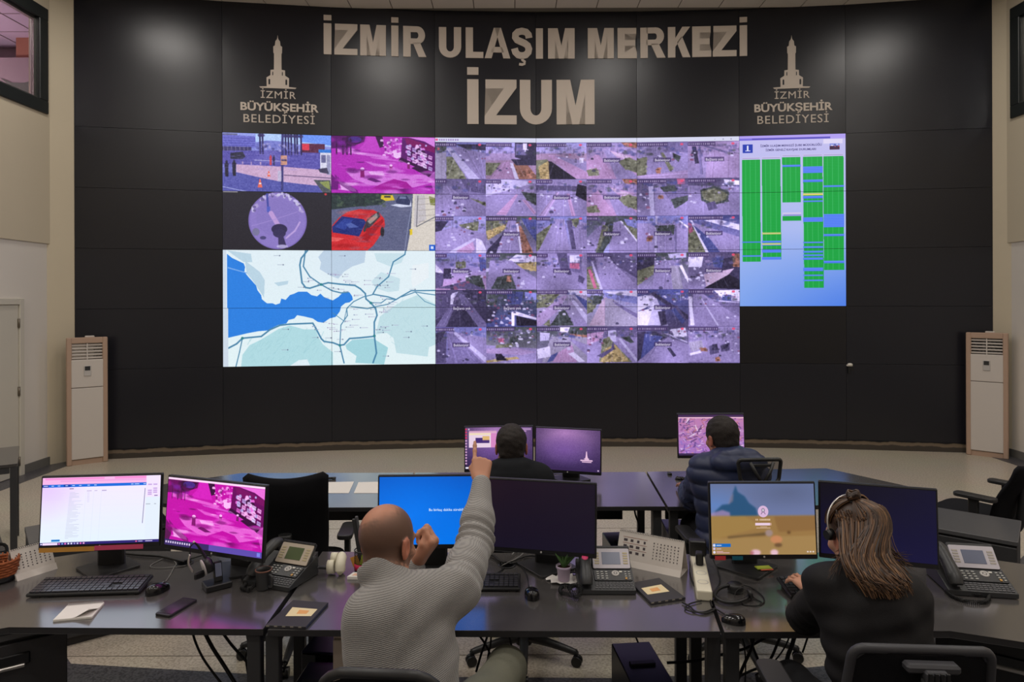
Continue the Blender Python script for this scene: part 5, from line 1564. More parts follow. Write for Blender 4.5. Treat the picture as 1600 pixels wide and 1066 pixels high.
# ================================================================== floor-standing air conditioners
M['ac_white'] = mat('air_conditioner_white', (208, 200, 192), 0.45, 0.4)
M['ac_tan'] = mat('air_conditioner_tan', (180, 152, 132), 0.5, 0.35)
def air_conditioner(a, b_, h, label):
    a, b_ = Vector(a), Vector(b_)
    w = (b_ - a).length
    ang = math.atan2(b_.y - a.y, b_.x - a.x)
    t = thing('air_conditioner', label, 'air conditioner', ((a.x + b_.x) / 2, (a.y + b_.y) / 2, 0), ang, 'floor-standing air conditioners')
    d = 0.115
    f = 0.055
    q = MB(); q.box((0, d / 2 + 0.01, h / 2), (w - 0.012, d - 0.02, h - 0.012), bev=0.006); q.build('casing', M['ac_white'], t)
    q = MB()
    for sx in (-1, 1):
        q.box((sx * (w / 2 - f / 2), 0.02, h / 2), (f, 0.075, h), bev=0.008)
    q.box((0, 0.02, h - 0.035), (w - 2 * f + 0.01, 0.06, 0.07), bev=0.006); q.box((0, 0.025, 0.03), (w - 2 * f + 0.01, 0.05, 0.06))
    q.build('surround', M['ac_tan'], t)
    gz0, gz1 = h * 0.826, h * 0.952
    q = MB(); q.box((0, 0.03, (gz0 + gz1) / 2), (w - 2 * f, 0.02, gz1 - gz0)); q.build('outlet', M['black'], t)
    for k in range(5):
        q = MB(); q.box((0, 0, 0), (w - 2 * f, 0.022, 0.009), M=Matrix.Translation((0, 0.008, gz0 + (gz1 - gz0) * (k + 0.5) / 5)) @ Matrix.Rotation(0.5, 4, 'X')); q.build('slat', M['ac_white'], t)
    q = MB(); q.box((0, 0.002, (gz0 + gz1) / 2), (0.012, 0.016, gz1 - gz0)); q.build('slat_bar', M['ac_white'], t)
    zs = h * 0.604
    q = MB(); q.box((0, 0.0, (zs + gz0) / 2 + 0.001), (w - 2 * f + 0.014, 0.04, gz0 - zs - 0.006), bev=0.006); q.build('upper_panel', M['ac_white'], t)
    q = MB(); q.box((0, 0.0, (zs + 0.065) / 2), (w - 2 * f + 0.014, 0.04, zs - 0.065 - 0.006), bev=0.006); q.build('lower_panel', M['ac_white'], t)
    q = MB(); q.box((0, -0.024, h * 0.737), (0.075, 0.012, 0.125), bev=0.004); cp = q.build('control_panel', M['silver'], t)
    q = MB(); q.box((0, -0.031, h * 0.757), (0.055, 0.004, 0.05)); q.build('display', M['charcoal'], cp)
    q = MB(); q.box((0.03, 0.05, h + 0.008), (0.10, 0.05, 0.02), bev=0.006); q.build('top_knob', M['ac_white'], t)
    return t
air_conditioner((-5.33, 8.16), (-4.99, 8.42), 1.535, 'white floor-standing air conditioner in the left corner, beside the door wall')
air_conditioner((5.75, 8.65), (6.075, 8.36), 1.545, 'white floor-standing air conditioner in the right corner by the black wall')

# ================================================================== desks
DZ = 0.75
def xy(p):
    return (p.x, p.y)
def slab_mesh(name, pts, z0, z1, top, side, parent, loc):
    q = MB()
    q.prism([(p[0] - loc[0], p[1] - loc[1]) for p in pts], z0, z1, bev=0.0015)
    for f in q.bm.faces:
        f.material_index = 0 if f.normal.z > 0.95 else 1
    q.bm.normal_update()
    for f in q.bm.faces:
        f.material_index = 0 if f.normal.z > 0.95 else 1
    return q.build(name, [top, side], parent)
def ccw(pts):
    a = sum(pts[k - 1][0] * pts[k][1] - pts[k][0] * pts[k - 1][1] for k in range(len(pts)))
    return pts if a > 0 else pts[::-1]
def desk(label, pts, frames, group, modesty=None, rails=()):
    pts = ccw(pts)
    cx = sum(p[0] for p in pts) / len(pts); cy = sum(p[1] for p in pts) / len(pts)
    t = thing('desk', label, 'desk', (cx, cy, 0), 0, group)
    loc = (cx, cy)
    slab_mesh('desktop', pts, DZ - 0.025, DZ, M['desk'], M['desk_edge'], t, loc)
    for (a, b_) in frames:       # each portal frame: front post, rear post, rail under the top
        a = Vector((a[0] - cx, a[1] - cy, 0)); b_ = Vector((b_[0] - cx, b_[1] - cy, 0))
        d = b_ - a
        ang = math.atan2(d.y, d.x)
        q = MB()
        q.box((a.x, a.y, 0.3625), (0.05, 0.05, 0.725), bev=0.003, rz=ang)
        q.box((b_.x, b_.y, 0.3625), (0.05, 0.05, 0.725), bev=0.003, rz=ang)
        m = (a + b_) / 2
        q.box((m.x, m.y, 0.70), (d.length - 0.05, 0.045, 0.045), bev=0.003, rz=ang)
        q.box((m.x, m.y, 0.06), (d.length - 0.05, 0.04, 0.03), bev=0.003, rz=ang)
        q.build('leg', M['steel'], t)
    for (a, b_) in rails:
        a = Vector((a[0] - cx, a[1] - cy, 0)); b_ = Vector((b_[0] - cx, b_[1] - cy, 0)); d = b_ - a; m = (a + b_) / 2
        q = MB(); q.box((m.x, m.y, 0.705), (d.length, 0.04, 0.035), bev=0.003, rz=math.atan2(d.y, d.x)); q.build('rail', M['steel'], t)
    if modesty:
        (a, b_, z0) = modesty
        a = Vector((a[0] - cx, a[1] - cy, 0)); b_ = Vector((b_[0] - cx, b_[1] - cy, 0)); d = b_ - a; m = (a + b_) / 2
        q = MB(); q.box((m.x, m.y, (0.722 + z0) / 2), (d.length, 0.018, 0.722 - z0), bev=0.002, rz=math.atan2(d.y, d.x)); q.build('modesty_panel', M['black'], t)
    return t
G1 = 'dark desks of the front row'
G2 = 'dark desks of the back row'
mid = [xy(on(418, 984.5)), xy(on(1125.5, 987)), xy(on(1083.5, 866)), xy(on(503.5, 862))]
lef = [xy(on(411, 983.5)), xy(on(497, 862)), xy(on(150, 861)), (-3.1, 2.80), (-2.72, 2.16), xy(on(14, 980))]
rig = [xy(on(1131.5, 988)), xy(on(1089, 866)), xy(on(1452, 861)), (3.02, 2.82), (2.62, 2.12), xy(on(1484, 986))]
desk('dark middle desk of the front row, where the man in the grey sweater points', mid, [((-0.905, 2.585), (-0.935, 3.22)), ((0.755, 2.585), (0.79, 3.22))], G1, rails=(((-0.9, 2.98), (0.76, 2.98)),))
desk('dark left desk of the front row under the white page monitor', lef, [((-0.975, 2.585), (-1.005, 3.22)), ((-2.85, 2.36), (-3.0, 2.7))], G1, rails=(((-2.3, 2.98), (-1.0, 2.98)),))
desk('dark right desk of the front row under the sign-in monitor', rig, [((0.825, 2.585), (0.86, 3.22)), ((2.7, 2.33), (2.9, 2.66))], G1, rails=(((0.84, 2.98), (2.2, 2.98)),))
desk('dark middle desk of the back row under the two purple monitors', [(-0.655, 4.045), (0.905, 4.045), (0.943, 4.855), (-0.693, 4.855)], [((-0.62, 4.10), (-0.65, 4.80)), ((0.865, 4.10), (0.90, 4.80))], G2, modesty=((-0.6, 4.70), (0.755, 4.70), 0.465))
desk('dark left desk of the back row with two paper sheets on it', [(-0.665, 4.045), (-0.703, 4.855), (-1.93, 4.86), (-2.55, 4.42), (-2.42, 4.20), (-1.62, 4.045)], [((-0.715, 4.10), (-0.745, 4.80)), ((-2.25, 4.25), (-2.40, 4.42))], G2, modesty=((-1.9, 4.70), (-0.74, 4.70), 0.465))
desk('dark right desk of the back row in front of the man in the navy jacket', [(0.918, 4.04), (1.75, 4.04), (2.50, 4.26), (2.615, 4.42), (2.27, 4.945), (0.957, 4.86)], [((0.965, 4.10), (1.0, 4.80)), ((2.36, 4.32), (2.3, 4.75))], G2, modesty=((1.05, 4.70), (2.1, 4.74), 0.465))

def low_cabinet(label, a, along, back, w, d, h, lock=False, handle=False, col='desk_low', front=None):
    a, along, back = Vector((*a, 0)), Vector((*along, 0)).normalized(), Vector((*back, 0)).normalized()
    o = a + along * (w / 2)
    t = thing('low_cabinet', label, 'cabinet', o, 0)
    R = Matrix(((along.x, back.x, 0, 0), (along.y, back.y, 0, 0), (0, 0, 1, 0), (0, 0, 0, 1)))
    if R.to_3x3().determinant() < 0:
        R = Matrix(((-along.x, back.x, 0, 0), (-along.y, back.y, 0, 0), (0, 0, 1, 0), (0, 0, 0, 1)))
    t.matrix_world = Matrix.Translation(o) @ R
    q = MB(); q.box((0, d / 2 + 0.01, (h - 0.025) / 2), (w - 0.01, d - 0.02, h - 0.025), bev=0.002); q.build('carcass', M['desk_edge'], t)
    q = MB(); q.box((0, d / 2, h - 0.0125), (w, d, 0.025), bev=0.002); q.build('cabinet_top', M[col], t)
    n = 3
    for k in range(n):
        zz = 0.05 + (h - 0.085) * (k + 0.5) / n
        q = MB(); q.box((0, 0.002, zz), (w - 0.014, 0.018, (h - 0.085) / n - 0.005), bev=0.002); dr = q.build('drawer', M[front or 'steel'], t)
        if handle:
            q = MB(); q.box((0.0, -0.010, zz + 0.04), (0.30, 0.012, 0.045), bev=0.004); q.build('handle_recess', M['black_gloss'], dr)
            q = MB(); q.box((0.0, -0.018, zz + 0.017), (0.27, 0.014, 0.014), bev=0.003); q.build('handle', M['metal'], dr)
        if lock and k == n - 1:
            q = MB(); q.cyl((0.12, -0.004, zz + 0.035), (0.12, -0.014, zz + 0.035), 0.016, n=16); q.build('lock', M['metal'], dr)
    return t
low_cabinet('low grey cabinet with a round lock, behind the front right desk', (2.85, 3.85), (-0.78, 0.62), (0.62, 0.78), 0.72, 0.48, 0.60, lock=True)
low_cabinet('low grey cabinet half hidden behind the white page monitor', (-2.68, 3.79), (0.78, 0.62), (-0.62, 0.78), 0.72, 0.48, 0.60, lock=True)
low_cabinet('dark cabinet with a silver bar handle under the front left desk', (-1.757, 2.70), (-0.82, -0.57), (-0.57, 0.82), 0.55, 0.42, 0.715, handle=True, front='desk_edge')
low_cabinet('black cabinet with a silver bar handle under the front right desk', (1.663, 2.70), (0.82, -0.57), (0.57, 0.82), 0.55, 0.42, 0.715, handle=True, front='black')

# side table at the far left
t = thing('side_table', 'dark steel framed table at the far left edge by the door', 'table', (-4.46, 5.14, 0), math.radians(35))
q = MB(); q.box((0, 0, 0.7375), (1.2, 0.76, 0.025), bev=0.002); q.build('tabletop', M['desk'], t)
for sx in (-1, 1):
    for sy in (-1, 1):
        q = MB(); q.box((sx * 0.575, sy * 0.355, 0.3625), (0.045, 0.045, 0.725), bev=0.002); q.build('leg', M['steel'], t)
q = MB()
q.box((0, -0.355, 0.70), (1.1, 0.04, 0.045)); q.box((0, 0.355, 0.70), (1.1, 0.04, 0.045)); q.box((0.575, 0, 0.70), (0.04, 0.66, 0.045)); q.box((-0.575, 0, 0.70), (0.04, 0.66, 0.045))
q.build('frame', M['steel'], t)
q = MB(); q.box((-0.18, 0.1, 0.55), (0.85, 0.02, 0.32)); q.build('modesty_panel', M['charcoal'], t)

# ================================================================== monitors
M['bezel'] = mat('monitor_bezel', (22, 22, 26), 0.38, 0.5)
M['bezel_highlight'] = mat('monitor_top_highlight', (64, 64, 70), 0.4, 0.5)  # bezel colour made paler for ceiling light on the top edge
M['stand'] = mat('monitor_stand', (40, 40, 42), 0.4, 0.5)
M['note_orange'] = mat('orange_note_paper', (206, 150, 70), 0.8, 0.2)
M['note_pink'] = mat('pink_note_paper', (214, 84, 120), 0.8, 0.2)
M['note_red'] = mat('red_note_paper', (200, 62, 66), 0.8, 0.2)
M['note_teal'] = mat('teal_note_paper', (30, 100, 120), 0.8, 0.2)
M['note_green'] = mat('yellow_green_note_paper', (176, 190, 70), 0.8, 0.2)
M['note_salmon'] = mat('salmon_note_paper', (230, 120, 90), 0.8, 0.2)
def monitor(label, img, L, Rr, zb, h, tilt=6.0, group=None, strength=1.0, off=None, base_rot=45.0, chin=0.02, base_y=0.10):
    """L, Rr: (picture column, depth) of the left and right lower corners"""
    pl = Vector(((L[0] - 800) / F_PX * L[1], L[1], 0)); pr = Vector(((Rr[0] - 800) / F_PX * Rr[1], Rr[1], 0))
    d = pr - pl; w = d.length; c = (pl + pr) / 2
    t = thing('monitor', label, 'monitor', (c.x, c.y, DZ), math.atan2(d.y, d.x), group)
    T = Matrix.Translation((0, 0, zb - DZ)) @ Matrix.Rotation(-math.radians(tilt), 4, 'X')
    q = MB(); q.box((0, 0.010, h / 2), (w, 0.020, h), bev=0.003, M=T); q.box((0, 0.032, h * 0.5), (w * 0.72, 0.03, h * 0.66), bev=0.010, M=T); pan = q.build('panel', M['bezel'], t)
    q = MB(); q.box((0, 0.0105, h + 0.0005), (w - 0.004, 0.017, 0.002), M=T); q.build('top_highlight', M['bezel_highlight'], t)  # paler strip: the lit top edge is put into the colour
    e = 0.007
    q = MB()
    q.quad((-w / 2 + e, -0.0008, chin), (w / 2 - e, -0.0008, chin), (w / 2 - e, -0.0008, h - e), (-w / 2 + e, -0.0008, h - e), uv=((0, 0), (1, 0), (1, 1), (0, 1)), M=T)
    q.build('screen', off or screen_mat('monitor_screen', img, strength), t)
    q = MB(); q.ball((0, -0.0005, chin * 0.5), (0.0045, 0.001, 0.0045), 10, M=T); q.build('badge', M['silver'], t)
    q = MB(); q.box((0, base_y + 0.03, (zb - DZ + 0.14) / 2), (0.118, 0.03, zb - DZ + 0.14), bev=0.008); q.box((0, (base_y + 0.07) / 2, zb - DZ + 0.13), (0.09, base_y, 0.08), bev=0.006); q.build('neck', M['stand'], t)
    s = 0.205
    q = MB(); q.prism(rounded_rect(s, s, 0.012), 0.0005, 0.0115, M=Matrix.Translation((0, base_y, 0)) @ Matrix.Rotation(math.radians(base_rot), 4, 'Z'), bev=0.002); q.build('stand_base', M['stand'], t)
    return t, T, w
GM = 'black desk monitors'
m1, T1, w1 = monitor('monitor showing a white web page with orange and pink notes below the screen', img_page(), (58, 3.03), (249, 3.08), 0.872, 0.322, 5, GM, 1.1, base_y=0.08)
m2, T2, w2 = monitor('monitor showing a magenta street camera picture', img_magenta(), (253.5, 3.05), (409, 2.87), 0.872, 0.322, 5, GM, 1.05, base_y=0.16)
m3, T3, w3 = monitor('bright blue update screen monitor behind the pointing man', img_blue(), (588, 3.02), (759, 3.03), 0.875, 0.322, 5, GM, 1.0)
M['dark_glow_a'] = screen_mat('dark_screen', img_dark('dark_screen_picture', (44, 26, 44), (32, 24, 48)), 0.5)  # screen colour is a dark purple gradient that glows faintly
M['dark_glow_b'] = screen_mat('dark_blue_screen', img_dark('dark_blue_screen_picture', (22, 19, 32), (26, 23, 70)), 0.6)  # same for the blue-black screen: a dark, faintly glowing gradient
m4, T4, w4 = monitor('dark purple-black monitor right of the blue screen', None, (760.5, 3.03), (930.5, 2.93), 0.865, 0.318, 5, GM, off=M['dark_glow_a'], base_y=0.16)
m5, T5, w5 = monitor('monitor showing a blurred beach sign-in screen', img_login(), (1109, 2.90), (1277, 2.90), 0.872, 0.322, 5, GM, 0.9, base_y=0.22)
m6, T6, w6 = monitor('dark blue-black monitor behind the woman', None, (1279, 2.92), (1467, 2.78), 0.872, 0.322, 5, GM, off=M['dark_glow_b'], base_y=0.19)
m7, T7, w7 = monitor('back-row monitor with an open window and desktop icons, pointed at by the man', img_rear_left(), (724.5, 4.60), (833, 4.62), 0.815, 0.306, 4, GM, 0.95)
m8, T8, w8 = monitor('back-row monitor with a purple wallpaper and a white tower logo', img_rear_right(), (834.5, 4.62), (938.5, 4.50), 0.815, 0.300, 4, GM, 0.95)
m9, T9, w9 = monitor('back-row monitor with a pink mosaic of camera pictures, before the man in navy', img_rear_mosaic(), (1058.5, 4.62), (1164, 4.62), 0.90, 0.300, 4, GM, 0.95)
def note_strip(mon, T, x0, x1, z0, z1, m, nm='sticky_note'):
    q = MB(); q.box(((x0 + x1) / 2, -0.002, (z0 + z1) / 2), (x1 - x0, 0.0016, z1 - z0), M=T); return q.build(nm, m, mon)
note_strip(m1, T1, -w1 * .49, -w1 * .04, -0.010, 0.010, M['note_orange']); note_strip(m1, T1, -w1 * .04, w1 * .36, -0.008, 0.012, M['note_pink'])
note_strip(m5, T5, -w5 * .46, -w5 * .36, -0.002, 0.015, M['note_red']); note_strip(m5, T5, -w5 * .30, -w5 * .20, -0.002, 0.014, M['note_teal'])
p = on(1194, 894); p = Vector((p.x, p.y, DZ + 0.0125))
t = thing('sticky_notes', 'yellow-green and salmon sticky notes on the stand of the sign-in monitor', 'notes', p, 0.12)
q = MB(); q.box((0, 0.006, 0.0045), (0.068, 0.036, 0.005), bev=0.0008); q.build('green_pad', M['note_green'], t)
q = MB(); q.box((0.006, -0.014, 0.003), (0.058, 0.012, 0.0035), bev=0.0008); q.build('salmon_pad', M['note_salmon'], t)

# ================================================================== keyboards and mice
M['key'] = mat('keycap', (40, 40, 44), 0.4, 0.5)
M['key_bright'] = mat('glossy_keycap', (52, 50, 56), 0.24, 0.8)
def keyboard(label, c, w, d, rz, keym, group='black keyboards', tenkey=True):
    t = thing('keyboard', label, 'keyboard', c, rz, group)
    tl = Matrix.Translation((0, 0, 0.055 * d)) @ Matrix.Rotation(math.radians(7.0), 4, 'X')
    q = MB(); q.box((0, 0, 0.011), (w, d, 0.014), bev=0.004, M=tl); q.build('case', M['black'], t)
    q = MB()
    n = 15 if not tenkey else 20
    pw = (w - 0.016) / n
    ph = (d - 0.016) / 6.2
    for r in range(6):
        y = d / 2 - 0.008 - ph * (r + 0.5) - (0.25 * ph if r > 0 else 0) + 0.1 * ph
        k = 0
        while k < n:
            wd = 1
            if tenkey and k in (15,):
                pass
            if r == 5 and k == 4: wd = 5
            elif r in (3, 4) and k == 0: wd = 2
            elif r == 3 and k == 12: wd = 2
            x = -w / 2 + 0.008 + pw * (k + wd / 2)
            skip = tenkey and ((r in (3, 5) and 14 <= k < 16 and r == 3) or (r == 4 and k == 14))
            if not skip:
                q.box((x, y, 0.0205), (pw * wd - 0.0028, ph - 0.0028, 0.006), bev=0.001, M=tl)
            k += wd
    stuff(q.build('keys', keym, t))
    q = MB()
    for sx in (-1, 1):
        q.box((sx * w * 0.42, d * 0.40, 0.008 + 0.03 * d), (0.03, 0.012, 0.016 + 0.06 * d), bev=0.002); q.box((sx * w * 0.42, -d * 0.42, 0.003), (0.03, 0.012, 0.006))
    q.build('feet', M['black'], t)
    return t
c0 = on(143, 922); keyboard('long black keyboard below the white page monitor', (c0.x, c0.y, DZ), 0.455, 0.135, math.radians(4), M['key_bright'])
c0 = on(735, 915.5); keyboard('black keyboard right of the grey sweater', (c0.x, c0.y, DZ), 0.43, 0.125, math.radians(-1), M['key'])
keyboard('black keyboard under the hand of the woman', (1.337, 2.862, DZ), 0.41, 0.15, 0.0, M['key'])
def mouse(label, c, rz, k=1.0):
    t = thing('mouse', label, 'mouse', c, rz, 'black mice')
    def shell(u, v):
        a = 2 * PI * u
        r = math.sin(PI * v / 2)
        x = 0.031 * k * r * math.cos(a) * (1.0 - 0.12 * math.sin(a)); y = 0.053 * k * r * math.sin(a)
        z = 0.036 * k * (math.cos(PI * v / 2) ** 0.55 if v < 1 else 0) * (1 - 0.25 * y / (0.053 * k))
        return (x, y, 0.001 + max(0, z))
    q = MB(); q.grid(shell, 24, 8); bmesh.ops.remove_doubles(q.bm, verts=q.bm.verts[:], dist=0.0004); q.build('shell', M['black_gloss'], t)
    q = MB(); q.cyl((-0.004, 0.027 * k, 0.027 * k), (0.004, 0.027 * k, 0.027 * k), 0.008, n=14); q.build('wheel', M['grey_plastic'], t)
    return t
c0 = on(247, 925); mouse('black mouse right of the long keyboard', (c0.x, c0.y, DZ), -0.5)
c0 = on(831, 932); mouse('black mouse with a blue glint beside the small plant', (c0.x, c0.y, DZ), 0.15)
c0 = on(1146, 973); mouse('small black mouse at the front edge of the right desk', (c0.x, c0.y, DZ), 1.2, 0.85)
c0 = on(1046, 742); mouse('tiny black mouse on the back right desk', (c0.x, c0.y, DZ), 0.3, 0.45)
c0 = on(1062, 750); mouse('small black mouse with a cable on the back right desk', (c0.x, c0.y, DZ), 1.2, 0.6)

# ================================================================== desk telephones
M['lcd'] = mat('grey_lcd', (112, 118, 140), 0.25, 0.5)
M['lcd_green'] = mat('green_lcd', (92, 104, 72), 0.25, 0.5)
M['key_line'] = mat('phone_key', (176, 176, 172), 0.45, 0.4)
M['phone'] = mat('phone_body', (46, 47, 49), 0.42, 0.5)
M['phone_panel'] = mat('phone_key_panel', (36, 37, 39), 0.35, 0.5)
M['face_cool'] = mat('phone_faceplate', (198, 192, 200), 0.4, 0.5)
M['face_warm'] = mat('phone_faceplate_warm', (196, 182, 164), 0.4, 0.5)
M['sticker_pink'] = mat('pink_sticker', (236, 80, 130), 0.4, 0.4)
def telephone(label, c, rz, face, lcd, s=1.0, group='grey desk telephones', cover=True):
    t = thing('desk_telephone', label, 'telephone', c, rz, group)
    S = Matrix.Scale(s, 4)
    W = 0.245
    # base wedge: profile in y-z, swept in x
    prof = [(-0.105, 0.003), (-0.105, 0.020), (0.02, 0.062), (0.085, 0.085), (0.10, 0.075), (0.10, 0.003)]
    q = MB(); q.prism([(p[0], p[1]) for p in prof], -W / 2, W / 2, M=S @ Matrix(((0, 0, 1, 0), (1, 0, 0, 0), (0, 1, 0, 0), (0, 0, 0, 1))), bev=0.004); q.build('body', M['phone'], t)
    sl = math.atan2(0.042, 0.125)
    A = S @ Matrix.Translation((0.033, -0.105, 0.020)) @ Matrix.Rotation(sl, 4, 'X')      # key plane: x across, y up the slope
    q = MB(); q.prism(rounded_rect(0.165, 0.066, 0.008, cx=0.0, cy=0.088), 0.0005, 0.005, M=A, bev=0.001); q.build('key_panel', M['phone_panel'], t)
    q = MB()
    for i in range(3):
        for j in range(4):
            q.box((-0.066 + 0.019 * i, 0.066 + 0.0135 * j, 0.006), (0.010, 0.0055, 0.003), M=A)
    for i in range(2):
        for j in range(4):
            q.box((0.056 + 0.016 * i, 0.066 + 0.0135 * j, 0.006), (0.008, 0.0055, 0.003), M=A)
    stuff(q.build('number_keys', M['key_line'], t))
    q = MB(); q.lathe([(0.0085, 0.0), (0.0085, 0.003), (0.0165, 0.003), (0.0165, 0.0)], 20, M=A @ Matrix.Translation((0.012, 0.098, 0.0045))); q.build('navigation_ring', M['silver'], t)
    q = MB(); q.lathe([(0.0, 0.003), (0.0055, 0.003), (0.0055, 0.0)], 16, M=A @ Matrix.Translation((0.012, 0.098, 0.0045))); q.build('navigation_button', M['silver'], t)
    q = MB(); q.box((0.036, 0.108, 0.006), (0.013, 0.008, 0.003), bev=0.001, M=A); q.build('message_key', M['white_plastic'], t)
    q = MB(); q.box((0.056, 0.066, 0.0063), (0.008, 0.010, 0.003), M=A); q.build('hook_key', mat('orange_key', (200, 150, 70), 0.4), t)
    q = MB()
    for j in range(4):
        for i in range(11):
            q.box((-0.078 + 0.0152 * i + 0.002 * (j % 2), 0.013 + 0.0108 * j, 0.0015), (0.0118, 0.0072, 0.003), bev=0.0008, M=A)
    stuff(q.build('letter_keys', M['grey_plastic'], t))
    # hinged display head
    B = S @ Matrix.Translation((0.033, 0.017, 0.064)) @ Matrix.Rotation(math.radians(47), 4, 'X')
    q = MB(); q.prism(rounded_rect(0.172, 0.105, 0.008, cx=0.0, cy=0.053), -0.014, -0.002, M=B, bev=0.002); q.build('display_head', M['phone'], t)
    q = MB(); q.prism(rounded_rect(0.166, 0.092, 0.006, cx=0.0, cy=0.047), -0.002, 0.003, M=B, bev=0.001); q.build('faceplate', M[face], t)
    q = MB(); q.box((0, 0.047, 0.0032), (0.082, 0.056, 0.002), bev=0.0006, M=B); dsp = q.build('display', M[lcd], t)
    q = MB()
    for sx in (-1, 1):
        for j in range(5):
            q.box((sx * 0.064, 0.024 + 0.0115 * j, 0.0035), (0.021, 0.0072, 0.002), bev=0.0006, M=B)
    stuff(q.build('side_keys', mat('pale_key', (190, 176, 140) if cover else (176, 168, 158), 0.45), t))
    if cover:
        q = MB(); q.box((0, 0.098, 0.001), (0.172, 0.012, 0.008), bev=0.002, M=B); q.build('top_strip', M['black'], t)
    # handset in its cradle on the left
    H = S @ Matrix.Translation((-0.088, -0.082, 0.040)) @ Matrix.Rotation(sl + 0.10, 4, 'X')
    q = MB()
    q.tube([(0, -0.012, 0.004), (0, 0.02, 0.020), (0, 0.09, 0.030), (0, 0.16, 0.024), (0, 0.196, 0.006)], 0.02, n=14, M=H @ Matrix.Diagonal((1.15, 1, 0.85, 1)), radii=[0.020, 0.025, 0.0205, 0.025, 0.021])
    q.build('handset', M['phone'], t)
    return t
def coil(pts, r, turns, wr, k=10):
    """a coiled cord along a path"""
    P, _ = catmull([Vector(p) for p in pts], 12)
    n = turns * k
    out = []
    for i in range(n + 1):
        f = i / n * (len(P) - 1)
        a = int(min(f, len(P) - 2)); p = P[a].lerp(P[a + 1], f - a)
        d = (P[a + 1] - P[a]).normalized()
        u = d.cross(Vector((0, 0, 1)))
        u = u.normalized() if u.length > 1e-4 else Vector((1, 0, 0))
        w = d.cross(u)
        an = 2 * PI * i / k
        out.append(p + u * (r * math.cos(an)) + w * (r * math.sin(an)))
    return out
c0 = on(440, 905); tp1 = telephone('grey desk telephone with a green display beside the mug', (c0.x, c0.y, DZ), math.radians(-20), 'face_warm', 'lcd_green', 1.0)
c0 = on(945, 914); tp2 = telephone('grey desk telephone with a pink sticker on its handset', (c0.x, c0.y, DZ), math.radians(-1), 'face_cool', 'lcd', 0.97)
c0 = on(1516, 916); tp3 = telephone('grey desk telephone on the right desk with its cord in front', (c0.x, c0.y, DZ), math.radians(-10), 'face_cool', 'lcd', 1.08, cover=False)
H = Matrix.Scale(0.97, 4) @ Matrix.Translation((-0.088, -0.082, 0.040)) @ Matrix.Rotation(math.atan2(0.042, 0.125) + 0.10, 4, 'X')
q = MB(); q.lathe([(0.0, 0.002), (0.0145, 0.002), (0.0145, 0.0)], 18, M=H @ Matrix.Translation((0.0, 0.105, 0.043))); q.build('round_sticker', M['sticker_pink'], tp2)
HH = H @ Matrix.Translation((0.0, 0.178, 0.036)) @ Matrix.Rotation(math.radians(40), 4, 'X')
q = MB(); q.prism([(0.0, -0.018), (0.010, -0.019), (0.017, -0.010), (0.013, 0.0), (0.016, 0.012), (0.009, 0.016), (0.0, 0.013), (-0.009, 0.016), (-0.017, 0.009), (-0.018, -0.004), (-0.011, -0.018)], 0.0, 0.004, M=HH, bev=0.0008)
q.prism([(0.001, 0.015), (0.009, 0.019), (0.012, 0.028), (0.003, 0.025)], 0.0, 0.004, M=HH); q.build('white_fruit_badge', M['white_plastic'], tp2)
q = MB()
lo = tp3.matrix_world.inverted()
P = [on(1478, 926), on(1490, 936), on(1512, 943), on(1538, 944), on(1545, 938), on(1544, 931), on(1528, 933), on(1506, 929)]
tp3m = Matrix.Translation(tp3.location) @ Matrix.Rotation(tp3.rotation_euler.z, 4, 'Z')
P = [tp3m.inverted() @ Vector((p.x, p.y, DZ + 0.008)) for p in P]
q.tube(coil(P, 0.0065, 64, 0.0022, 8), 0.0021, n=5, smooth=False); q.build('coiled_cord', M['cable'], tp3)
def tangled(tp, px, label=None):
    """a bunched coil cord, part of its telephone"""
    T = (Matrix.Translation(tp.location) @ Matrix.Rotation(tp.rotation_euler.z, 4, 'Z')).inverted()
    q = MB()
    P = [T @ Vector((*xy(on(u, v)), DZ + h)) for (u, v, h) in px]
    q.tube(coil(P, 0.0078, 58, 0.003, 8), 0.0015, n=4, smooth=False)
    q.build('coiled_cord', M['cable'], tp)
tangled(tp2, [(908, 918, 0.02), (894, 921, 0.012), (878, 922, 0.012), (876, 930, 0.012), (890, 935, 0.014), (903, 938, 0.014), (908, 930, 0.026), (898, 926, 0.03), (890, 931, 0.03), (902, 941, 0.016)])
tangled(tp1, [(405, 912, 0.02), (398, 906, 0.02), (386, 909, 0.014), (380, 908, 0.012), (384, 918, 0.012), (378, 924, 0.012), (390, 926, 0.012), (400, 918, 0.02)])

# ================================================================== small things on the front desks
def D(u, v, dz=0.0):
    p = on(u, v); return Vector((p.x, p.y, DZ + dz))
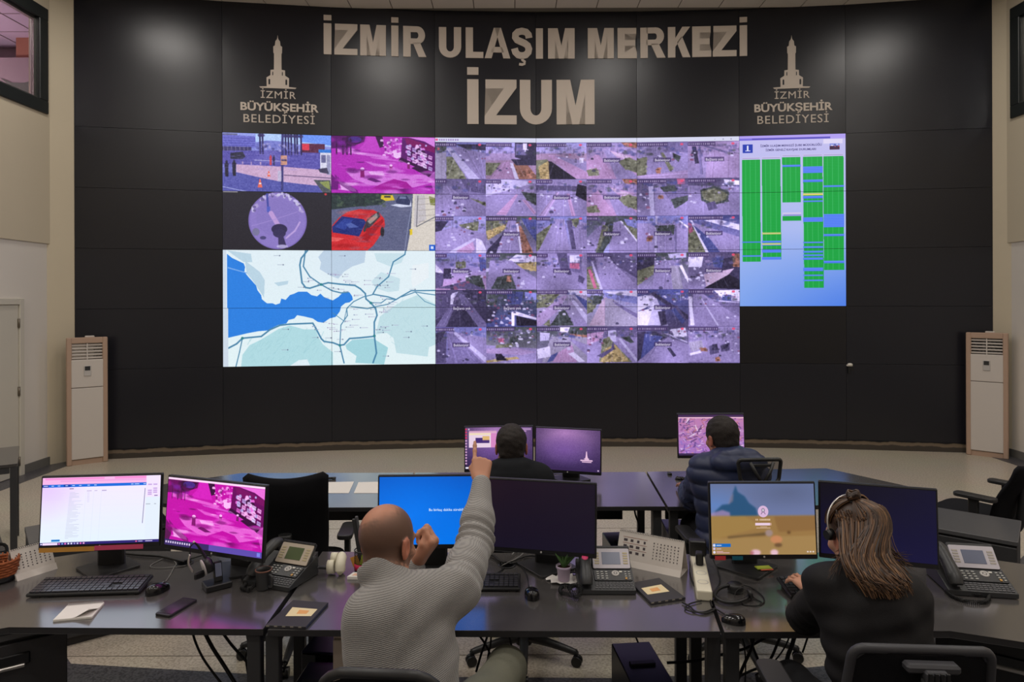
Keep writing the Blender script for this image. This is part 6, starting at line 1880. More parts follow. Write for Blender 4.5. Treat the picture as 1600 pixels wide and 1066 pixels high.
# desk calendars
M['cal'] = mat('calendar_card', (222, 214, 206), 0.75, 0.2)
M['ink'] = mat('print_ink', (86, 78, 82), 0.8, 0.1)
M['ink_red'] = mat('print_red', (150, 84, 74), 0.8, 0.1)
M['ink_gold'] = mat('print_gold', (176, 140, 50), 0.7, 0.2)
def calendar(label, a, b_, h, lean, pages):
    d = b_ - a; w = d.length
    t = thing('desk_calendar', label, 'calendar', (a + b_) / 2, math.atan2(d.y, d.x), 'desk calendars')
    T = Matrix.Rotation(-math.radians(lean), 4, 'X')
    q = MB(); q.box((0, 0.001, h / 2), (w, 0.002, h), M=T)
    dep = 2 * math.sin(math.radians(lean)) * h
    q.box((0, -0.001, h / 2), (w, 0.002, h), M=Matrix.Translation((0, dep, 0)) @ Matrix.Rotation(math.radians(lean), 4, 'X'))
    q.box((0, dep / 2, 0.001), (w, dep, 0.0015)); q.box((0, -0.010, 0.009), (w, 0.0015, 0.03), M=Matrix.Rotation(math.radians(-30), 4, 'X'))
    q.build('card', M['cal'], t)
    q = MB()
    n = int(w / 0.008)
    for k in range(n):
        q.tube([(-w / 2 + 0.006 + k * (w - 0.012) / (n - 1), -0.004, h - 0.006), (-w / 2 + 0.006 + k * (w - 0.012) / (n - 1), 0.002, h + 0.004), (-w / 2 + 0.006 + k * (w - 0.012) / (n - 1), 0.010, h - 0.004)], 0.0009, n=4, res=3, M=T)
    stuff(q.build('wire_binding', M['charcoal'], t))
    r = random.Random(len(label))
    q = MB()
    for (x0, x1, cols, rows, big) in pages:
        for i in range(cols):
            for j in range(rows):
                x = x0 + (x1 - x0) * (i + 0.5) / cols; z = h * 0.30 + h * 0.52 * (j + 0.5) / rows
                s = 0.6 if big else 0.35
                q.box((x, -0.0006, z), ((x1 - x0) / cols * s * r.uniform(0.5, 1), 0.0004, h * 0.52 / rows * 0.42), M=T)
    stuff(q.build('printed_dates', M['ink'], t))
    q = MB()
    for (x0, x1, cols, rows, big) in pages:
        if big:
            for j in range(rows):
                q.box(((x0 + x1) / 2, -0.0006, h * 0.30 + h * 0.52 * (j + 1.0) / rows), ((x1 - x0) * 0.96, 0.0005, 0.0014), M=T)
        else:
            q.box((x0 + 0.012, -0.0006, h * 0.13), (0.008, 0.0005, 0.008), M=T)
    q.build('printed_rule', M['ink_red'] if any(p[4] for p in pages) else M['ink_gold'], t)
    return t
a, b_ = D(25, 908), D(88, 888); calendar('white desk calendar at the left end beside the basket', a, b_, 0.135, 24, [(-0.07, 0.075, 8, 6, False)])
a, b_ = D(962, 880), D(1064, 902); a.z = b_.z = DZ; calendar('wide white desk calendar behind the telephone with the pink sticker', a, b_, 0.152, 20, [(-0.135, -0.012, 4, 3, True), (0.01, 0.14, 8, 6, False)])

# wicker basket
t = thing('basket', 'small orange-brown woven basket at the left end of the desk', 'basket', D(1, 908), 0)
M['wicker'] = mat('wicker', (150, 82, 46), 0.7, 0.3, noise=(90, 0.4))
q = MB(); q.lathe([(0.0, 0.002), (0.052, 0.002), (0.058, 0.03), (0.056, 0.031), (0.0, 0.028)], 26); q.build('basket_base', M['black'], t)
q = MB()
for j in range(6):
    z = 0.034 + 0.0115 * j
    R_ = 0.058 + 0.0016 * j
    q.tube([(R_ * math.cos(2 * PI * k / 24) * (1 + 0.03 * (-1) ** (k + j)), R_ * math.sin(2 * PI * k / 24) * (1 + 0.03 * (-1) ** (k + j)), z) for k in range(24)], 0.0058, n=6, smooth=False, closed=True)
for k in range(24):
    an = 2 * PI * k / 24
    q.cyl((0.058 * math.cos(an), 0.058 * math.sin(an), 0.03), (0.066 * math.cos(an), 0.066 * math.sin(an), 0.104), 0.003, n=5)
q.build('weave', M['wicker'], t)
# spiral notepad
c0 = D(124, 958)
t = thing('notepad', 'white spiral notepad with a curled corner in front of the keyboard', 'notepad', c0, math.radians(12))
q = MB(); q.box((0, 0, 0.004), (0.135, 0.128, 0.008), bev=0.0008); q.build('pages', M['paper'], t)
def curl(u, v):
    x, y = -0.067 + 0.134 * u, -0.063 + 0.126 * v
    k = max(0.0, (u - 0.55) / 0.45) * max(0.0, (0.55 - v) / 0.55)
    return (x - 0.014 * k, y + 0.012 * k, 0.0085 + 0.024 * k)
q = MB(); q.grid(curl, 10, 8); q.build('top_page', M['paper'], t)
q = MB()
for k in range(20):
    x = -0.062 + 0.0065 * k
    q.tube([(x, 0.056, 0.009), (x, 0.062, 0.014), (x, 0.070, 0.006), (x, 0.065, 0.0012)], 0.0011, n=5, res=3)
stuff(q.build('wire_binding', M['silver'], t))
# smartphone
t = thing('smartphone', 'black smartphone lying on the front left desk', 'phone', D(276, 951), math.radians(-16))
q = MB(); q.prism(rounded_rect(0.072, 0.152, 0.009), 0.0005, 0.0095, bev=0.0015); q.build('case', M['black'], t)
q = MB(); q.prism(rounded_rect(0.064, 0.128, 0.004), 0.0096, 0.0102); q.build('screen', mat('phone_glass', (54, 50, 56), 0.16, 0.9), t)
# headset on its charging stand
t = thing('headset_stand', 'black headset resting on a charging stand below the magenta screen', 'headset', D(339, 918), math.radians(38))
q = MB(); q.box((0, 0, 0.014), (0.105, 0.085, 0.026), bev=0.004); q.build('stand_base', M['black'], t)
q = MB(); q.box((0.005, -0.012, 0.065), (0.034, 0.018, 0.085), bev=0.004, M=Matrix.Rotation(math.radians(-14), 4, 'X')); ph = q.build('charging_cradle', M['black'], t)
q = MB(); q.box((0.005, -0.0225, 0.072), (0.026, 0.003, 0.055), bev=0.001, M=Matrix.Rotation(math.radians(-14), 4, 'X')); q.build('cradle_display', M['lcd'], t)
q = MB(); q.lathe([(0.0, 0.022), (0.018, 0.022), (0.033, 0.012), (0.033, -0.008), (0.018, -0.014), (0.0, -0.014)], 22, M=Matrix.Translation((-0.035, 0.012, 0.098)) @ Matrix.Rotation(math.radians(75), 4, 'Y')); q.build('ear_cushion', M['black'], t)
q = MB(); q.lathe([(0.027, -0.012), (0.034, -0.014), (0.034, -0.019), (0.0, -0.020)], 22, M=Matrix.Translation((-0.035, 0.012, 0.098)) @ Matrix.Rotation(math.radians(75), 4, 'Y')); q.build('ear_ring', M['silver'], t)
q = MB(); q.tube([(-0.035, 0.02, 0.12), (-0.052, 0.03, 0.155), (-0.068, 0.035, 0.185), (-0.082, 0.035, 0.20)], 0.006, n=8, radii=[0.007, 0.0065, 0.005, 0.004]); q.build('headband', M['black'], t)
q = MB(); q.ball((-0.083, 0.035, 0.203), 0.005, 10); q.build('white_tip', M['white_plastic'], t)
q = MB(); q.tube([(-0.10, 0.03, 0.155), (-0.108, 0.02, 0.12), (-0.092, 0.012, 0.085)], 0.0045, n=8); q.build('chrome_slider', M['metal'], t)
q = MB(); q.tube([(-0.082, 0.035, 0.20), (-0.098, 0.034, 0.185), (-0.10, 0.03, 0.155)], 0.003, n=6); q.build('thin_band', M['black'], t)
q = MB(); q.box((-0.07, 0.0, 0.07), (0.05, 0.014, 0.03), bev=0.006, rz=0.4); q.build('temple_pad', M['black'], t)
# mug
t = thing('mug', 'dark grey mug with a brown rim beside the telephone', 'mug', D(412, 921), math.radians(-30))
q = MB(); q.lathe([(0.0, 0.002), (0.026, 0.002), (0.029, 0.01), (0.032, 0.08), (0.0345, 0.086), (0.031, 0.086), (0.028, 0.07), (0.025, 0.012), (0.0, 0.010)], 28); q.build('cup', M['charcoal'], t)
q = MB(); q.lathe([(0.0315, 0.0862), (0.0345, 0.0864), (0.0352, 0.083), (0.0328, 0.080)], 28); q.build('rim', mat('brown_glaze', (120, 78, 62), 0.4, 0.5), t)
q = MB(); q.tube([(0.030, 0, 0.068), (0.050, 0, 0.064), (0.055, 0, 0.042), (0.046, 0, 0.022), (0.029, 0, 0.018)], 0.0055, n=8); q.build('handle', M['charcoal'], t)
# black folders with a printed paper window
M['folder'] = mat('black_folder_cover', (48, 46, 52), 0.45, 0.5, noise=(40, 0.1))
M['folder_edge'] = mat('worn_folder_edge', (150, 144, 134), 0.8, 0.2)
M['print'] = mat('folder_print', (232, 214, 172), 0.6, 0.3)
M['print_o'] = mat('orange_print', (230, 168, 108), 0.6, 0.3)
def folder(label, q4, pr, dot):
    c = sum(q4, Vector()) / 4
    t = thing('folder', label, 'folder', c, 0, 'black folders with a printed window')
    loc = [(p.x - c.x, p.y - c.y) for p in q4]
    q = MB(); q.prism(ccw(loc), 0.0005, 0.012, bev=0.002); q.build('cover', M['folder'], t)
    pl = [(p.x - c.x, p.y - c.y) for p in pr]
    q = MB(); q.prism(ccw(pl), 0.0121, 0.0126); q.build('printed_window', M['print'], t)
    pc = Vector((sum(p[0] for p in pl) / 4, sum(p[1] for p in pl) / 4, 0))
    q = MB(); q.prism(ccw([(pc.x + (p[0] - pc.x) * 0.4 + dot, pc.y + (p[1] - pc.y) * 0.45) for p in pl]), 0.0127, 0.013); q.build('printed_picture', M['print_o'], t)
    e0, e1 = Vector((*loc[0], 0)), Vector((*loc[1], 0)); d = e1 - e0
    q = MB()
    for k in range(5):
        m = e0 + d * (0.05 + 0.2 * k)
        q.box((m.x, m.y + 0.001, 0.0085), (d.length * 0.08, 0.003, 0.0045), rz=math.atan2(d.y, d.x))
    q.build('worn_edge', M['folder_edge'], t)
folder('black folder with a cream print, on the seam left of the grey sweater', [D(415, 982), D(478, 984.5), D(513, 946), D(458, 942)], [D(446, 968), D(486, 968), D(496, 957), D(457, 954)], 0.005)
folder('black folder with a cream print under the wide calendar', [D(1017, 946), D(1071, 938), D(1030, 907), D(986, 915)], [D(1012, 934), D(1046, 929), D(1033, 918), D(1002, 924)], 0.0)
# white plug adapters with a grey lead
t = thing('plug_adapters', 'cluster of white plug adapters lying left of the pen cup', 'adapter', D(524, 898), math.radians(-8))
M['ivory'] = mat('ivory_plastic', (226, 220, 198), 0.45, 0.4)
q = MB(); q.cyl((-0.034, 0.0, 0.032), (-0.004, 0.004, 0.034), 0.030, n=22); q.cyl((-0.030, 0.03, 0.060), (-0.002, 0.034, 0.060), 0.026, n=22); bmesh.ops.bevel(q.bm, geom=[e for e in q.bm.edges if e.calc_face_angle(0) > 0.9], offset=0.005, segments=2, profile=0.5, affect='EDGES'); q.build('round_adapter', M['ivory'], t)
q = MB(); q.tube([(0.012, 0.04, 0.072), (0.022, 0.02, 0.070), (0.028, -0.012, 0.050), (0.030, -0.022, 0.024)], 0.02, n=12, radii=[0.017, 0.0225, 0.0225, 0.020]); q.build('angled_adapter', M['ivory'], t)
q = MB(); q.box((0.024, 0.006, 0.028), (0.03, 0.05, 0.052), bev=0.010); q.build('adapter_body', M['ivory'], t)
q = MB(); q.box((-0.055, -0.005, 0.03), (0.04, 0.014, 0.014), bev=0.003); q.tube([(-0.07, -0.005, 0.03), (-0.095, -0.02, 0.03), (-0.11, -0.05, 0.02)], 0.007, n=8); q.build('plug_lead', M['charcoal'], t)
# pen cup
t = thing('pen_cup', 'black mesh pen cup with coloured notes, beside the bald head', 'pen cup', D(567, 892), 0)
q = MB(); q.lathe([(0.0, 0.002), (0.036, 0.002), (0.036, 0.006)], 24); q.lathe([(0.038, 0.092), (0.0395, 0.095), (0.038, 0.098), (0.0365, 0.095), (0.038, 0.092)], 24); q.lathe([(0.0365, 0.004), (0.0372, 0.02), (0.0358, 0.02), (0.0355, 0.004)], 24)
for k in range(32):
    an = 2 * PI * k / 32
    for s_ in (-1, 1):
        P = [(0.0372 * math.cos(an + s_ * 0.16 * j), 0.0372 * math.sin(an + s_ * 0.16 * j), 0.005 + 0.0175 * j) for j in range(6)]
        q.tube(P, 0.0007, n=3, smooth=False)
q.build('mesh_cup', M['black'], t)
q = MB(); q.lathe([(0.0375, 0.012), (0.0385, 0.012), (0.0385, 0.038), (0.0375, 0.038)], 24); q.build('red_band', mat('red_band', (196, 40, 84), 0.6, 0.3), t)
for k, (m, x, y, r_) in enumerate((('note_green', 0.0, -0.020, 0.2), ('note_orange', -0.014, -0.010, -0.35), ('note_green', 0.012, -0.006, 0.5))):
    q = MB(); q.box((x, y, 0.055), (0.034, 0.002, 0.045), M=Matrix.Rotation(r_, 4, 'Y')); q.build('note', M[m], t)
q = MB(); q.box((0.018, -0.010, 0.085), (0.014, 0.008, 0.05), bev=0.002); q.build('eraser', M['white_plastic'], t)
for (x, y, l, m, w_) in ((-0.006, 0.006, 0.225, 'charcoal', 0.018), (0.006, 0.012, 0.235, 'grey_plastic', 0.014)):
    q = MB(); q.box((0, 0, l / 2), (w_, 0.010, l), bev=0.003, M=Matrix.Translation((x, y, 0.012)) @ Matrix.Rotation(-0.16, 4, 'Y')); q.build('long_pen', M[m], t)
# note block and kraft card
t = thing('note_block', 'small printed note block in front of the pen cup', 'note block', D(557, 903), math.radians(-4))
q = MB(); q.prism([(-0.035, -0.024), (0.030, -0.024), (0.038, 0.026), (-0.022, 0.026)], 0.0005, 0.014, bev=0.001); q.build('paper_stack', M['paper'], t)
q = MB(); q.prism([(-0.018, -0.012), (0.016, -0.012), (0.022, 0.012), (-0.010, 0.012)], 0.0141, 0.0145); q.build('print', mat('faded_orange_print', (222, 176, 150), 0.7, 0.2), t)
q = MB(); q.box((0.018, 0.019, 0.0144), (0.022, 0.006, 0.0006)); q.build('caption', M['ink'], t)
t = thing('kraft_card', 'brown kraft card half hidden behind the grey collar', 'card', D(584, 906), math.radians(16))
q = MB(); q.box((0, 0, 0.006), (0.085, 0.05, 0.011), bev=0.002); q.build('card_body', mat('kraft', (196, 152, 108), 0.8, 0.2), t)
q = MB(); q.box((0, 0, 0.0122), (0.05, 0.008, 0.001)); q.build('fold_line', mat('kraft_dark', (160, 118, 80), 0.8, 0.2), t)
# plant on a napkin
c0 = D(881, 908)
t = thing('napkin', 'crumpled white napkin under the small plant pot', 'napkin', c0, 0)
rr = random.Random(5)
NP = [(rr.uniform(0.8, 1.15), rr.uniform(0, 0.012)) for _ in range(24)]
def nap(u, v):
    k = int(round(u * 24)) % 24
    a = 2 * PI * u
    r_ = 0.066 * v * (NP[k][0] if v > 0.7 else 1)
    return (r_ * math.cos(a) * 1.15, r_ * math.sin(a) * 0.9, 0.002 + (NP[k][1] * (v - 0.6) / 0.4 if v > 0.6 else 0))
q = MB(); q.grid(nap, 24, 6); q.build('cloth', M['paper'], t)
M['pot'] = mat('lilac_pot', (196, 178, 200), 0.5, 0.4)
M['soil'] = mat('potting_soil', (62, 44, 38), 0.95, 0.1, noise=(300, 0.5))
M['leaf'] = mat('succulent_leaf', (78, 112, 62), 0.5, 0.4, noise=(60, 0.25))
t = thing('potted_succulent', 'small succulent in a lilac pot beside the black mouse', 'plant', c0 + Vector((0, 0, 0.004)), 0)
q = MB(); q.lathe([(0.0, 0.001), (0.025, 0.001), (0.030, 0.052), (0.0345, 0.055), (0.0345, 0.064), (0.031, 0.064), (0.029, 0.05), (0.0, 0.05)], 26); q.build('pot', M['pot'], t)
q = MB(); q.lathe([(0.0, 0.059), (0.02, 0.058), (0.030, 0.056)], 20); q.build('soil', M['soil'], t)
for k, (an, le, ln) in enumerate(((1.75, 0.100, 0.10), (2.6, 0.095, 0.42), (0.6, 0.085, 0.55), (3.6, 0.075, 0.40), (5.2, 0.07, 0.30), (1.2, 0.06, 0.2), (4.3, 0.055, 0.2), (2.1, 0.06, 0.75), (0.05, 0.1, 0.62), (3.1, 0.085, 0.25))):
    dx, dy = math.cos(an) * math.sin(ln), math.sin(an) * math.sin(ln)
    P = [(dx * le * f * (1 + 0.5 * f), dy * le * f * (1 + 0.5 * f), 0.055 + math.cos(ln) * le * f) for f in (0, 0.3, 0.65, 1.0)]
    q = MB(); q.tube(P, 0.005, n=7, radii=[0.0055, 0.0075, 0.0055, 0.0006]); q.build('leaf', M['leaf'], t)
# power strip with plugs
a, b_ = D(1089, 876), D(1101, 940)
d = b_ - a
t = thing('power_strip', 'white power strip with black plugs on the seam between middle and right desk', 'power strip', (a + b_) / 2, math.atan2(d.y, d.x))
L_ = d.length
q = MB(); q.box((0, 0, 0.022), (L_, 0.062, 0.042), bev=0.006, seg=2); q.build('housing', M['ivory'], t)
for k in range(4):
    x = L_ * (0.30 - 0.22 * k)
    q = MB(); q.lathe([(0.0, -0.004), (0.019, -0.004), (0.0195, 0.0012), (0.0225, 0.0012), (0.0225, 0.0)], 20, M=Matrix.Translation((x, 0, 0.0425))); sk = q.build('socket', M['silver'], t)
    q = MB(); q.cyl((x, -0.009, 0.0388), (x, -0.009, 0.0402), 0.0028, n=8); q.cyl((x, 0.009, 0.0388), (x, 0.009, 0.0402), 0.0028, n=8); q.build('socket_holes', M['black'], sk)
for (x, w_, h_, nm) in ((-L_ * 0.14, 0.032, 0.055, 'black_plug'), (-L_ * 0.40, 0.075, 0.07, 'power_adapter')):
    q = MB(); q.box((x, 0, 0.043 + h_ / 2), (0.045, w_, h_), bev=0.005); q.build(nm, M['black'], t)
q = MB()
for k in range(4):
    q.box((-L_ * 0.40 - 0.024, -0.028 + 0.018 * k, 0.08), (0.006, 0.006, 0.05))
q.build('adapter_ribs', M['charcoal'], t)
# headphones
c0 = D(1150, 934)
t = thing('headphones', 'black headphones lying on the front right desk', 'headphones', c0, 0)
q = MB()
def Lh(u, v, h): 
    p = D(u, v); return (p.x - c0.x, p.y - c0.y, h)
q.tube([Lh(1139, 926, 0.03), Lh(1124, 928, 0.022), Lh(1117, 936, 0.014), Lh(1128, 944, 0.012), Lh(1146, 946.5, 0.012), Lh(1163, 943, 0.014), Lh(1170, 938, 0.016)], 0.008, n=8, M=Matrix.Diagonal((1, 1, 1.0, 1))); q.build('headband', M['black'], t)
for (u, v, nm) in ((1149, 925, 'ear_pad'), (1172, 938, 'ear_pad')):
    p = Lh(u, v, 0.0)
    big = u < 1160
    q = MB(); q.lathe([(0.0, 0.0), (0.028, 0.0), (0.033, 0.008), (0.033, 0.030), (0.026, 0.036), (0.0, 0.037)] if big else [(0.0, -0.006), (0.018, -0.006), (0.02, 0.0), (0.018, 0.007), (0.0, 0.007)], 22, M=Matrix.Translation(p) if big else Matrix.Translation((p[0], p[1], 0.024)) @ Matrix.Rotation(1.3, 4, 'Y')); q.build(nm, M['black'], t)
q = MB(); q.tube([Lh(1150, 920, 0.02), Lh(1172, 920, 0.006), Lh(1190, 932, 0.004), Lh(1194, 942, 0.004), Lh(1184, 948, 0.004), Lh(1164, 947, 0.004), Lh(1158, 942, 0.004)], 0.0025, n=6); q.tube([Lh(1172, 934, 0.02), Lh(1180, 938, 0.006), Lh(1190, 943, 0.004), Lh(1187, 947, 0.005)], 0.0025, n=6); q.build('headphone_cable', M['cable'], t)
q = MB(); q.tube([Lh(1172, 936, 0.024), Lh(1160, 930, 0.03), Lh(1150, 932, 0.02), Lh(1148, 938, 0.012)], 0.002, n=6); q.build('microphone_boom', M['black'], t)

# paper sheets and pens on the back desks
for k, (pp, lb) in enumerate(((((505, 771), (545, 771), (553, 753), (510, 754)), 'white paper sheet on the back left desk, beside the black chair'), (((553, 771), (600, 771), (603, 753), (560, 754)), 'white paper sheet on the back left desk, partly behind the blue monitor'))):
    P = [D(u, v) for u, v in pp]; c = sum(P, Vector()) / 4
    t = thing('paper_sheet', lb, 'paper', c, 0, 'paper sheets on the back desk')
    q = MB(); q.prism(ccw([(p.x - c.x, p.y - c.y) for p in P]), 0.0004, 0.0016); q.build('sheet', M['paper'], t)
t = thing('marker_pen', 'black marker pen on the back desk behind the black chair', 'pen', D(512, 749.5), 0.0)
q = MB(); q.cyl((-0.04, 0, 0.009), (0.03, 0, 0.009), 0.008, n=10); q.build('barrel', M['black'], t)
q = MB(); q.cyl((0.03, 0, 0.009), (0.055, 0, 0.009), 0.0088, n=10); q.build('cap', M['charcoal'], t)
# strip of paper on the back right desk
t = thing('paper_strip', 'thin white paper strip on the far right end of the back desk', 'paper', D(1370, 766), math.radians(-6))
q = MB(); q.box((0, 0, 0.001), (0.12, 0.012, 0.0014)); q.build('strip', M['paper'], t)

# grommets in the desks
for (u, v, lb) in ((792, 884, 'round black cable grommet in the middle desk'), (288, 881, 'round black cable grommet in the left desk')):
    t = thing('cable_grommet', lb, 'grommet', D(u, v), 0)
    q = MB(); q.lathe([(0.040, 0.0), (0.040, 0.004), (0.034, 0.005), (0.030, 0.001), (0.0, 0.0008)], 26); q.build('ring', M['black'], t)
    q = MB(); q.lathe([(0.0, 0.002), (0.027, 0.002)], 20); q.build('opening', mat('grommet_hole', (5, 5, 6), 0.9, 0.05), t)

# ================================================================== cables
def cable(label, pts, r=0.0035, m='cable', group=None):
    pts = [Vector(p) for p in pts]
    c = pts[0].copy()
    q = MB(); q.tube([p - c for p in pts], r, n=6, res=5)
    o = q.build('cable', M[m])
    o.location = c
    tag(o, label, 'cable', group)
    return o
def CD(pts, h=0.006):
    return [D(u, v, dz if False else h) if len((u, v)) == 2 else None for (u, v) in pts]
GC = 'cables on the desks'
cable('black cable curving from the middle grommet to the dark monitor', CD([(792, 883), (812, 876), (826, 872), (842, 873), (856, 877)], 0.010), 0.005, group=GC)
cable('thick black cable from behind the grey sleeve into the middle grommet', CD([(760, 870), (772, 873), (780, 880), (790, 884)], 0.012), 0.006, group=GC)
cable('grey cable looping over the middle grommet', CD([(784, 889), (794, 884), (808, 877), (818, 868), (806, 866), (800, 872)], 0.014), 0.003, 'grey_cable', GC)
cable('thin black cable from the middle grommet towards the keyboard', CD([(788, 888), (782, 894), (772, 899), (758, 902)], 0.005), 0.003, group=GC)
cable('thin black cable of the mouse beside the plant', CD([(826, 920), (825, 908), (822, 898), (812, 884), (800, 881)], 0.005), 0.002, group=GC)
cable('black cable running from the middle grommet to the pink-sticker telephone', CD([(800, 882), (820, 881), (850, 888), (875, 894), (912, 899)], 0.006), 0.003, group=GC)
cable('second black cable fanning out of the middle grommet', CD([(798, 884), (816, 880), (836, 877), (850, 876)], 0.008), 0.0035, group=GC)
cable('thick black cable between the left grommet and the white page monitor', CD([(190, 868), (220, 871), (250, 873), (272, 878), (288, 882)], 0.010), 0.0055, group=GC)
cable('black cable from the left grommet to the headset stand', CD([(288, 880), (300, 876), (318, 871), (330, 872)], 0.010), 0.004, group=GC)
cable('thin grey cable of the mouse by the long keyboard', CD([(257, 913), (266, 900), (272, 888), (275, 882), (262, 873), (240, 882), (236, 888), (258, 889), (290, 886)], 0.005), 0.0018, 'grey_cable', GC)
cable('thin black cable behind the left telephone', CD([(345, 884), (368, 890), (390, 891), (402, 890)], 0.005), 0.0025, group=GC)
cable('black cable looping from the folder around the power strip', CD([(1066, 944), (1078, 950), (1085, 957), (1100, 961), (1114, 957), (1117, 953)], 0.006), 0.0035, group=GC)
cable('second loop of black cable beside the power strip', CD([(1096, 941), (1078, 946), (1070, 953), (1080, 958), (1100, 959), (1116, 954), (1128, 960), (1138, 967)], 0.006), 0.003, group=GC)
cable('black cable rising from the power adapter and curving down beside the headphones', [D(1100, 880, 0.09), D(1110, 882, 0.05), D(1122, 897, 0.008), D(1124, 914, 0.006), D(1114, 930, 0.006), D(1110, 938, 0.006), D(1113, 950, 0.006)], 0.003, group=GC)
cable('black cable at the left of the power strip', CD([(1078, 880), (1078, 895), (1081, 908), (1086, 916)], 0.006), 0.003, group=GC)
cable('thin dark cable on the back desk between the two monitors', CD([(846, 745), (862, 741), (876, 740), (886, 742)], 0.006), 0.004, group=GC)
cable('thin dark cable of the small mouse on the back right desk', CD([(1064, 748), (1074, 747.5), (1084, 746)], 0.005), 0.0035, group=GC)
cable('thin pale cable on the back right desk beside the navy sleeve', CD([(1074, 738), (1082, 741), (1090, 745)], 0.008), 0.003, 'grey_cable', GC)
GU = 'cables under the desks'
def drop(label, pts, y, r=0.005):
    cable(label, [at(u, v, y + dy) for (u, v, dy) in pts], r, group=GU)
drop('black cable hanging under the left desk, leftmost of the bunch', [(300, 985, 0), (306, 1005, 0.02), (318, 1030, 0.03), (338, 1058, 0.03), (352, 1075, 0.02)], 2.9)
drop('thick black cable hanging under the left desk', [(318, 985, 0), (332, 1012, 0.02), (350, 1040, 0.03), (372, 1075, 0.02)], 2.92, 0.008)
drop('black cable under the left desk crossing towards the steel leg', [(345, 985, 0), (362, 1008, 0.02), (380, 1028, 0.03), (392, 1042, 0.03)], 2.95, 0.006)
drop('thin black cable hanging beside the left steel leg', [(385, 990, 0), (388, 1010, 0), (384, 1030, 0), (390, 1070, 0)], 2.96, 0.004)
drop('black cable hanging under the middle desk, left of the knee', [(764, 985, 0), (758, 1005, 0), (752, 1022, 0), (744, 1050, 0)], 2.95)
drop('second black cable hanging under the middle desk by the knee', [(748, 992, 0), (760, 1010, 0.02), (768, 1030, 0.02), (772, 1060, 0)], 2.97)
drop('thin black cable hanging straight by the knee', [(768, 985, 0), (766, 1010, 0), (762, 1030, 0), (764, 1060, 0)], 2.99, 0.004)
drop('black cable hanging right of the knee', [(792, 985, 0), (797, 1000, 0), (800, 1015, 0), (802, 1040, 0)], 2.98, 0.005)
drop('black cable above the computer under the middle desk', [(990, 988, 0), (993, 995, 0), (997, 1004, 0)], 2.9, 0.004)
drop('black cable sloping down to the left under the right desk', [(1214, 985, 0), (1190, 1000, 0), (1165, 1013, 0), (1148, 1018, 0), (1090, 1032, 0), (1042, 1036, 0)], 3.0, 0.006)
drop('black cable swinging under the right desk from left post to chair', [(1178, 988, 0), (1175, 1010, 0), (1160, 1045, 0.02), (1150, 1070, 0)], 2.95, 0.007)
drop('black cable crossing down to the right under the right desk', [(1172, 988, 0), (1176, 1010, 0), (1186, 1035, 0.02), (1196, 1065, 0)], 2.97, 0.006)
drop('long black cable drooping under the right desk', [(1222, 988, 0), (1215, 1005, 0), (1200, 1035, 0.03), (1170, 1050, 0.03), (1152, 1058, 0.02)], 3.0, 0.006)
drop('thin black cable drooping under the right desk beside the armrest', [(1236, 988, 0), (1226, 1012, 0), (1208, 1035, 0.03), (1180, 1055, 0.03)], 3.02, 0.0035)
drop('thick black cable falling beside the chair of the woman', [(1244, 985, 0), (1237, 1010, 0), (1230, 1030, 0), (1226, 1075, 0)], 2.9, 0.009)
drop('thin black cable hanging at the left post of the right desk', [(1158, 990, 0), (1163, 1010, 0), (1165, 1040, 0), (1164, 1070, 0)], 2.9, 0.003)
drop('black cable hanging under the right desk in front of the woman', [(1264, 990, 0), (1259, 1005, 0), (1254, 1020, 0)], 2.96, 0.004)
cable('black cable hanging below the back desk', [at(991, 793, 4.5), at(993, 805, 4.5), at(998, 820, 4.5), at(997, 832, 4.5)], 0.006, group=GU)
cable('black cables coiled under the far left table', [Vector((-3.95, 5.35, 0.02)), Vector((-4.1, 5.2, 0.02)), Vector((-4.0, 5.05, 0.02)), Vector((-3.85, 5.15, 0.02)), Vector((-3.95, 5.3, 0.09)), Vector((-4.15, 5.25, 0.06)), Vector((-4.2, 5.05, 0.02)), Vector((-3.9, 4.85, 0.02)), Vector((-3.6, 4.8, 0.02))], 0.012, group=GU)
cable('grey cable coiled under the far left table', [Vector((-3.75, 5.0, 0.02)), Vector((-3.95, 4.9, 0.02)), Vector((-4.15, 5.1, 0.02)), Vector((-3.95, 5.25, 0.03)), Vector((-3.75, 5.1, 0.03)), Vector((-3.8, 4.85, 0.02))], 0.013, 'grey_cable', GU)

# ================================================================== computers and drawer units under the desks
def computer(label, c, rz, w=0.18, d=0.42, h=0.36):
    t = thing('computer', label, 'computer', c, rz, 'dark computer cases under the desks')
    q = MB(); q.box((0, 0, h / 2 + 0.012), (w, d, h), bev=0.004); q.build('case', M['navy'], t)
    q = MB(); q.box((0, -d / 2 - 0.004, h / 2 + 0.012), (w - 0.01, 0.012, h - 0.01), bev=0.004); fr = q.build('front_panel', M['black_gloss'], t)
    q = MB(); q.box((0, -d / 2 - 0.011, h * 0.78), (w * 0.7, 0.004, 0.012)); q.build('drive_slot', M['charcoal'], fr)
    q = MB(); q.cyl((w * 0.3, -d / 2 - 0.008, h * 0.93), (w * 0.3, -d / 2 - 0.014, h * 0.93), 0.008, n=12); q.build('power_button', M['silver'], fr)
    q = MB(); q.box((0, 0.0, h + 0.016), (w * 0.62, 0.03, 0.010), bev=0.003); q.build('top_grip', M['black'], t)
    q = MB()
    for sx in (-1, 1):
        for sy in (-1, 1):
            q.cyl((sx * w * 0.38, sy * d * 0.4, 0.0), (sx * w * 0.38, sy * d * 0.4, 0.013), 0.014, n=10)
    q.build('feet', M['black'], t)
    return t
computer('dark blue computer under the middle desk, left of the drawer unit', (-0.815, 3.13, 0.0), -0.12, 0.16, 0.38, 0.45)
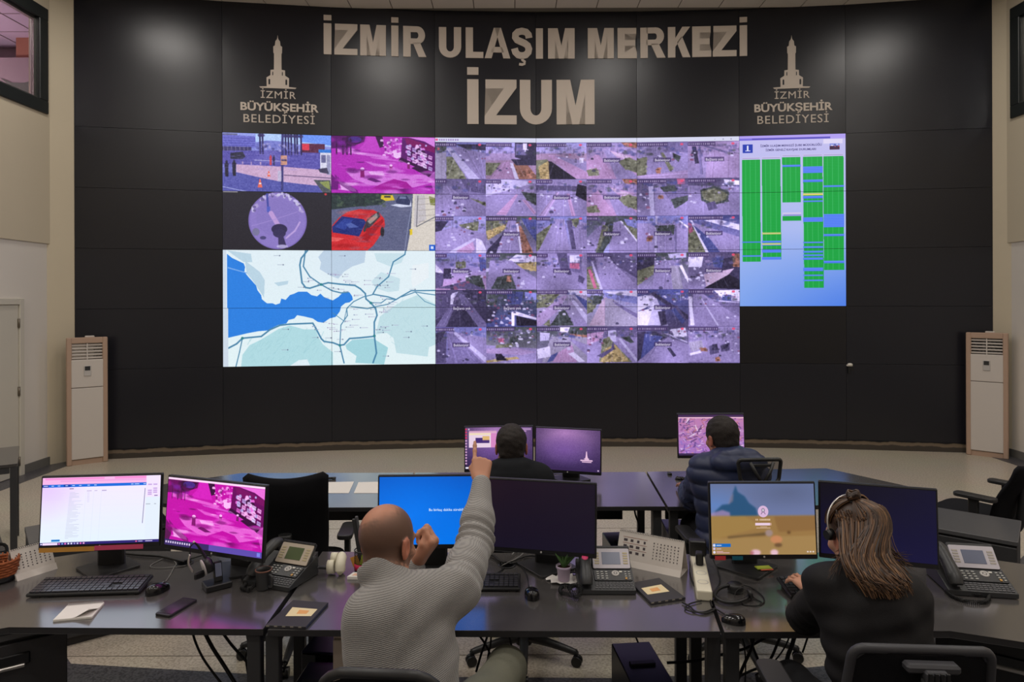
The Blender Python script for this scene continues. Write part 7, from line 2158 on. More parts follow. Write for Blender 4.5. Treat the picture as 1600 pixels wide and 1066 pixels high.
computer('second dark computer under the middle desk, just behind the steel leg', (-0.80, 2.74, 0.0), -0.05, 0.155, 0.32, 0.43)
computer('dark computer standing under the middle desk at its right end', (0.53, 2.80, 0.0), 0.10, 0.17, 0.36, 0.47)
computer('dark computer under the back desk beside the seam', (0.72, 4.40, 0.0), 0.10, 0.20, 0.40, 0.40)
computer('dark computer under the back right desk by the man in navy', (1.12, 4.60, 0.0), -0.05, 0.18, 0.40, 0.42)
t = thing('drawer_unit', 'pale grey drawer unit under the middle desk behind the grey sweater', 'drawer unit', (-0.50, 2.88, 0), 0)
M['pale'] = mat('pale_grey_laminate', (188, 174, 162), 0.5, 0.35, noise=(60, 0.05))
q = MB(); q.box((0, 0.01, 0.36), (0.40, 0.46, 0.66), bev=0.003); q.build('carcass', M['pale'], t)
for k in range(3):
    q = MB(); q.box((0, -0.228, 0.14 + 0.21 * k), (0.396, 0.018, 0.204), bev=0.003); dr = q.build('drawer', M['pale'], t)
    q = MB(); q.box((0.0, -0.240, 0.14 + 0.21 * k), (0.11, 0.012, 0.02), bev=0.003); q.build('handle', M['charcoal'], dr)
for sx in (-1, 1):
    for sy in (-1, 1):
        q = MB(); q.cyl((sx * 0.16 - 0.01, sy * 0.18, 0.018), (sx * 0.16 + 0.01, sy * 0.18, 0.018), 0.018, n=12); q.box((sx * 0.16, sy * 0.18, 0.026), (0.03, 0.03, 0.012)); q.build('caster', M['black'], t)

# ================================================================== office chairs
def five_star(t, m='chair_plastic', R_=0.30, z=0.42):
    q = MB(); q.cyl((0, 0, 0.12), (0, 0, z), 0.028, n=16); q.cyl((0, 0, 0.08), (0, 0, 0.15), 0.045, n=16); q.build('gas_lift', M['black'], t)
    q = MB()
    for k in range(5):
        a = 2 * PI * k / 5 + 0.3
        q.tube([(0.03 * math.cos(a), 0.03 * math.sin(a), 0.115), (0.16 * math.cos(a), 0.16 * math.sin(a), 0.10), (R_ * math.cos(a), R_ * math.sin(a), 0.072)], 0.02, n=8, radii=[0.028, 0.022, 0.016])
    q.build('star_base', M[m], t)
    for k in range(5):
        a = 2 * PI * k / 5 + 0.3
        x, y = R_ * math.cos(a), R_ * math.sin(a)
        q = MB()
        for s_ in (-1, 1):
            ox, oy = -math.sin(a) * 0.012 * s_, math.cos(a) * 0.012 * s_
            q.cyl((x + ox * 0.4, y + oy * 0.4, 0.028), (x + ox * 1.8, y + oy * 1.8, 0.028), 0.028, n=14)
        q.cyl((x, y, 0.03), (x, y, 0.078), 0.009, n=8); q.build('caster', M['black'], t)
def seat_part(t, w=0.48, d=0.46, z=0.44):
    q = MB(); q.prism(rounded_rect(w, d, 0.10), z, z + 0.06, bev=0.02); o = q.build('seat', M['mesh_fabric'], t, smooth=True)
    q = MB(); q.box((0, 0, z - 0.03), (0.22, 0.26, 0.05), bev=0.01); q.build('mechanism', M['black'], t)
    return o
def armrests(t, x=0.28, z=0.66, y0=-0.14, m='chair_plastic', L_=0.25):
    for s_ in (-1, 1):
        q = MB(); q.prism(rounded_rect(0.085, L_, 0.03), z - 0.012, z + 0.014, M=Matrix.Translation((s_ * x, y0 + 0.10, 0)), bev=0.006)
        q.box((s_ * x, y0 + 0.09, (z + 0.42) / 2 - 0.01), (0.03, 0.06, z - 0.42), bev=0.006)
        q.box((s_ * (x - 0.07), y0 + 0.09, 0.425), (0.16, 0.06, 0.022), bev=0.005); q.build('armrest', M[m], t)
def frame_path(wt, wb, h, rt, rb, lean, n=5, dish=0.0):
    """outline of a backrest: wt/wb top and bottom widths; returns loop of points on a leaned plane; local +y is the back of the chair"""
    P = []
    for (cx, cz, a0, r_) in ((wt / 2 - rt, h - rt, 0, rt), (-wt / 2 + rt, h - rt, 90, rt), (-wb / 2 + rb, rb, 180, rb), (wb / 2 - rb, rb, 270, rb)):
        for k in range(n + 1):
            a = math.radians(a0 + 90 * k / n)
            P.append((cx + r_ * math.cos(a), cz + r_ * math.sin(a)))
    out = []
    for (x, z) in P:
        out.append(Vector((x, math.tan(lean) * z - dish * (x / (wt / 2)) ** 2, z)))
    return out
def mesh_chair(name, label, loc, rz, wt=0.42, wb=0.40, h=0.56, z0=0.53, rt=0.07, spine=True, bracket=True, headrest=None, arms=True, arm=(0.28, 0.66, -0.14), fm='chair_grey', tube=0.017, seat=True, web='mesh_fabric'):
    """local -y is the front of the chair"""
    t = thing(name, label, 'office chair', loc, rz, 'office chairs')
    five_star(t); seat_part(t); 
    if arms: armrests(t, *arm)
    lean = math.radians(10)
    T = Matrix.Translation((0, 0.20, z0))
    P = frame_path(wt, wb, h, rt, 0.05, lean, dish=0.03)
    q = MB(); q.tube(P, tube, n=10, smooth=False, closed=True, M=T @ Matrix.Diagonal((1, 1.0, 1, 1))); q.build('back_frame', M[fm], t)
    q = MB()
    def web_fn(u, v):
        z = h * (0.01 + 0.98 * v)
        w = wb + (wt - wb) * v
        k = 1.0
        if v > 1 - rt / h:
            f = (v - (1 - rt / h)) / (rt / h); k = 1 - (2 * rt / w) * (1 - math.sqrt(max(0, 1 - f * f)))
        x = (u - 0.5) * (w - 0.01) * k
        return T @ Vector((x, math.tan(lean) * z - 0.03 * (x / (wt / 2)) ** 2, z))
    q.grid(web_fn, 12, 14)
    q.build('back_mesh', M[web], t)
    if spine:
        q = MB()
        q.tube([(0, 0.06, 0.40), (0, 0.24, 0.44), (0, 0.275, z0 + 0.12), (0, 0.25 + math.tan(lean) * h * 0.9, z0 + h * 0.92)], 0.03, n=10, radii=[0.025, 0.03, 0.028, 0.03], M=Matrix.Diagonal((1.2, 1, 1, 1)))
        q.build('back_support', M['chair_plastic'], t)
    if bracket:
        zz = z0 + h * 0.955
        q = MB(); q.box((0, 0.215 + math.tan(lean) * h, zz), (0.13, 0.035, 0.022), bev=0.006); q.box((0, 0.235 + math.tan(lean) * h, zz - 0.02), (0.055, 0.03, 0.045), bev=0.005); q.build('headrest_bracket', M[fm], t)
        q = MB()
        for k in range(4):
            q.box((-0.021 + 0.014 * k, 0.252 + math.tan(lean) * h, zz - 0.012), (0.008, 0.006, 0.03))
        q.build('bracket_teeth', M['black'], t)
    if headrest:
        hz, hw, hh = headrest
        T2 = Matrix.Translation((0, 0.30, hz - hh / 2))
        q = MB(); q.tube(frame_path(hw, hw * 0.92, hh, 0.02, 0.035, math.radians(4), dish=0.035), 0.010, n=8, smooth=False, closed=True, M=T2)
        for s_ in (-1, 1):
            q.tube([(s_ * hw * 0.27, 0.302, hz + hh * 0.42), (s_ * hw * 0.16, 0.315, hz), (0.0, 0.315, hz - hh * 0.45)], 0.009, n=8, smooth=False)
        q.box((0, 0.303, hz + hh * 0.30), (hw * 0.45, 0.012, 0.016), bev=0.003)
        q.tube([(0, 0.315, hz - hh * 0.42), (0, 0.31, hz - hh * 0.8), (0, 0.28, z0 + h * 0.8)], 0.016, n=8)
        hr = q.build('headrest_frame', M['chair_plastic'], t)
        q = MB(); q.grid(lambda u, v: T2 @ Vector(((u - 0.5) * hw * 0.94, math.tan(math.radians(4)) * hh * v - 0.035 * ((u - 0.5) * 1.9) ** 2, hh * (0.03 + 0.94 * v))), 10, 5)
        q.build('headrest_mesh', M['headrest_web'], hr)
    return t
# see-through head-rest netting
mm = bpy.data.materials.new('headrest_netting'); mm.use_nodes = True
nt = mm.node_tree; bb = nt.nodes['Principled BSDF']; bb.inputs['Base Color'].default_value = (*lin((24, 24, 26)), 1); bb.inputs['Roughness'].default_value = 0.8; bb.inputs['Alpha'].default_value = 0.55
M['headrest_web'] = mm
mesh_chair('office_chair', 'dark mesh chair of the pointing man, only its rounded top in view', (-0.305, 1.93, 0), math.radians(176), wt=0.31, wb=0.42, h=0.585, z0=0.50, rt=0.09, bracket=False, arms=False, fm='chair_plastic', tube=0.013)
mesh_chair('office_chair', 'grey-framed mesh chair of the woman, nearest to the camera', (1.065, 2.02, 0), math.radians(176), wt=0.345, wb=0.42, h=0.585, z0=0.50, rt=0.035, fm='chair_grey', tube=0.0125, arm=(0.225, 0.745, -0.26))
mesh_chair('office_chair', 'mesh chair with a small headrest, of the man in the navy jacket', (1.262, 3.80, 0), math.radians(183), wt=0.38, wb=0.42, h=0.50, z0=0.50, bracket=False, headrest=(1.088, 0.225, 0.125), fm='chair_plastic')
mesh_chair('office_chair', 'mesh chair of the man in the black hoodie, its casters under the desk', (0.06, 3.78, 0), math.radians(180), wt=0.40, wb=0.42, h=0.40, z0=0.50, bracket=False, fm='chair_plastic')
# upholstered chairs
def padded_chair(label, loc, rz, w=0.43, h=0.60, z0=0.50, lean=10, arms=True, concave=0.018, arm_y=-0.10):
    t = thing('office_chair', label, 'office chair', loc, rz, 'office chairs')
    five_star(t); seat_part(t)
    if arms: armrests(t, 0.275, 0.66, arm_y)
    le = math.tan(math.radians(lean))
    n1, n2 = 16, 16
    q = MB()
    def side(off):
        def f(u, v):
            x = (u - 0.5) * w * (0.88 + 0.12 * v if v > 0.12 else 0.62 + 2.5 * v * 0.92)
            top = h - concave * (1 - (2 * u - 1) ** 2) - 0.03 * max(0, abs(2 * u - 1) - 0.88) / 0.12
            z = z0 + v * top
            y = 0.21 + le * v * h - 0.035 * (2 * u - 1) ** 2 - 0.03 * math.sin(PI * min(1, v * 1.3)) + off * (1 - 0.75 * max(abs(2 * u - 1), abs(2 * v - 1)) ** 6)
            return (x, y, z)
        return f
    q.grid(side(-0.028), n1, n2); q.grid(side(0.028), n1, n2)
    bmesh.ops.remove_doubles(q.bm, verts=q.bm.verts[:], dist=0.0006)
    f1, f2 = side(-0.028), side(0.028)
    edge = [(i / n1, 0) for i in range(n1)] + [(1, j / n2) for j in range(n2)] + [(1 - i / n1, 1) for i in range(n1)] + [(0, 1 - j / n2) for j in range(n2)]
    for k in range(len(edge)):
        a, b_ = edge[k - 1], edge[k]
        q.quad(f1(*a), f1(*b_), f2(*b_), f2(*a))
    bmesh.ops.remove_doubles(q.bm, verts=q.bm.verts[:], dist=0.0006)
    bmesh.ops.recalc_face_normals(q.bm, faces=q.bm.faces[:])
    q.build('backrest', M['mesh_fabric'], t, smooth=True)
    q = MB(); q.tube([(0, 0.05, 0.41), (0, 0.25, 0.42), (0, 0.29, 0.56), (0, 0.30, 0.75)], 0.025, n=10, M=Matrix.Diagonal((1.4, 1, 1, 1))); q.build('back_support', M['chair_plastic'], t)
    return t
padded_chair('black upholstered chair at the back left desk, seen from behind', (-1.22, 3.88, 0), math.radians(185), w=0.44, h=0.60, z0=0.48, concave=0.034)
padded_chair('black upholstered chair with one armrest in view, at the right edge', (3.225, 4.786, 0), math.radians(-145), w=0.44, h=0.43, z0=0.47, lean=20, arm_y=0.02)

# ================================================================== people: distance fields turned into one continuous surface each
def v3(p): return np.array(p, np.float32)
class Field:
    def __init__(self):
        self.P = []
    def cone(self, a, b, ra, rb=None, k=0.03, op='u'):
        self.P.append(('cone', v3(a), v3(b), float(ra), float(ra if rb is None else rb), k, op)); return self
    def chain(self, pts, radii, k=0.03):
        for i in range(len(pts) - 1):
            self.cone(pts[i], pts[i + 1], radii[i], radii[i + 1], k)
        return self
    def ell(self, c, r, R=None, k=0.03, op='u'):
        R = np.eye(3, dtype=np.float32) if R is None else np.array(R, np.float32)   # rows: the ellipsoid's axes
        self.P.append(('ell', v3(c), v3(r), R, None, k, op)); return self
    def bounds(self):
        lo, hi = [], []
        for p in self.P:
            if p[6] != 'u': continue
            l, h = self.box(p); lo.append(l); hi.append(h)
        return np.min(lo, 0), np.max(hi, 0)
    @staticmethod
    def box(p):
        if p[0] == 'cone':
            r = max(p[3], p[4]); return np.minimum(p[1], p[2]) - r, np.maximum(p[1], p[2]) + r
        e = np.sqrt(((p[3] * p[2][:, None]) ** 2).sum(0)); return p[1] - e, p[1] + e
    def mesh(self, h, disp=None, clip=None, relax=2):
        lo, hi = self.bounds()
        lo = lo - 4 * h; hi = hi + 4 * h
        n = np.ceil((hi - lo) / h).astype(int) + 1
        G = np.full(n, 0.2, np.float32)
        ax = [lo[i] + h * np.arange(n[i], dtype=np.float32) for i in range(3)]
        for p in self.P:
            k = p[5]
            bl, bh = self.box(p)
            m = k + 4 * h + 0.012
            i0 = np.maximum(0, np.floor((bl - m - lo) / h).astype(int)); i1 = np.minimum(n, np.ceil((bh + m - lo) / h).astype(int) + 1)
            if (i1 <= i0).any(): continue
            X = ax[0][i0[0]:i1[0]][:, None, None]; Y = ax[1][i0[1]:i1[1]][None, :, None]; Z = ax[2][i0[2]:i1[2]][None, None, :]
            if p[0] == 'cone':
                a, b = p[1], p[2]; ba = b - a; L = float(ba @ ba) + 1e-9
                px, py, pz = X - a[0], Y - a[1], Z - a[2]
                t = np.clip((px * ba[0] + py * ba[1] + pz * ba[2]) / L, 0, 1)
                d = np.sqrt((px - t * ba[0]) ** 2 + (py - t * ba[1]) ** 2 + (pz - t * ba[2]) ** 2) - (p[3] + (p[4] - p[3]) * t)
            else:
                px, py, pz = X - p[1][0], Y - p[1][1], Z - p[1][2]
                q = [R[0] * px + R[1] * py + R[2] * pz for R in p[3]]
                k0 = np.sqrt(sum((q[i] / p[2][i]) ** 2 for i in range(3))); k1 = np.sqrt(sum((q[i] / p[2][i] ** 2) ** 2 for i in range(3))) + 1e-6
                d = k0 * (k0 - 1) / k1
            S = G[i0[0]:i1[0], i0[1]:i1[1], i0[2]:i1[2]]
            if p[6] == 'u':
                e = np.maximum(k - np.abs(S - d), 0) / max(k, 1e-6)
                S[:] = np.minimum(S, d) - e * e * k * 0.25
            else:
                e = np.maximum(k - np.abs(S + d), 0) / max(k, 1e-6)
                S[:] = np.maximum(S, -d) + e * e * k * 0.25
        if disp is not None:
            band = np.argwhere(np.abs(G) < 0.03)
            pts = lo + band * h
            G[band[:, 0], band[:, 1], band[:, 2]] += disp(pts.astype(np.float32))
        if clip is not None:
            X, Y, Z = np.meshgrid(*ax, indexing='ij', sparse=True)
            G = np.maximum(G, clip(X, Y, Z).astype(np.float32))
        return surface_nets(G, lo, h, relax)
def surface_nets(G, lo, h, relax=2):
    s = G < 0
    c = np.zeros(tuple(np.array(G.shape) - 1), np.int8)
    offs = [(i, j, k) for i in (0, 1) for j in (0, 1) for k in (0, 1)]
    nx_, ny_, nz_ = c.shape
    for (i, j, k) in offs:
        c += s[i:i + nx_, j:j + ny_, k:k + nz_]
    act = (c > 0) & (c < 8)
    ijk = np.argwhere(act)
    idx = np.full(c.shape, -1, np.int32); idx[act] = np.arange(len(ijk))
    acc = np.zeros((len(ijk), 3), np.float32); cnt = np.zeros(len(ijk), np.float32)
    for a in offs:
        for ax in range(3):
            if a[ax] == 1: continue
            b = list(a); b[ax] = 1
            f0 = G[ijk[:, 0] + a[0], ijk[:, 1] + a[1], ijk[:, 2] + a[2]]; f1 = G[ijk[:, 0] + b[0], ijk[:, 1] + b[1], ijk[:, 2] + b[2]]
            cr = (f0 < 0) != (f1 < 0)
            t = np.where(cr, f0 / np.where(cr, f0 - f1, 1), 0)
            p = np.array(a, np.float32)[None, :].repeat(len(ijk), 0); p[:, ax] += t
            acc += p * cr[:, None]; cnt += cr
    V = lo + h * (ijk + acc / cnt[:, None])
    Q = []
    for ax in range(3):
        sl0 = [slice(1, -1)] * 3; sl1 = [slice(1, -1)] * 3
        sl0[ax] = slice(0, -1); sl1[ax] = slice(1, None)
        m = s[tuple(sl0)] != s[tuple(sl1)]
        e = np.argwhere(m)
        o = np.ones(3, int); o[ax] = 0
        e = e + o
        u, w = (ax + 1) % 3, (ax + 2) % 3
        def cell(du, dw):
            q = e.copy(); q[:, u] += du; q[:, w] += dw
            return idx[q[:, 0], q[:, 1], q[:, 2]]
        q = np.stack([cell(-1, -1), cell(0, -1), cell(0, 0), cell(-1, 0)], 1)
        ins = s[e[:, 0], e[:, 1], e[:, 2]]
        q[~ins] = q[~ins][:, ::-1]
        Q.append(q)
    Q = np.concatenate(Q)
    Q = Q[(Q >= 0).all(1)]
    for it in range(relax):
        for lam in (0.5, -0.35):
            S_ = np.zeros_like(V); C_ = np.zeros(len(V), np.float32)
            for i in range(4):
                a, b = Q[:, i], Q[:, (i + 1) % 4]
                for ax in range(3):
                    S_[:, ax] += np.bincount(a, V[b, ax], len(V)) + np.bincount(b, V[a, ax], len(V))
                C_ += np.bincount(a, minlength=len(V)) + np.bincount(b, minlength=len(V))
            V = V + lam * (S_ / np.maximum(C_, 1)[:, None] - V)
    return V, Q
def np_mesh(name, V, Q, m, parent=None, color=None, loc=None):
    me = bpy.data.meshes.new(name)
    loc = np.zeros(3) if loc is None else np.array(loc)
    me.vertices.add(len(V)); me.vertices.foreach_set('co', (V - loc).astype(np.float32).ravel())
    me.loops.add(Q.size); me.loops.foreach_set('vertex_index', Q.ravel().astype(np.int32))
    me.polygons.add(len(Q)); me.polygons.foreach_set('loop_start', np.arange(0, Q.size, Q.shape[1], dtype=np.int32))
    me.polygons.foreach_set('use_smooth', np.ones(len(Q), bool))
    me.update(calc_edges=True)
    me.validate()
    if color is not None:
        a = me.color_attributes.new('tint', 'FLOAT_COLOR', 'POINT')
        c = np.ones((len(V), 4), np.float32); c[:, :3] = color
        a.data.foreach_set('color', c.ravel())
    return link(name, me, m, parent)
def srgb(c): return np.array(lin(c), np.float32)
def snoise(P, f, seed=0):
    """cheap smooth noise, about -1..1"""
    r = np.random.default_rng(seed)
    out = np.zeros(len(P), np.float32)
    for _ in range(7):
        k = r.normal(0, 1, 3); k *= f / np.linalg.norm(k) * r.uniform(0.6, 1.5)
        out += np.sin(P @ k.astype(np.float32) + r.uniform(0, 6.28))
    return out / 3.0
def rot(yaw, pitch, roll):
    """axes (rows) of a head: x to its right, y where it looks, z up. yaw: turned to its left, pitch: nodding down, roll: leaning to its right"""
    Rm = Matrix.Rotation(yaw, 3, 'Z') @ Matrix.Rotation(-pitch, 3, 'X') @ Matrix.Rotation(roll, 3, 'Y')
    return np.array(Rm.transposed(), np.float32)
class Head:
    def __init__(self, c, R, s=1.0):
        self.c, self.R, self.s = v3(c), R, s
    def w(self, p): return self.c + (v3(p) * self.s) @ self.R
    def local(self, V): return ((V - self.c) @ self.R.T) / self.s
    def add(self, F, ears=True, female=False):
        s, R, w = self.s, self.R, self.w
        F.ell(w((0, -0.014, 0.034)), v3((0.077, 0.097, 0.087)) * s, R, 0.03)
        F.ell(w((0, 0.030, -0.032)), v3((0.058, 0.064, 0.082)) * s, R, 0.04)
        F.ell(w((0, 0.060, -0.094)), v3((0.028, 0.026, 0.020)) * s, R, 0.035)
        for sx in (-1, 1):
            F.cone(w((sx * 0.052, 0.004, -0.062)), w((sx * 0.018, 0.058, -0.096)), 0.018 * s, 0.014 * s, 0.03)
            F.ell(w((sx * 0.042, 0.062, -0.022)), v3((0.022, 0.018, 0.016)) * s, R, 0.02)
        F.ell(w((0, 0.078, 0.026)), v3((0.050, 0.014, 0.011)) * s, R, 0.02)
        for sx in (-1, 1):
            F.ell(w((sx * 0.030, 0.098, 0.006)), v3((0.017, 0.013, 0.011)) * s, R, 0.010, 's')
            F.ell(w((sx * 0.030, 0.078, 0.005)), v3((0.0125, 0.0115, 0.0115)) * s, R, 0.003)
        F.cone(w((0, 0.090, 0.008)), w((0, 0.113, -0.030)), 0.007 * s, 0.011 * s, 0.014)
        for sx in (-1, 1):
            F.ell(w((sx * 0.012, 0.100, -0.034)), v3((0.008, 0.010, 0.007)) * s, R, 0.008)
        F.cone(w((-0.021, 0.083, -0.060)), w((0.021, 0.083, -0.060)), 0.007 * s, None, 0.008)
        F.cone(w((-0.016, 0.082, -0.069)), w((0.016, 0.082, -0.069)), 0.007 * s, None, 0.006)
        if ears:
            for sx in (-1, 1):
                a = rot(0, 0, 0)
                F.ell(w((sx * 0.081, -0.010, -0.006)), v3((0.0075, 0.020, 0.032)) * s, R, 0.008)
                F.ell(w((sx * 0.087, -0.006, -0.004)), v3((0.006, 0.011, 0.019)) * s, R, 0.005, 's')
                F.cone(w((sx * 0.083, -0.026, 0.014)), w((sx * 0.080, -0.012, -0.034)), 0.0052 * s, 0.0065 * s, 0.006)
    def face_color(self, V, skin, hair=None):
        """intrinsic colours: skin with redder lips, ears and nose, dark brows and eyes"""
        L = self.local(V)
        L = np.where(np.linalg.norm(L, axis=1)[:, None] < 0.155, L, 9.0).astype(np.float32)
        C = np.repeat(srgb(skin)[None], len(V), 0)
        def mixin(mask, c):
            m = np.clip(mask, 0, 1)[:, None]
            C[:] = C * (1 - m) + srgb(c)[None] * m
        n = snoise(V, 60, 3)
        C *= (1 + 0.06 * n)[:, None]
        red = (skin[0], int(skin[1] * 0.80), int(skin[2] * 0.78))
        mixin(0.6 * (np.abs(L[:, 0]) > 0.078) * (np.abs(L[:, 2]) < 0.05) * (np.abs(L[:, 1] + 0.01) < 0.04), red)
        mixin(np.exp(-((L[:, 0] / 0.021) ** 4 + ((L[:, 2] + 0.064) / 0.009) ** 2)) * (L[:, 1] > 0.075), (150, 84, 78))
        for sx in (-1, 1):
            d = np.hypot((L[:, 0] - sx * 0.030) / 1.15, L[:, 2] - 0.005)
            d = np.hypot((L[:, 0] - sx * 0.030) / 1.9, L[:, 2] - 0.004); mixin((d < 0.0056) * (L[:, 1] > 0.078) * 1.0, (196, 186, 176)); d = np.hypot(L[:, 0] - sx * 0.030, L[:, 2] - 0.004); mixin((d < 0.0062) * (L[:, 1] > 0.080) * 1.0, (46, 32, 25))
            mixin(np.exp(-(((L[:, 0] - sx * 0.031) / 0.019) ** 4 + ((L[:, 2] - 0.028) / 0.0045) ** 2)) * (L[:, 1] > 0.07), (48, 36, 30))
        return C, L, mixin
FINGERS = ((0.030, 0.094, (0.043, 0.026, 0.021), 0.0086), (0.0095, 0.098, (0.047, 0.030, 0.022), 0.0088), (-0.0105, 0.094, (0.043, 0.028, 0.021), 0.0083), (-0.029, 0.086, (0.034, 0.021, 0.018), 0.0074))
def hand(F, o, X, Y, Z, curls, thumb=(0.7, 0.3, 0.3), s=1.0, spread=0.04):
    """o: wrist; X towards the thumb side, Y along the fingers, Z out of the back of the hand"""
    o, X, Y, Z = v3(o), v3(X), v3(Y), v3(Z)
    Y = Y / np.linalg.norm(Y); X = X - Y * (X @ Y); X /= np.linalg.norm(X); Zc = np.cross(X, Y); Z = Zc if Zc @ Z > 0 else -Zc
    def w(p): return o + s * (p[0] * X + p[1] * Y + p[2] * Z)
    for (x, y, ls, r) in FINGERS:      # palm
        F.cone(w((x * 0.62, 0.012, 0.0)), w((x, y - 0.012, 0.001)), 0.0155 * s, 0.0120 * s, 0.014)
    F.cone(w((0.020, 0.020, -0.008)), w((0.026, 0.055, -0.008)), 0.016 * s, 0.012 * s, 0.014)
    for q, (x, y, ls, r) in enumerate(FINGERS):
        a = 0.0
        p = np.array((x, y - 0.008, 0.001))
        sp = spread * (1.4 - q)
        for j, l in enumerate(ls):
            a += curls[q][j]
            d = np.array((math.sin(sp) * math.cos(a), math.cos(sp) * math.cos(a), -math.sin(a)))
            p2 = p + d * l
            F.cone(w(p), w(p2), r * s * (1.0 - 0.06 * j), r * s * (0.94 - 0.08 * j), 0.005 if j else 0.008)
            F.ell(w(p), v3((r, r, r)) * s * 1.06, None, 0.004)
            p = p2
    # thumb leaves the side of the palm near its base
    p = np.array((0.026, 0.028, -0.006)); out, c1, c2 = thumb
    d = np.array((math.sin(out), math.cos(out) * 0.9, -0.25)); d /= np.linalg.norm(d)
    p2 = p + d * 0.036; F.cone(w(p), w(p2), 0.0125 * s, 0.0105 * s, 0.012)
    d2 = np.array((math.sin(out - c1), math.cos(out - c1), -0.3 - 0.2 * c1)); d2 /= np.linalg.norm(d2)
    p3 = p2 + d2 * 0.031; F.cone(w(p2), w(p3), 0.0105 * s, 0.0095 * s, 0.006)
    d3 = np.array((math.sin(out - c1 - c2), math.cos(out - c1 - c2), -0.35 - 0.3 * c2)); d3 /= np.linalg.norm(d3)
    F.cone(w(p3), w(p3 + d3 * 0.024), 0.0095 * s, 0.0075 * s, 0.005)
def torso_axes(J):
    r = v3(J['sr']) - v3(J['sl']); r /= np.linalg.norm(r)
    up = v3(J['neck']) - v3(J['pelvis']); up /= np.linalg.norm(up)
    r = r - up * (r @ up); r /= np.linalg.norm(r)
    f = np.cross(up, r)
    return np.stack([r, f, up])
def add_torso(F, J, g=0.0, w=1.0, k=0.05):
    """g: how far the surface lies outside the body (0 skin, 0.02 clothes)"""
    A = torso_axes(J)
    P, N = v3(J['pelvis']), v3(J['neck'])
    def at_(t, f=0.0, x=0.0): return P + (N - P) * t + A[1] * f + A[0] * x
    F.ell(at_(0.0, -0.01), v3((0.155 * w + g, 0.115 + g, 0.125 + g)), A, k)
    F.ell(at_(0.32, 0.012), v3((0.135 * w + g, 0.098 + g, 0.17 + g)), A, k)
    F.ell(at_(0.66, 0.012), v3((0.155 * w + g, 0.105 + g, 0.185 + g)), A, k)
    F.cone(J['sl'], J['sr'], 0.048 + g, None, k)
    m = at_(0.86, -0.02)
    for s_ in ('sl', 'sr'):
        F.cone(at_(0.97, -0.005), v3(J[s_]) * 0.75 + at_(0.95) * 0.25, 0.036 + g * 0.8, 0.040 + g, k)
        F.cone(m, J[s_], 0.06 + g, 0.045 + g, k)
def add_arm(F, J, s_, r=(0.046, 0.040, 0.036, 0.026), g=0.0, k=0.03, end=1.0):
    S, E, W = v3(J['s' + s_]), v3(J['e' + s_]), v3(J['w' + s_])
    W2 = E + (W - E) * end
    M1 = S * 0.5 + E * 0.5
    F.chain([S, M1, E], [r[0] + g, r[1] + g + 0.002, r[2] + g], k)
    F.chain([E, E * 0.62 + W2 * 0.38, W2], [r[2] + g, r[2] + g * 0.9 + 0.001, r[3] + g * 0.75], k)
def add_leg(F, J, s_, g=0.0, k=0.04, r=(0.078, 0.064, 0.052, 0.038)):
    H, K, A_ = v3(J['h' + s_]), v3(J['k' + s_]), v3(J['a' + s_])
    F.chain([H, H * 0.5 + K * 0.5, K], [r[0] + g, r[1] + g + 0.006, r[2] + g], k)
    F.chain([K, K * 0.65 + A_ * 0.35, A_], [r[2] + g, r[2] + g, r[3] + g], k)
def shoes(J, parent, origin, m):
    F = Field()
    for s_ in 'lr':
        A_ = v3(J['a' + s_]); t = v3(J['t' + s_])
        d = t - A_; d[2] = 0; d /= np.linalg.norm(d)
        F.cone((A_[0] - d[0] * 0.03, A_[1] - d[1] * 0.03, 0.045), (A_[0], A_[1], 0.09), 0.040, 0.046, 0.02)
        F.cone((A_[0], A_[1], 0.045), (A_[0] + d[0] * 0.16, A_[1] + d[1] * 0.16, 0.036), 0.044, 0.036, 0.02)
    V, Q = F.mesh(0.009, clip=lambda X, Y, Z: 0.002 - Z + 0 * X + 0 * Y)
    np_mesh('shoes', V, Q, m, parent, loc=origin)
def person(label, J, head, hands, skin, body_res, female=False, color=None, neck_r=0.052, origin=None, cat='person', neck_k=0.03, w=1.0, arms_r=(0.046, 0.040, 0.034, 0.025)):
    origin = (J['pelvis'][0], J['pelvis'][1], 0.0)
    root = thing('person', label, 'person', origin)
    F = Field()
    add_torso(F, J, 0.0, w)
    for s_ in 'lr':
        add_arm(F, J, s_, arms_r); add_leg(F, J, s_)
        A_ = v3(J['a' + s_]); t = v3(J['t' + s_]); F.cone(A_, (t[0], t[1], 0.035), 0.034, 0.026, 0.02)
    F.cone(J['neck'], head.w((0, -0.022, -0.055)), neck_r + 0.006, neck_r, neck_k)
    head.add(F, True, female)
    for hnd in hands: hand(F, **hnd)
    V, Q = F.mesh(body_res, relax=1)
    C, L, mixin = head.face_color(V, skin)
    if color: color(V, C, L, mixin)
    np_mesh('body', V, Q, M['skin'], root, C, origin)
    return root, origin
M['skin'] = attr_mat('skin', 0.5, 0.35, sss=0.08)
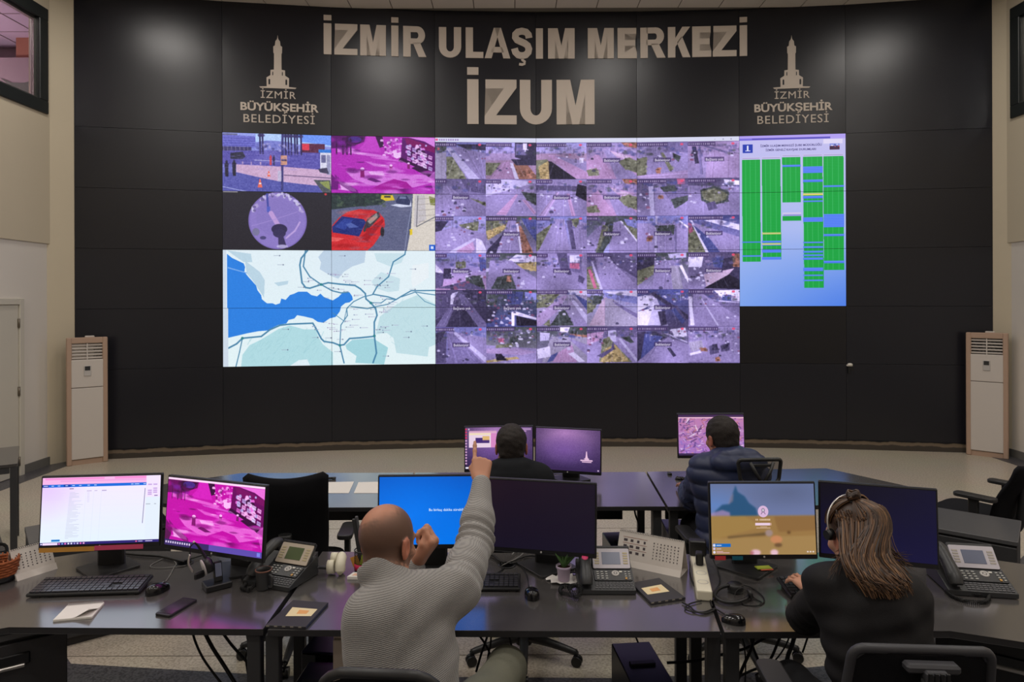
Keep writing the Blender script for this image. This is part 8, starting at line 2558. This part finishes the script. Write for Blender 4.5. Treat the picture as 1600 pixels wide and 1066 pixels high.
def knit_mat():
    m = mat('grey_knit', (166, 160, 152), 0.9, 0.15)
    nt = m.node_tree; b_ = nt.nodes['Principled BSDF']
    tc = nt.nodes.new('ShaderNodeTexCoord')
    mp = nt.nodes.new('ShaderNodeMapping'); mp.inputs['Rotation'].default_value = (0.0, 0.22, 0.0)
    wv = nt.nodes.new('ShaderNodeTexWave'); wv.bands_direction = 'Z'; wv.inputs['Scale'].default_value = 62; wv.inputs['Distortion'].default_value = 1.2; wv.inputs['Detail'].default_value = 2; wv.inputs['Detail Scale'].default_value = 4
    w2 = nt.nodes.new('ShaderNodeTexWave'); w2.bands_direction = 'X'; w2.inputs['Scale'].default_value = 75; w2.inputs['Distortion'].default_value = 2.0
    ml = nt.nodes.new('ShaderNodeMath'); ml.operation = 'MULTIPLY_ADD'; ml.inputs[1].default_value = 0.4
    bp = nt.nodes.new('ShaderNodeBump'); bp.inputs['Strength'].default_value = 0.5; bp.inputs['Distance'].default_value = 0.003
    rp = nt.nodes.new('ShaderNodeValToRGB'); e = rp.color_ramp.elements
    e[0].position = 0.1; e[0].color = (*lin((128, 126, 125)), 1); e[1].position = 0.8; e[1].color = (*lin((154, 151, 148)), 1)
    nt.links.new(tc.outputs['Object'], mp.inputs[0]); nt.links.new(mp.outputs[0], wv.inputs['Vector']); nt.links.new(mp.outputs[0], w2.inputs['Vector'])
    nt.links.new(w2.outputs['Fac'], ml.inputs[0]); nt.links.new(wv.outputs['Fac'], ml.inputs[2])
    nt.links.new(ml.outputs[0], bp.inputs['Height']); nt.links.new(bp.outputs[0], b_.inputs['Normal'])
    nt.links.new(ml.outputs[0], rp.inputs['Fac']); nt.links.new(rp.outputs['Color'], b_.inputs['Base Color'])
    b_.inputs['Sheen Weight'].default_value = 0.3
    return m
M['knit'] = knit_mat()
M['trouser_green'] = mat('grey_green_trousers', (122, 122, 108), 0.85, 0.2, noise=(200, 0.12), bump=(300, 0.1))
M['trouser_black'] = mat('black_trousers', (24, 24, 27), 0.8, 0.2, noise=(200, 0.15))
M['shoe'] = mat('black_shoe', (22, 20, 20), 0.4, 0.5)
M['blazer'] = mat('black_blazer', (29, 28, 30), 0.7, 0.25, noise=(260, 0.2), bump=(350, 0.12))
M['hoodie'] = mat('black_hoodie', (26, 28, 32), 0.85, 0.2, noise=(220, 0.2))
M['puffer'] = mat('navy_puffer_nylon', (44, 52, 82), 0.42, 0.4, noise=(30, 0.12))
M['hair_dark'] = mat('dark_short_hair', (34, 27, 24), 0.65, 0.4, noise=(120, 0.45), bump=(240, 0.4))

# ------------------------------------------------------------------ the man in the grey sweater, pointing
J = dict(pelvis=(-0.285, 2.05, 0.61), neck=(-0.388, 2.205, 1.042), sl=(-0.450, 2.15, 0.975), sr=(-0.190, 2.26, 1.015),
         el=(-0.435, 2.44, 0.835), wl=(-0.345, 2.475, 1.03), er=(-0.139, 2.56, 1.062), wr=(-0.130, 2.80, 1.237),
         hl=(-0.375, 2.06, 0.60), hr=(-0.195, 2.07, 0.60), kl=(-0.41, 2.47, 0.585), kr=(-0.022, 2.555, 0.605), al=(-0.40, 2.42, 0.11), ar=(-0.03, 2.66, 0.11), tl=(-0.40, 2.56, 0.03), tr=(-0.02, 2.82, 0.03))
hd = Head((-0.421, 2.295, 1.160), rot(-0.50, 0.26, -0.06), 1.06)
def man_color(V, C, L, mixin):
    # short stubble round the head, bare crown
    n = snoise(V, 90, 5) * 0.012 + snoise(V, 420, 6) * 0.010
    z = L[:, 2] + n
    y = L[:, 1] + n
    on_head = (np.linalg.norm(L - np.array((0, -0.014, 0.034)), axis=1) < 0.125) & (L[:, 2] > -0.075)
    U = L - np.array((0, -0.014, 0.030)) + (n * 0.6)[:, None]; U = U / np.linalg.norm(U, axis=1)[:, None]
    cd = np.array((-0.12, -0.50, 0.86)); cd = cd / np.linalg.norm(cd)
    ang = np.arccos(np.clip(U @ cd, -1, 1))
    crown = 1 / (1 + np.exp((ang - 0.62) / 0.11))
    hairline = 1 / (1 + np.exp(-(z + 0.062 + 0.25 * np.maximum(0, y + 0.03)) / 0.007))
    front = 1 / (1 + np.exp((y - 0.052) / 0.008))
    side = np.clip(1.0 - 0.0 * y, 0, 1)
    ear = ~((np.abs(L[:, 0]) > 0.079) & (np.abs(L[:, 1] + 0.01) < 0.034) & (np.abs(L[:, 2] + 0.004) < 0.042))
    m = on_head * ear * hairline * front * side
    mixin(m * 0.78 * (1 - 0.84 * crown), (62, 53, 48))
    mixin(0.35 * crown * on_head, (206, 138, 112))
hands_ = [dict(o=J['wr'], X=(-1, 0, 0), Y=(0.03, 0.62, 0.78), Z=(0, -0.78, 0.62), curls=((0.12, 0.10, 0.08), (1.25, 1.55, 0.9), (1.3, 1.6, 0.9), (1.35, 1.6, 0.9)), thumb=(0.45, 0.75, 0.6), s=1.04),
          dict(o=J['wl'], X=(-0.25, -0.95, 0.15), Y=(0.62, 0.05, 0.78), Z=(0.75, -0.25, -0.6), curls=((1.35, 1.6, 0.9), (1.3, 1.6, 0.9), (1.3, 1.6, 0.9), (1.25, 1.5, 0.9)), thumb=(0.3, 0.6, 0.6), s=1.14)]
man, org = person('man in a light grey knitted sweater, seated and pointing ahead with his right arm', J, hd, hands_, (196, 142, 116), 0.0045, color=man_color, neck_r=0.060)
F = Field(); add_torso(F, J, 0.022, 1.02); add_arm(F, J, 'l', g=0.018, end=0.88)
add_arm(F, J, 'r', (0.052, 0.050, 0.046, 0.026), g=0.017, end=0.93)
C0 = v3(J['neck']) + v3((0.0, 0.01, -0.005)); C1 = hd.w((0, -0.040, -0.070)); ca = (C1 - C0) / np.linalg.norm(C1 - C0)
F.cone(C0, C1 - ca * 0.012, 0.079, 0.0680, 0.012)
F.cone(C1 - ca * 0.02, C1 + ca * 0.10, 0.049, 0.052, 0.003, 's')
Er, Wr, Sr = v3(J['er']), v3(J['wr']), v3(J['sr'])
fa = (Wr - Er) / np.linalg.norm(Wr - Er); ua = (Er - Sr) / np.linalg.norm(Er - Sr)
def sweater_folds(P):
    d = 0.0030 * snoise(P, 16, 11) + 0.0012 * snoise(P, 45, 12)
    t = (P - Er) @ fa; dist = np.linalg.norm((P - Er) - t[:, None] * fa, axis=1)
    e = np.exp(-((t - 0.02) / 0.06) ** 2) * (dist < 0.10)
    d = d + 0.0075 * e * np.sin(t * 150 + 6 * P[:, 0] + 25 * (P[:, 0] - Er[0]))
    t2 = (P - Sr) @ ua; d2 = np.linalg.norm((P - Sr) - t2[:, None] * ua, axis=1)
    e2 = np.exp(-((t2 - 0.06) / 0.07) ** 2) * (d2 < 0.12)
    d = d + 0.005 * e2 * np.sin(t2 * 95 + 18 * P[:, 2])
    k = np.exp(-(((P[:, 2] - 0.93) / 0.16) ** 2)) * (P[:, 0] > -0.35) * (P[:, 1] < 2.3)
    d = d + 0.0035 * k * np.sin(70 * (P[:, 2] * 0.8 - 0.6 * (P[:, 0])))
    return d.astype(np.float32)
V, Q = F.mesh(0.006, disp=sweater_folds)
np_mesh('sweater', V, Q, M['knit'], man, loc=org)
# collar seam
ring = []
nb = C0 + ca * 0.012; ax_n = ca
u_ = np.cross(ax_n, v3((1, 0, 0))); u_ /= np.linalg.norm(u_); w_ = np.cross(ax_n, u_)
q = MB(); q.tube([nb - ax_n * 0.008 + (u_ * math.cos(a) + w_ * math.sin(a)) * 0.0825 - v3(org) for a in [2 * PI * k / 28 for k in range(28)]], 0.0035, n=6, smooth=False, closed=True)
q.build('collar_seam', M['knit'], man)
F = Field()
for s_ in 'lr': add_leg(F, J, s_, 0.016)
F.ell(v3(J['pelvis']) - v3((0, 0, 0.02)), (0.178, 0.14, 0.12), None, 0.05)
V, Q = F.mesh(0.009, disp=lambda P: 0.004 * snoise(P, 22, 4)); np_mesh('trousers', V, Q, M['trouser_green'], man, loc=org)
shoes(J, man, org, M['shoe'])

# ------------------------------------------------------------------ the woman at the right desk
J = dict(pelvis=(1.145, 2.07, 0.61), neck=(1.143, 2.185, 1.085), sl=(1.030, 2.225, 1.028), sr=(1.255, 2.205, 1.010),
         el=(1.055, 2.475, 0.825), wl=(1.185, 2.705, 0.820), er=(1.405, 2.40, 0.835), wr=(1.345, 2.63, 0.805),
         hl=(1.065, 2.08, 0.60), hr=(1.225, 2.08, 0.60), kl=(1.02, 2.50, 0.575), kr=(1.25, 2.52, 0.575), al=(1.02, 2.46, 0.11), ar=(1.25, 2.48, 0.11), tl=(1.02, 2.60, 0.03), tr=(1.25, 2.62, 0.03))
hd = Head((1.150, 2.285, 1.182), rot(0.20, 0.30, -0.05), 1.02)
hands_ = [dict(o=J['wl'], X=(1, -0.1, 0.0), Y=(-0.10, 0.97, 0.12), Z=(0, -0.1, 1), curls=((0.25, 0.35, 0.25), (0.2, 0.35, 0.25), (0.25, 0.4, 0.25), (0.3, 0.4, 0.3)), thumb=(0.8, 0.2, 0.2), s=0.98, spread=0.10),
          dict(o=J['wr'], X=(-1, 0.1, 0.0), Y=(-0.15, 0.97, -0.05), Z=(0, 0.05, 1), curls=((0.2, 0.3, 0.25),) * 4, thumb=(0.7, 0.2, 0.2), s=0.95)]
woman, org = person('woman with long brown hair in a black blazer, typing at the right desk', J, hd, hands_, (200, 150, 126), 0.0045, female=True, neck_r=0.046, w=0.95, arms_r=(0.040, 0.036, 0.031, 0.022))
F = Field(); add_torso(F, J, 0.019, 0.93)
for s_ in 'lr': add_arm(F, J, s_, (0.040, 0.038, 0.036, 0.023), g=0.016, end=0.91)
for (a, b_) in (('sl', 'neck'), ('sr', 'neck')):
    F.cone(v3(J[a]) + v3((0.008 if a == 'sr' else -0.008, 0, 0.014)), v3(J[b_]) * 0.6 + v3(J[a]) * 0.4, 0.046, 0.046, 0.03)
F.cone(hd.w((0, -0.026, -0.08)), hd.w((0, -0.022, -0.02)), 0.055, 0.055, 0.008, 's')
El, Er = v3(J['el']), v3(J['er'])
def blazer_folds(P):
    d = 0.0065 * snoise(P, 15, 31) + 0.0050 * snoise(P * np.array((1.0, 1.0, 1.8), np.float32), 40, 32)
    for E, S in ((El, v3(J['sl'])), (Er, v3(J['sr']))):
        ax_ = (E - S) / np.linalg.norm(E - S); t = (P - E) @ ax_; ds = np.linalg.norm((P - E) - t[:, None] * ax_, axis=1)
        d = d + 0.0075 * np.exp(-((t + 0.02) / 0.07) ** 2) * (ds < 0.1) * np.sin(t * 110 + 9 * P[:, 1])
    k = np.exp(-((P[:, 2] - 0.80) / 0.10) ** 2) * (P[:, 1] < 2.25)
    return (d + 0.006 * k * np.sin(75 * P[:, 2] + 14 * P[:, 0])).astype(np.float32)
V, Q = F.mesh(0.0065, disp=blazer_folds); np_mesh('blazer', V, Q, M['blazer'], woman, loc=org)
F = Field()
for s_ in 'lr': add_leg(F, J, s_, 0.014, r=(0.076, 0.062, 0.050, 0.036))
F.ell(v3(J['pelvis']) - v3((0, 0, 0.02)), (0.165, 0.14, 0.12), None, 0.05)
V, Q = F.mesh(0.009, disp=lambda P: 0.003 * snoise(P, 22, 14)); np_mesh('trousers', V, Q, M['trouser_black'], woman, loc=org)
shoes(J, woman, org, M['shoe'])
# hair: a base volume and strands over it
def tint_mesh_mat():
    return attr_mat('brown_hair', 0.42, 0.5)
M['hair_brown'] = tint_mesh_mat()
WAY = [(at(1340, 800, 2.235), 0.060), (at(1343, 838, 2.195), 0.068), (at(1352, 868, 2.150), 0.072), (at(1368, 898, 2.105), 0.082), (at(1384, 919, 2.085), 0.072)]
F = Field()
F.ell(hd.w((0, -0.022, 0.036)), v3((0.084, 0.097, 0.089)) * hd.s, hd.R, 0.02)
for (p, r_), (p2, r2) in zip(WAY[1:-1], WAY[2:]):
    for o_ in (-0.55, 0.0, 0.55):
        F.cone((p.x + o_ * r_ * 0.95, p.y + 0.022, p.z), (p2.x + o_ * r2, p2.y + 0.016, p2.z), 0.028, 0.022, 0.016)
F.ell(hd.w((0, 0.075, -0.02)), v3((0.075, 0.055, 0.075)) * hd.s, hd.R, 0.02, 's')
for sx in (-1, 1):
    F.ell(hd.w((sx * 0.088, 0.006, -0.014)), v3((0.022, 0.030, 0.042)) * hd.s, hd.R, 0.01, 's')
V, Q = F.mesh(0.006)
LH = hd.local(V)
C = np.repeat(srgb((58, 40, 31))[None], len(V), 0) * (1 + 0.25 * snoise(V * np.array((3, 1, 0.5)), 70, 8))[:, None]
hair = np_mesh('hair', V, Q, M['hair_brown'], woman, np.clip(C, 0, 1), org)
rs = random.Random(17)
SV, SQ, SC_ = [], [], []
def strand(pts, r0, col, n=4):
    P, _ = catmull([Vector(p) for p in pts], 4)
    base = len(SV)
    for i, p in enumerate(P):
        t = (P[min(i + 1, len(P) - 1)] - P[max(i - 1, 0)]).normalized()
        u = t.cross(Vector((0, 1, 0.2))); u = u.normalized() if u.length > 1e-5 else Vector((1, 0, 0)); w2 = t.cross(u)
        f = i / (len(P) - 1); rr = r0 * (1 - 0.75 * f ** 3)
        for k in range(n):
            a = 2 * PI * k / n
            SV.append(p + (u * math.cos(a) * 1.6 + w2 * math.sin(a) * 0.7) * rr); SC_.append(col)
    for i in range(len(P) - 1):
        for k in range(n):
            a, b_ = base + i * n + k, base + i * n + (k + 1) % n
            SQ.append((a, b_, b_ + n, a + n))
BR = [(58, 41, 32), (72, 51, 38), (92, 66, 47), (112, 81, 56), (136, 101, 70), (82, 58, 42), (50, 35, 28)]
bun = Vector(hd.w((-0.024, -0.060, 0.112)))
HC = v3((0, -0.022, 0.036)); HR = v3((0.087, 0.100, 0.092))
def scalp(d, lift=1.0):
    d = v3(d); d = d / np.linalg.norm(d)
    return Vector(hd.w(HC + d * HR * lift))
bd = (v3((-0.024, -0.060, 0.112)) - HC) / HR; bd = bd / np.linalg.norm(bd)
for k in range(820):
    g = rs.uniform(-1, 1); lay = rs.random()
    upper = rs.random() < 0.38
    pts = []
    th = math.radians(90 * g + rs.uniform(-6, 6))
    lift = rs.uniform(1.01, 1.07)
    if upper:      # gathered to the knot, then falling from it
        an = rs.uniform(0, 2 * PI)
        sd_ = v3((math.cos(an), 0.35 + 0.55 * math.sin(an), 0.15 + 0.1 * rs.random())) if math.sin(an) > -0.2 else v3((math.cos(an), -1.0, 0.25 + 0.2 * rs.random()))
        sd_ = sd_ / np.linalg.norm(sd_)
        pts = [scalp(sd_ * (1 - f) + bd * f, lift) for f in (0.0, 0.3, 0.6, 0.85, 1.0)]
        strand(pts, 0.0026, srgb(rs.choice(BR)))
        g2 = rs.uniform(-0.62, 0.62)
        pts = [scalp(bd + v3((0.05 * g2, -0.1, 0)), 1.03), scalp((0.5 * g2, -0.85, 0.62), 1.04 + 0.02 * lay), scalp((0.75 * g2, -1.0, 0.10), 1.06 + 0.03 * lay)]
        st_i = 2
        gg = g2 * 1.2
    else:
        a = math.radians(92 * g)
        e0 = rs.uniform(0.0, 0.75)
        pts = [scalp((math.sin(a), -math.cos(a) - 0.12, e0), lift), scalp((math.sin(a) * 0.95, -math.cos(a) * 0.95 - 0.25, e0 - 0.45), 1.04)]
        st_i = 2
        gg = g
    wob = rs.uniform(-0.008, 0.008)
    endk = rs.choice([4, 4, 4, 3.6, 3.3])
    for i in range(st_i, 5):
        p, r_ = WAY[i]
        if i > endk: break
        depth = (1 - gg * gg) ** 0.5 * 0.040
        x = p.x + gg * r_ * (1.02 if i > 1 else 1.1) + wob * (i - 1) * 0.7 + 0.004 * math.sin(5 * gg + i * 1.7)
        pts.append(Vector((x, p.y + 0.010 - depth - 0.004 * lay + 0.003 * math.sin(9 * gg + i), p.z + rs.uniform(-0.01, 0.012) * (2.2 if i == 4 else 1))))
    if len(pts) > 2:
        strand(pts, rs.uniform(0.0016, 0.0030), srgb(rs.choice(BR)))
for k in range(46):     # loose hairs at the sides
    s_ = rs.choice((-1, 1)); a = rs.uniform(0.2, 1)
    st = Vector(hd.w((s_ * 0.086, -0.02 - 0.05 * a, 0.05 * a)))
    p2 = at(1318 if s_ < 0 else 1392, 850 + 20 * rs.random(), 2.19); p3 = at((1300 if s_ < 0 else 1424) + rs.uniform(-8, 8), 872 + rs.uniform(-10, 40), 2.15)
    strand([st, p2 + Vector((rs.uniform(-.012, .012), 0, 0)), p3], 0.0010, srgb(rs.choice(BR)))
for k in range(60):     # the knot
    a = rs.uniform(0, 2 * PI); b_ = rs.uniform(-0.6, 0.6); R1 = 0.020
    pts = []
    for j in range(6):
        t = a + j * 0.75
        pts.append(bun + Vector((R1 * math.cos(t) * math.cos(b_), R1 * math.sin(t) * 0.9 * math.cos(b_), 0.022 + R1 * 0.9 * math.sin(b_) + 0.004 * math.sin(3 * t))))
    strand(pts, 0.0034, srgb(rs.choice(BR[:3] + [BR[6]])))
SV_ = np.array([p[:] for p in SV], np.float32)
np_mesh('hair_strands', SV_, np.array(SQ, np.int32), M['hair_brown'], woman, np.array(SC_, np.float32), org)
q = MB(); q.lathe([(0.010, -0.006), (0.014, 0.0), (0.010, 0.006)], 16, M=Matrix.Translation(bun + Vector((0, 0, 0.0)) - Vector(org))); q.build('hair_tie', M['black'], woman)
# her headset
hs = thing('headset', 'thin headset with a silver band worn on the head of the woman', 'headset', Vector(hd.c))
def HL(p): return Vector(hd.w(p)) - Vector(hd.c)
q = MB(); q.tube([HL((-0.100 * math.cos(a), -0.008, 0.035 + 0.098 * math.sin(a))) for a in [math.radians(d) for d in range(-8, 189, 14)]], 0.0038, n=8); q.build('headband', M['metal'], hs)
for sx in (-1, 1):
    q = MB(); q.cyl(HL((sx * 0.090, -0.006, 0.018)), HL((sx * 0.112, -0.006, 0.018)), 0.019, 0.016, n=18); q.build('ear_pad', M['black'], hs)
q = MB(); q.tube([HL((0.106, 0.0, 0.015)), HL((0.125, 0.03, 0.010)), HL((0.150, 0.07, 0.0)), HL((0.168, 0.10, -0.006))], 0.0022, n=6); q.build('microphone_boom', M['silver'], hs)

# ------------------------------------------------------------------ the man in the black hoodie (back row)
def seated(cx, y0, head_c, neck, sl, sr, el, er, wl, wr):
    return dict(pelvis=(cx, y0, 0.61), neck=neck, sl=sl, sr=sr, el=el, er=er, wl=wl, wr=wr, hl=(cx - 0.085, y0 + 0.01, 0.60), hr=(cx + 0.085, y0 + 0.01, 0.60),
                kl=(cx - 0.11, y0 + 0.43, 0.575), kr=(cx + 0.11, y0 + 0.43, 0.575), al=(cx - 0.11, y0 + 0.40, 0.11), ar=(cx + 0.11, y0 + 0.40, 0.11), tl=(cx - 0.11, y0 + 0.54, 0.03), tr=(cx + 0.11, y0 + 0.54, 0.03))
def short_hair(hd, root, org, thick=0.010, m='hair_dark', low=-0.075, fringe=0.050):
    F = Field()
    F.ell(hd.w((0, -0.016, 0.036)), v3((0.078 + thick, 0.097 + thick, 0.088 + thick)) * hd.s, hd.R, 0.02)
    F.ell(hd.w((0, -0.045, -0.030)), v3((0.064 + thick * 0.3, 0.055 + thick * 0.3, 0.055)) * hd.s, hd.R, 0.03)
    F.ell(hd.w((0, 0.120, -0.03)), v3((0.10, 0.075, 0.088)) * hd.s, hd.R, 0.015, 's')
    for sx in (-1, 1):
        F.ell(hd.w((sx * 0.092, -0.006, -0.016)), v3((0.026, 0.026, 0.036)) * hd.s, hd.R, 0.008, 's')
        F.ell(hd.w((sx * 0.085, 0.025, -0.06)), v3((0.03, 0.055, 0.05)) * hd.s, hd.R, 0.01, 's')
    V, Q = F.mesh(0.006, disp=lambda P: 0.0016 * snoise(P, 130, 21) + 0.001 * snoise(P, 260, 22))
    return np_mesh('hair', V, Q, M[m], root, loc=org)
hd = Head((-0.006, 3.865, 1.142), rot(0.0, 0.16, 0.0), 1.04)
J = seated(0.03, 3.78, None, (-0.004, 3.80, 1.035), (-0.155, 3.84, 0.965), (0.145, 3.84, 0.965), (-0.20, 4.02, 0.80), (0.21, 4.02, 0.80), (-0.09, 4.22, 0.80), (0.10, 4.22, 0.80))
HB = [dict(o=J['wl'], X=(1, 0, 0), Y=(0.15, 1, -0.05), Z=(0, 0, 1), curls=((0.2, 0.3, 0.2),) * 4), dict(o=J['wr'], X=(-1, 0, 0), Y=(-0.15, 1, -0.05), Z=(0, 0, 1), curls=((0.2, 0.3, 0.2),) * 4)]
man2, org = person('dark-haired man in a black hoodie seen from behind, between two purple monitors', J, hd, HB, (176, 124, 102), 0.006, neck_r=0.056)
F = Field(); add_torso(F, J, 0.03, 1.05)
for s_ in 'lr': add_arm(F, J, s_, (0.050, 0.048, 0.044, 0.028), g=0.02, end=0.94)
nk = v3(J['neck'])
for a in range(0, 12):
    t0, t1 = math.radians(200 + a * 12), math.radians(212 + a * 12)
    F.cone(nk + v3((0.085 * math.cos(t0), 0.02 + 0.085 * math.sin(t0), 0.012 - 0.012 * math.sin(t0))), nk + v3((0.085 * math.cos(t1), 0.02 + 0.085 * math.sin(t1), 0.012 - 0.012 * math.sin(t1))), 0.030, None, 0.015)
F.ell(nk + v3((0, -0.075, -0.045)), (0.10, 0.045, 0.07), None, 0.03)
V, Q = F.mesh(0.009, disp=lambda P: 0.005 * snoise(P, 20, 41)); np_mesh('hoodie', V, Q, M['hoodie'], man2, loc=org)
F = Field()
for s_ in 'lr': add_leg(F, J, s_, 0.014)
F.ell(v3(J['pelvis']) - v3((0, 0, 0.02)), (0.175, 0.14, 0.12), None, 0.05)
V, Q = F.mesh(0.012); np_mesh('trousers', V, Q, M['trouser_black'], man2, loc=org)
shoes(J, man2, org, M['shoe']); short_hair(hd, man2, org, 0.006)

# ------------------------------------------------------------------ the man in the navy jacket (back row)
hd = Head((1.196, 3.90, 1.182), rot(0.30, 0.20, -0.04), 1.02)
J = seated(1.225, 3.80, None, (1.215, 3.83, 1.075), (1.095, 3.88, 1.000), (1.335, 3.84, 0.995), (1.078, 4.05, 0.805), (1.43, 4.00, 0.81), (1.10, 4.28, 0.80), (1.33, 4.22, 0.80))
HB = [dict(o=J['wl'], X=(1, 0, 0), Y=(-0.05, 1, -0.05), Z=(0, 0, 1), curls=((0.2, 0.3, 0.2),) * 4), dict(o=J['wr'], X=(-1, 0, 0), Y=(-0.15, 1, -0.05), Z=(0, 0, 1), curls=((0.2, 0.3, 0.2),) * 4)]
man3, org = person('dark-haired man in a hooded navy quilted jacket before the pink mosaic monitor', J, hd, HB, (172, 122, 102), 0.006, neck_r=0.054)
F = Field(); add_torso(F, J, 0.042, 1.06)
for s_ in 'lr': add_arm(F, J, s_, (0.056, 0.056, 0.052, 0.034), g=0.026, end=0.95)
nk = v3(J['neck'])
F.ell(nk + v3((0.03, -0.085, 0.0)), (0.150, 0.075, 0.088), None, 0.012); F.ell(nk + v3((0.0, -0.02, 0.025)), (0.118, 0.09, 0.050), None, 0.02)
F.cone(hd.w((0, -0.02, -0.06)), hd.w((0, -0.015, 0.02)), 0.062, 0.07, 0.01, 's')
A3 = torso_axes(J)
def quilt(P):
    L = P - v3(J['pelvis'])
    s_ = L @ A3[2]
    d = 0.016 * (np.abs(np.sin(PI * s_ / 0.085)) ** 0.5 - 0.7)
    for S, E, W in ((J['sl'], J['el'], J['wl']), (J['sr'], J['er'], J['wr'])):
        S, E, W = v3(S), v3(E), v3(W)
        for a, b_ in ((S, E), (E, W)):
            ba = b_ - a; t = ((P - a) @ ba) / (ba @ ba); dd = np.linalg.norm(P - a - np.clip(t, 0, 1)[:, None] * ba, axis=1)
            m = (dd < 0.088) & (t > 0.15) & (t < 1.0)
            d = np.where(m, 0.010 * (np.abs(np.sin(PI * t * np.linalg.norm(ba) / 0.075)) ** 0.5 - 0.7), d)
    hood = np.exp(-((np.linalg.norm((P - nk - v3((0.025, -0.075, -0.005))) / v3((1.3, 0.8, 0.9)), axis=1) / 0.11) ** 4))
    d = d * (1 - hood) + hood * 0.007 * np.sin(60 * (P[:, 2] + 0.6 * P[:, 0])) * np.sin(40 * P[:, 0] + 3)
    return -d.astype(np.float32) + 0.004 * snoise(P, 28, 51)
V, Q = F.mesh(0.0075, disp=quilt); np_mesh('puffer_jacket', V, Q, M['puffer'], man3, loc=org)
F = Field()
for s_ in 'lr': add_leg(F, J, s_, 0.014)
F.ell(v3(J['pelvis']) - v3((0, 0, 0.02)), (0.175, 0.14, 0.12), None, 0.05)
V, Q = F.mesh(0.012); np_mesh('trousers', V, Q, M['trouser_black'], man3, loc=org)
shoes(J, man3, org, M['shoe']); short_hair(hd, man3, org, 0.006)
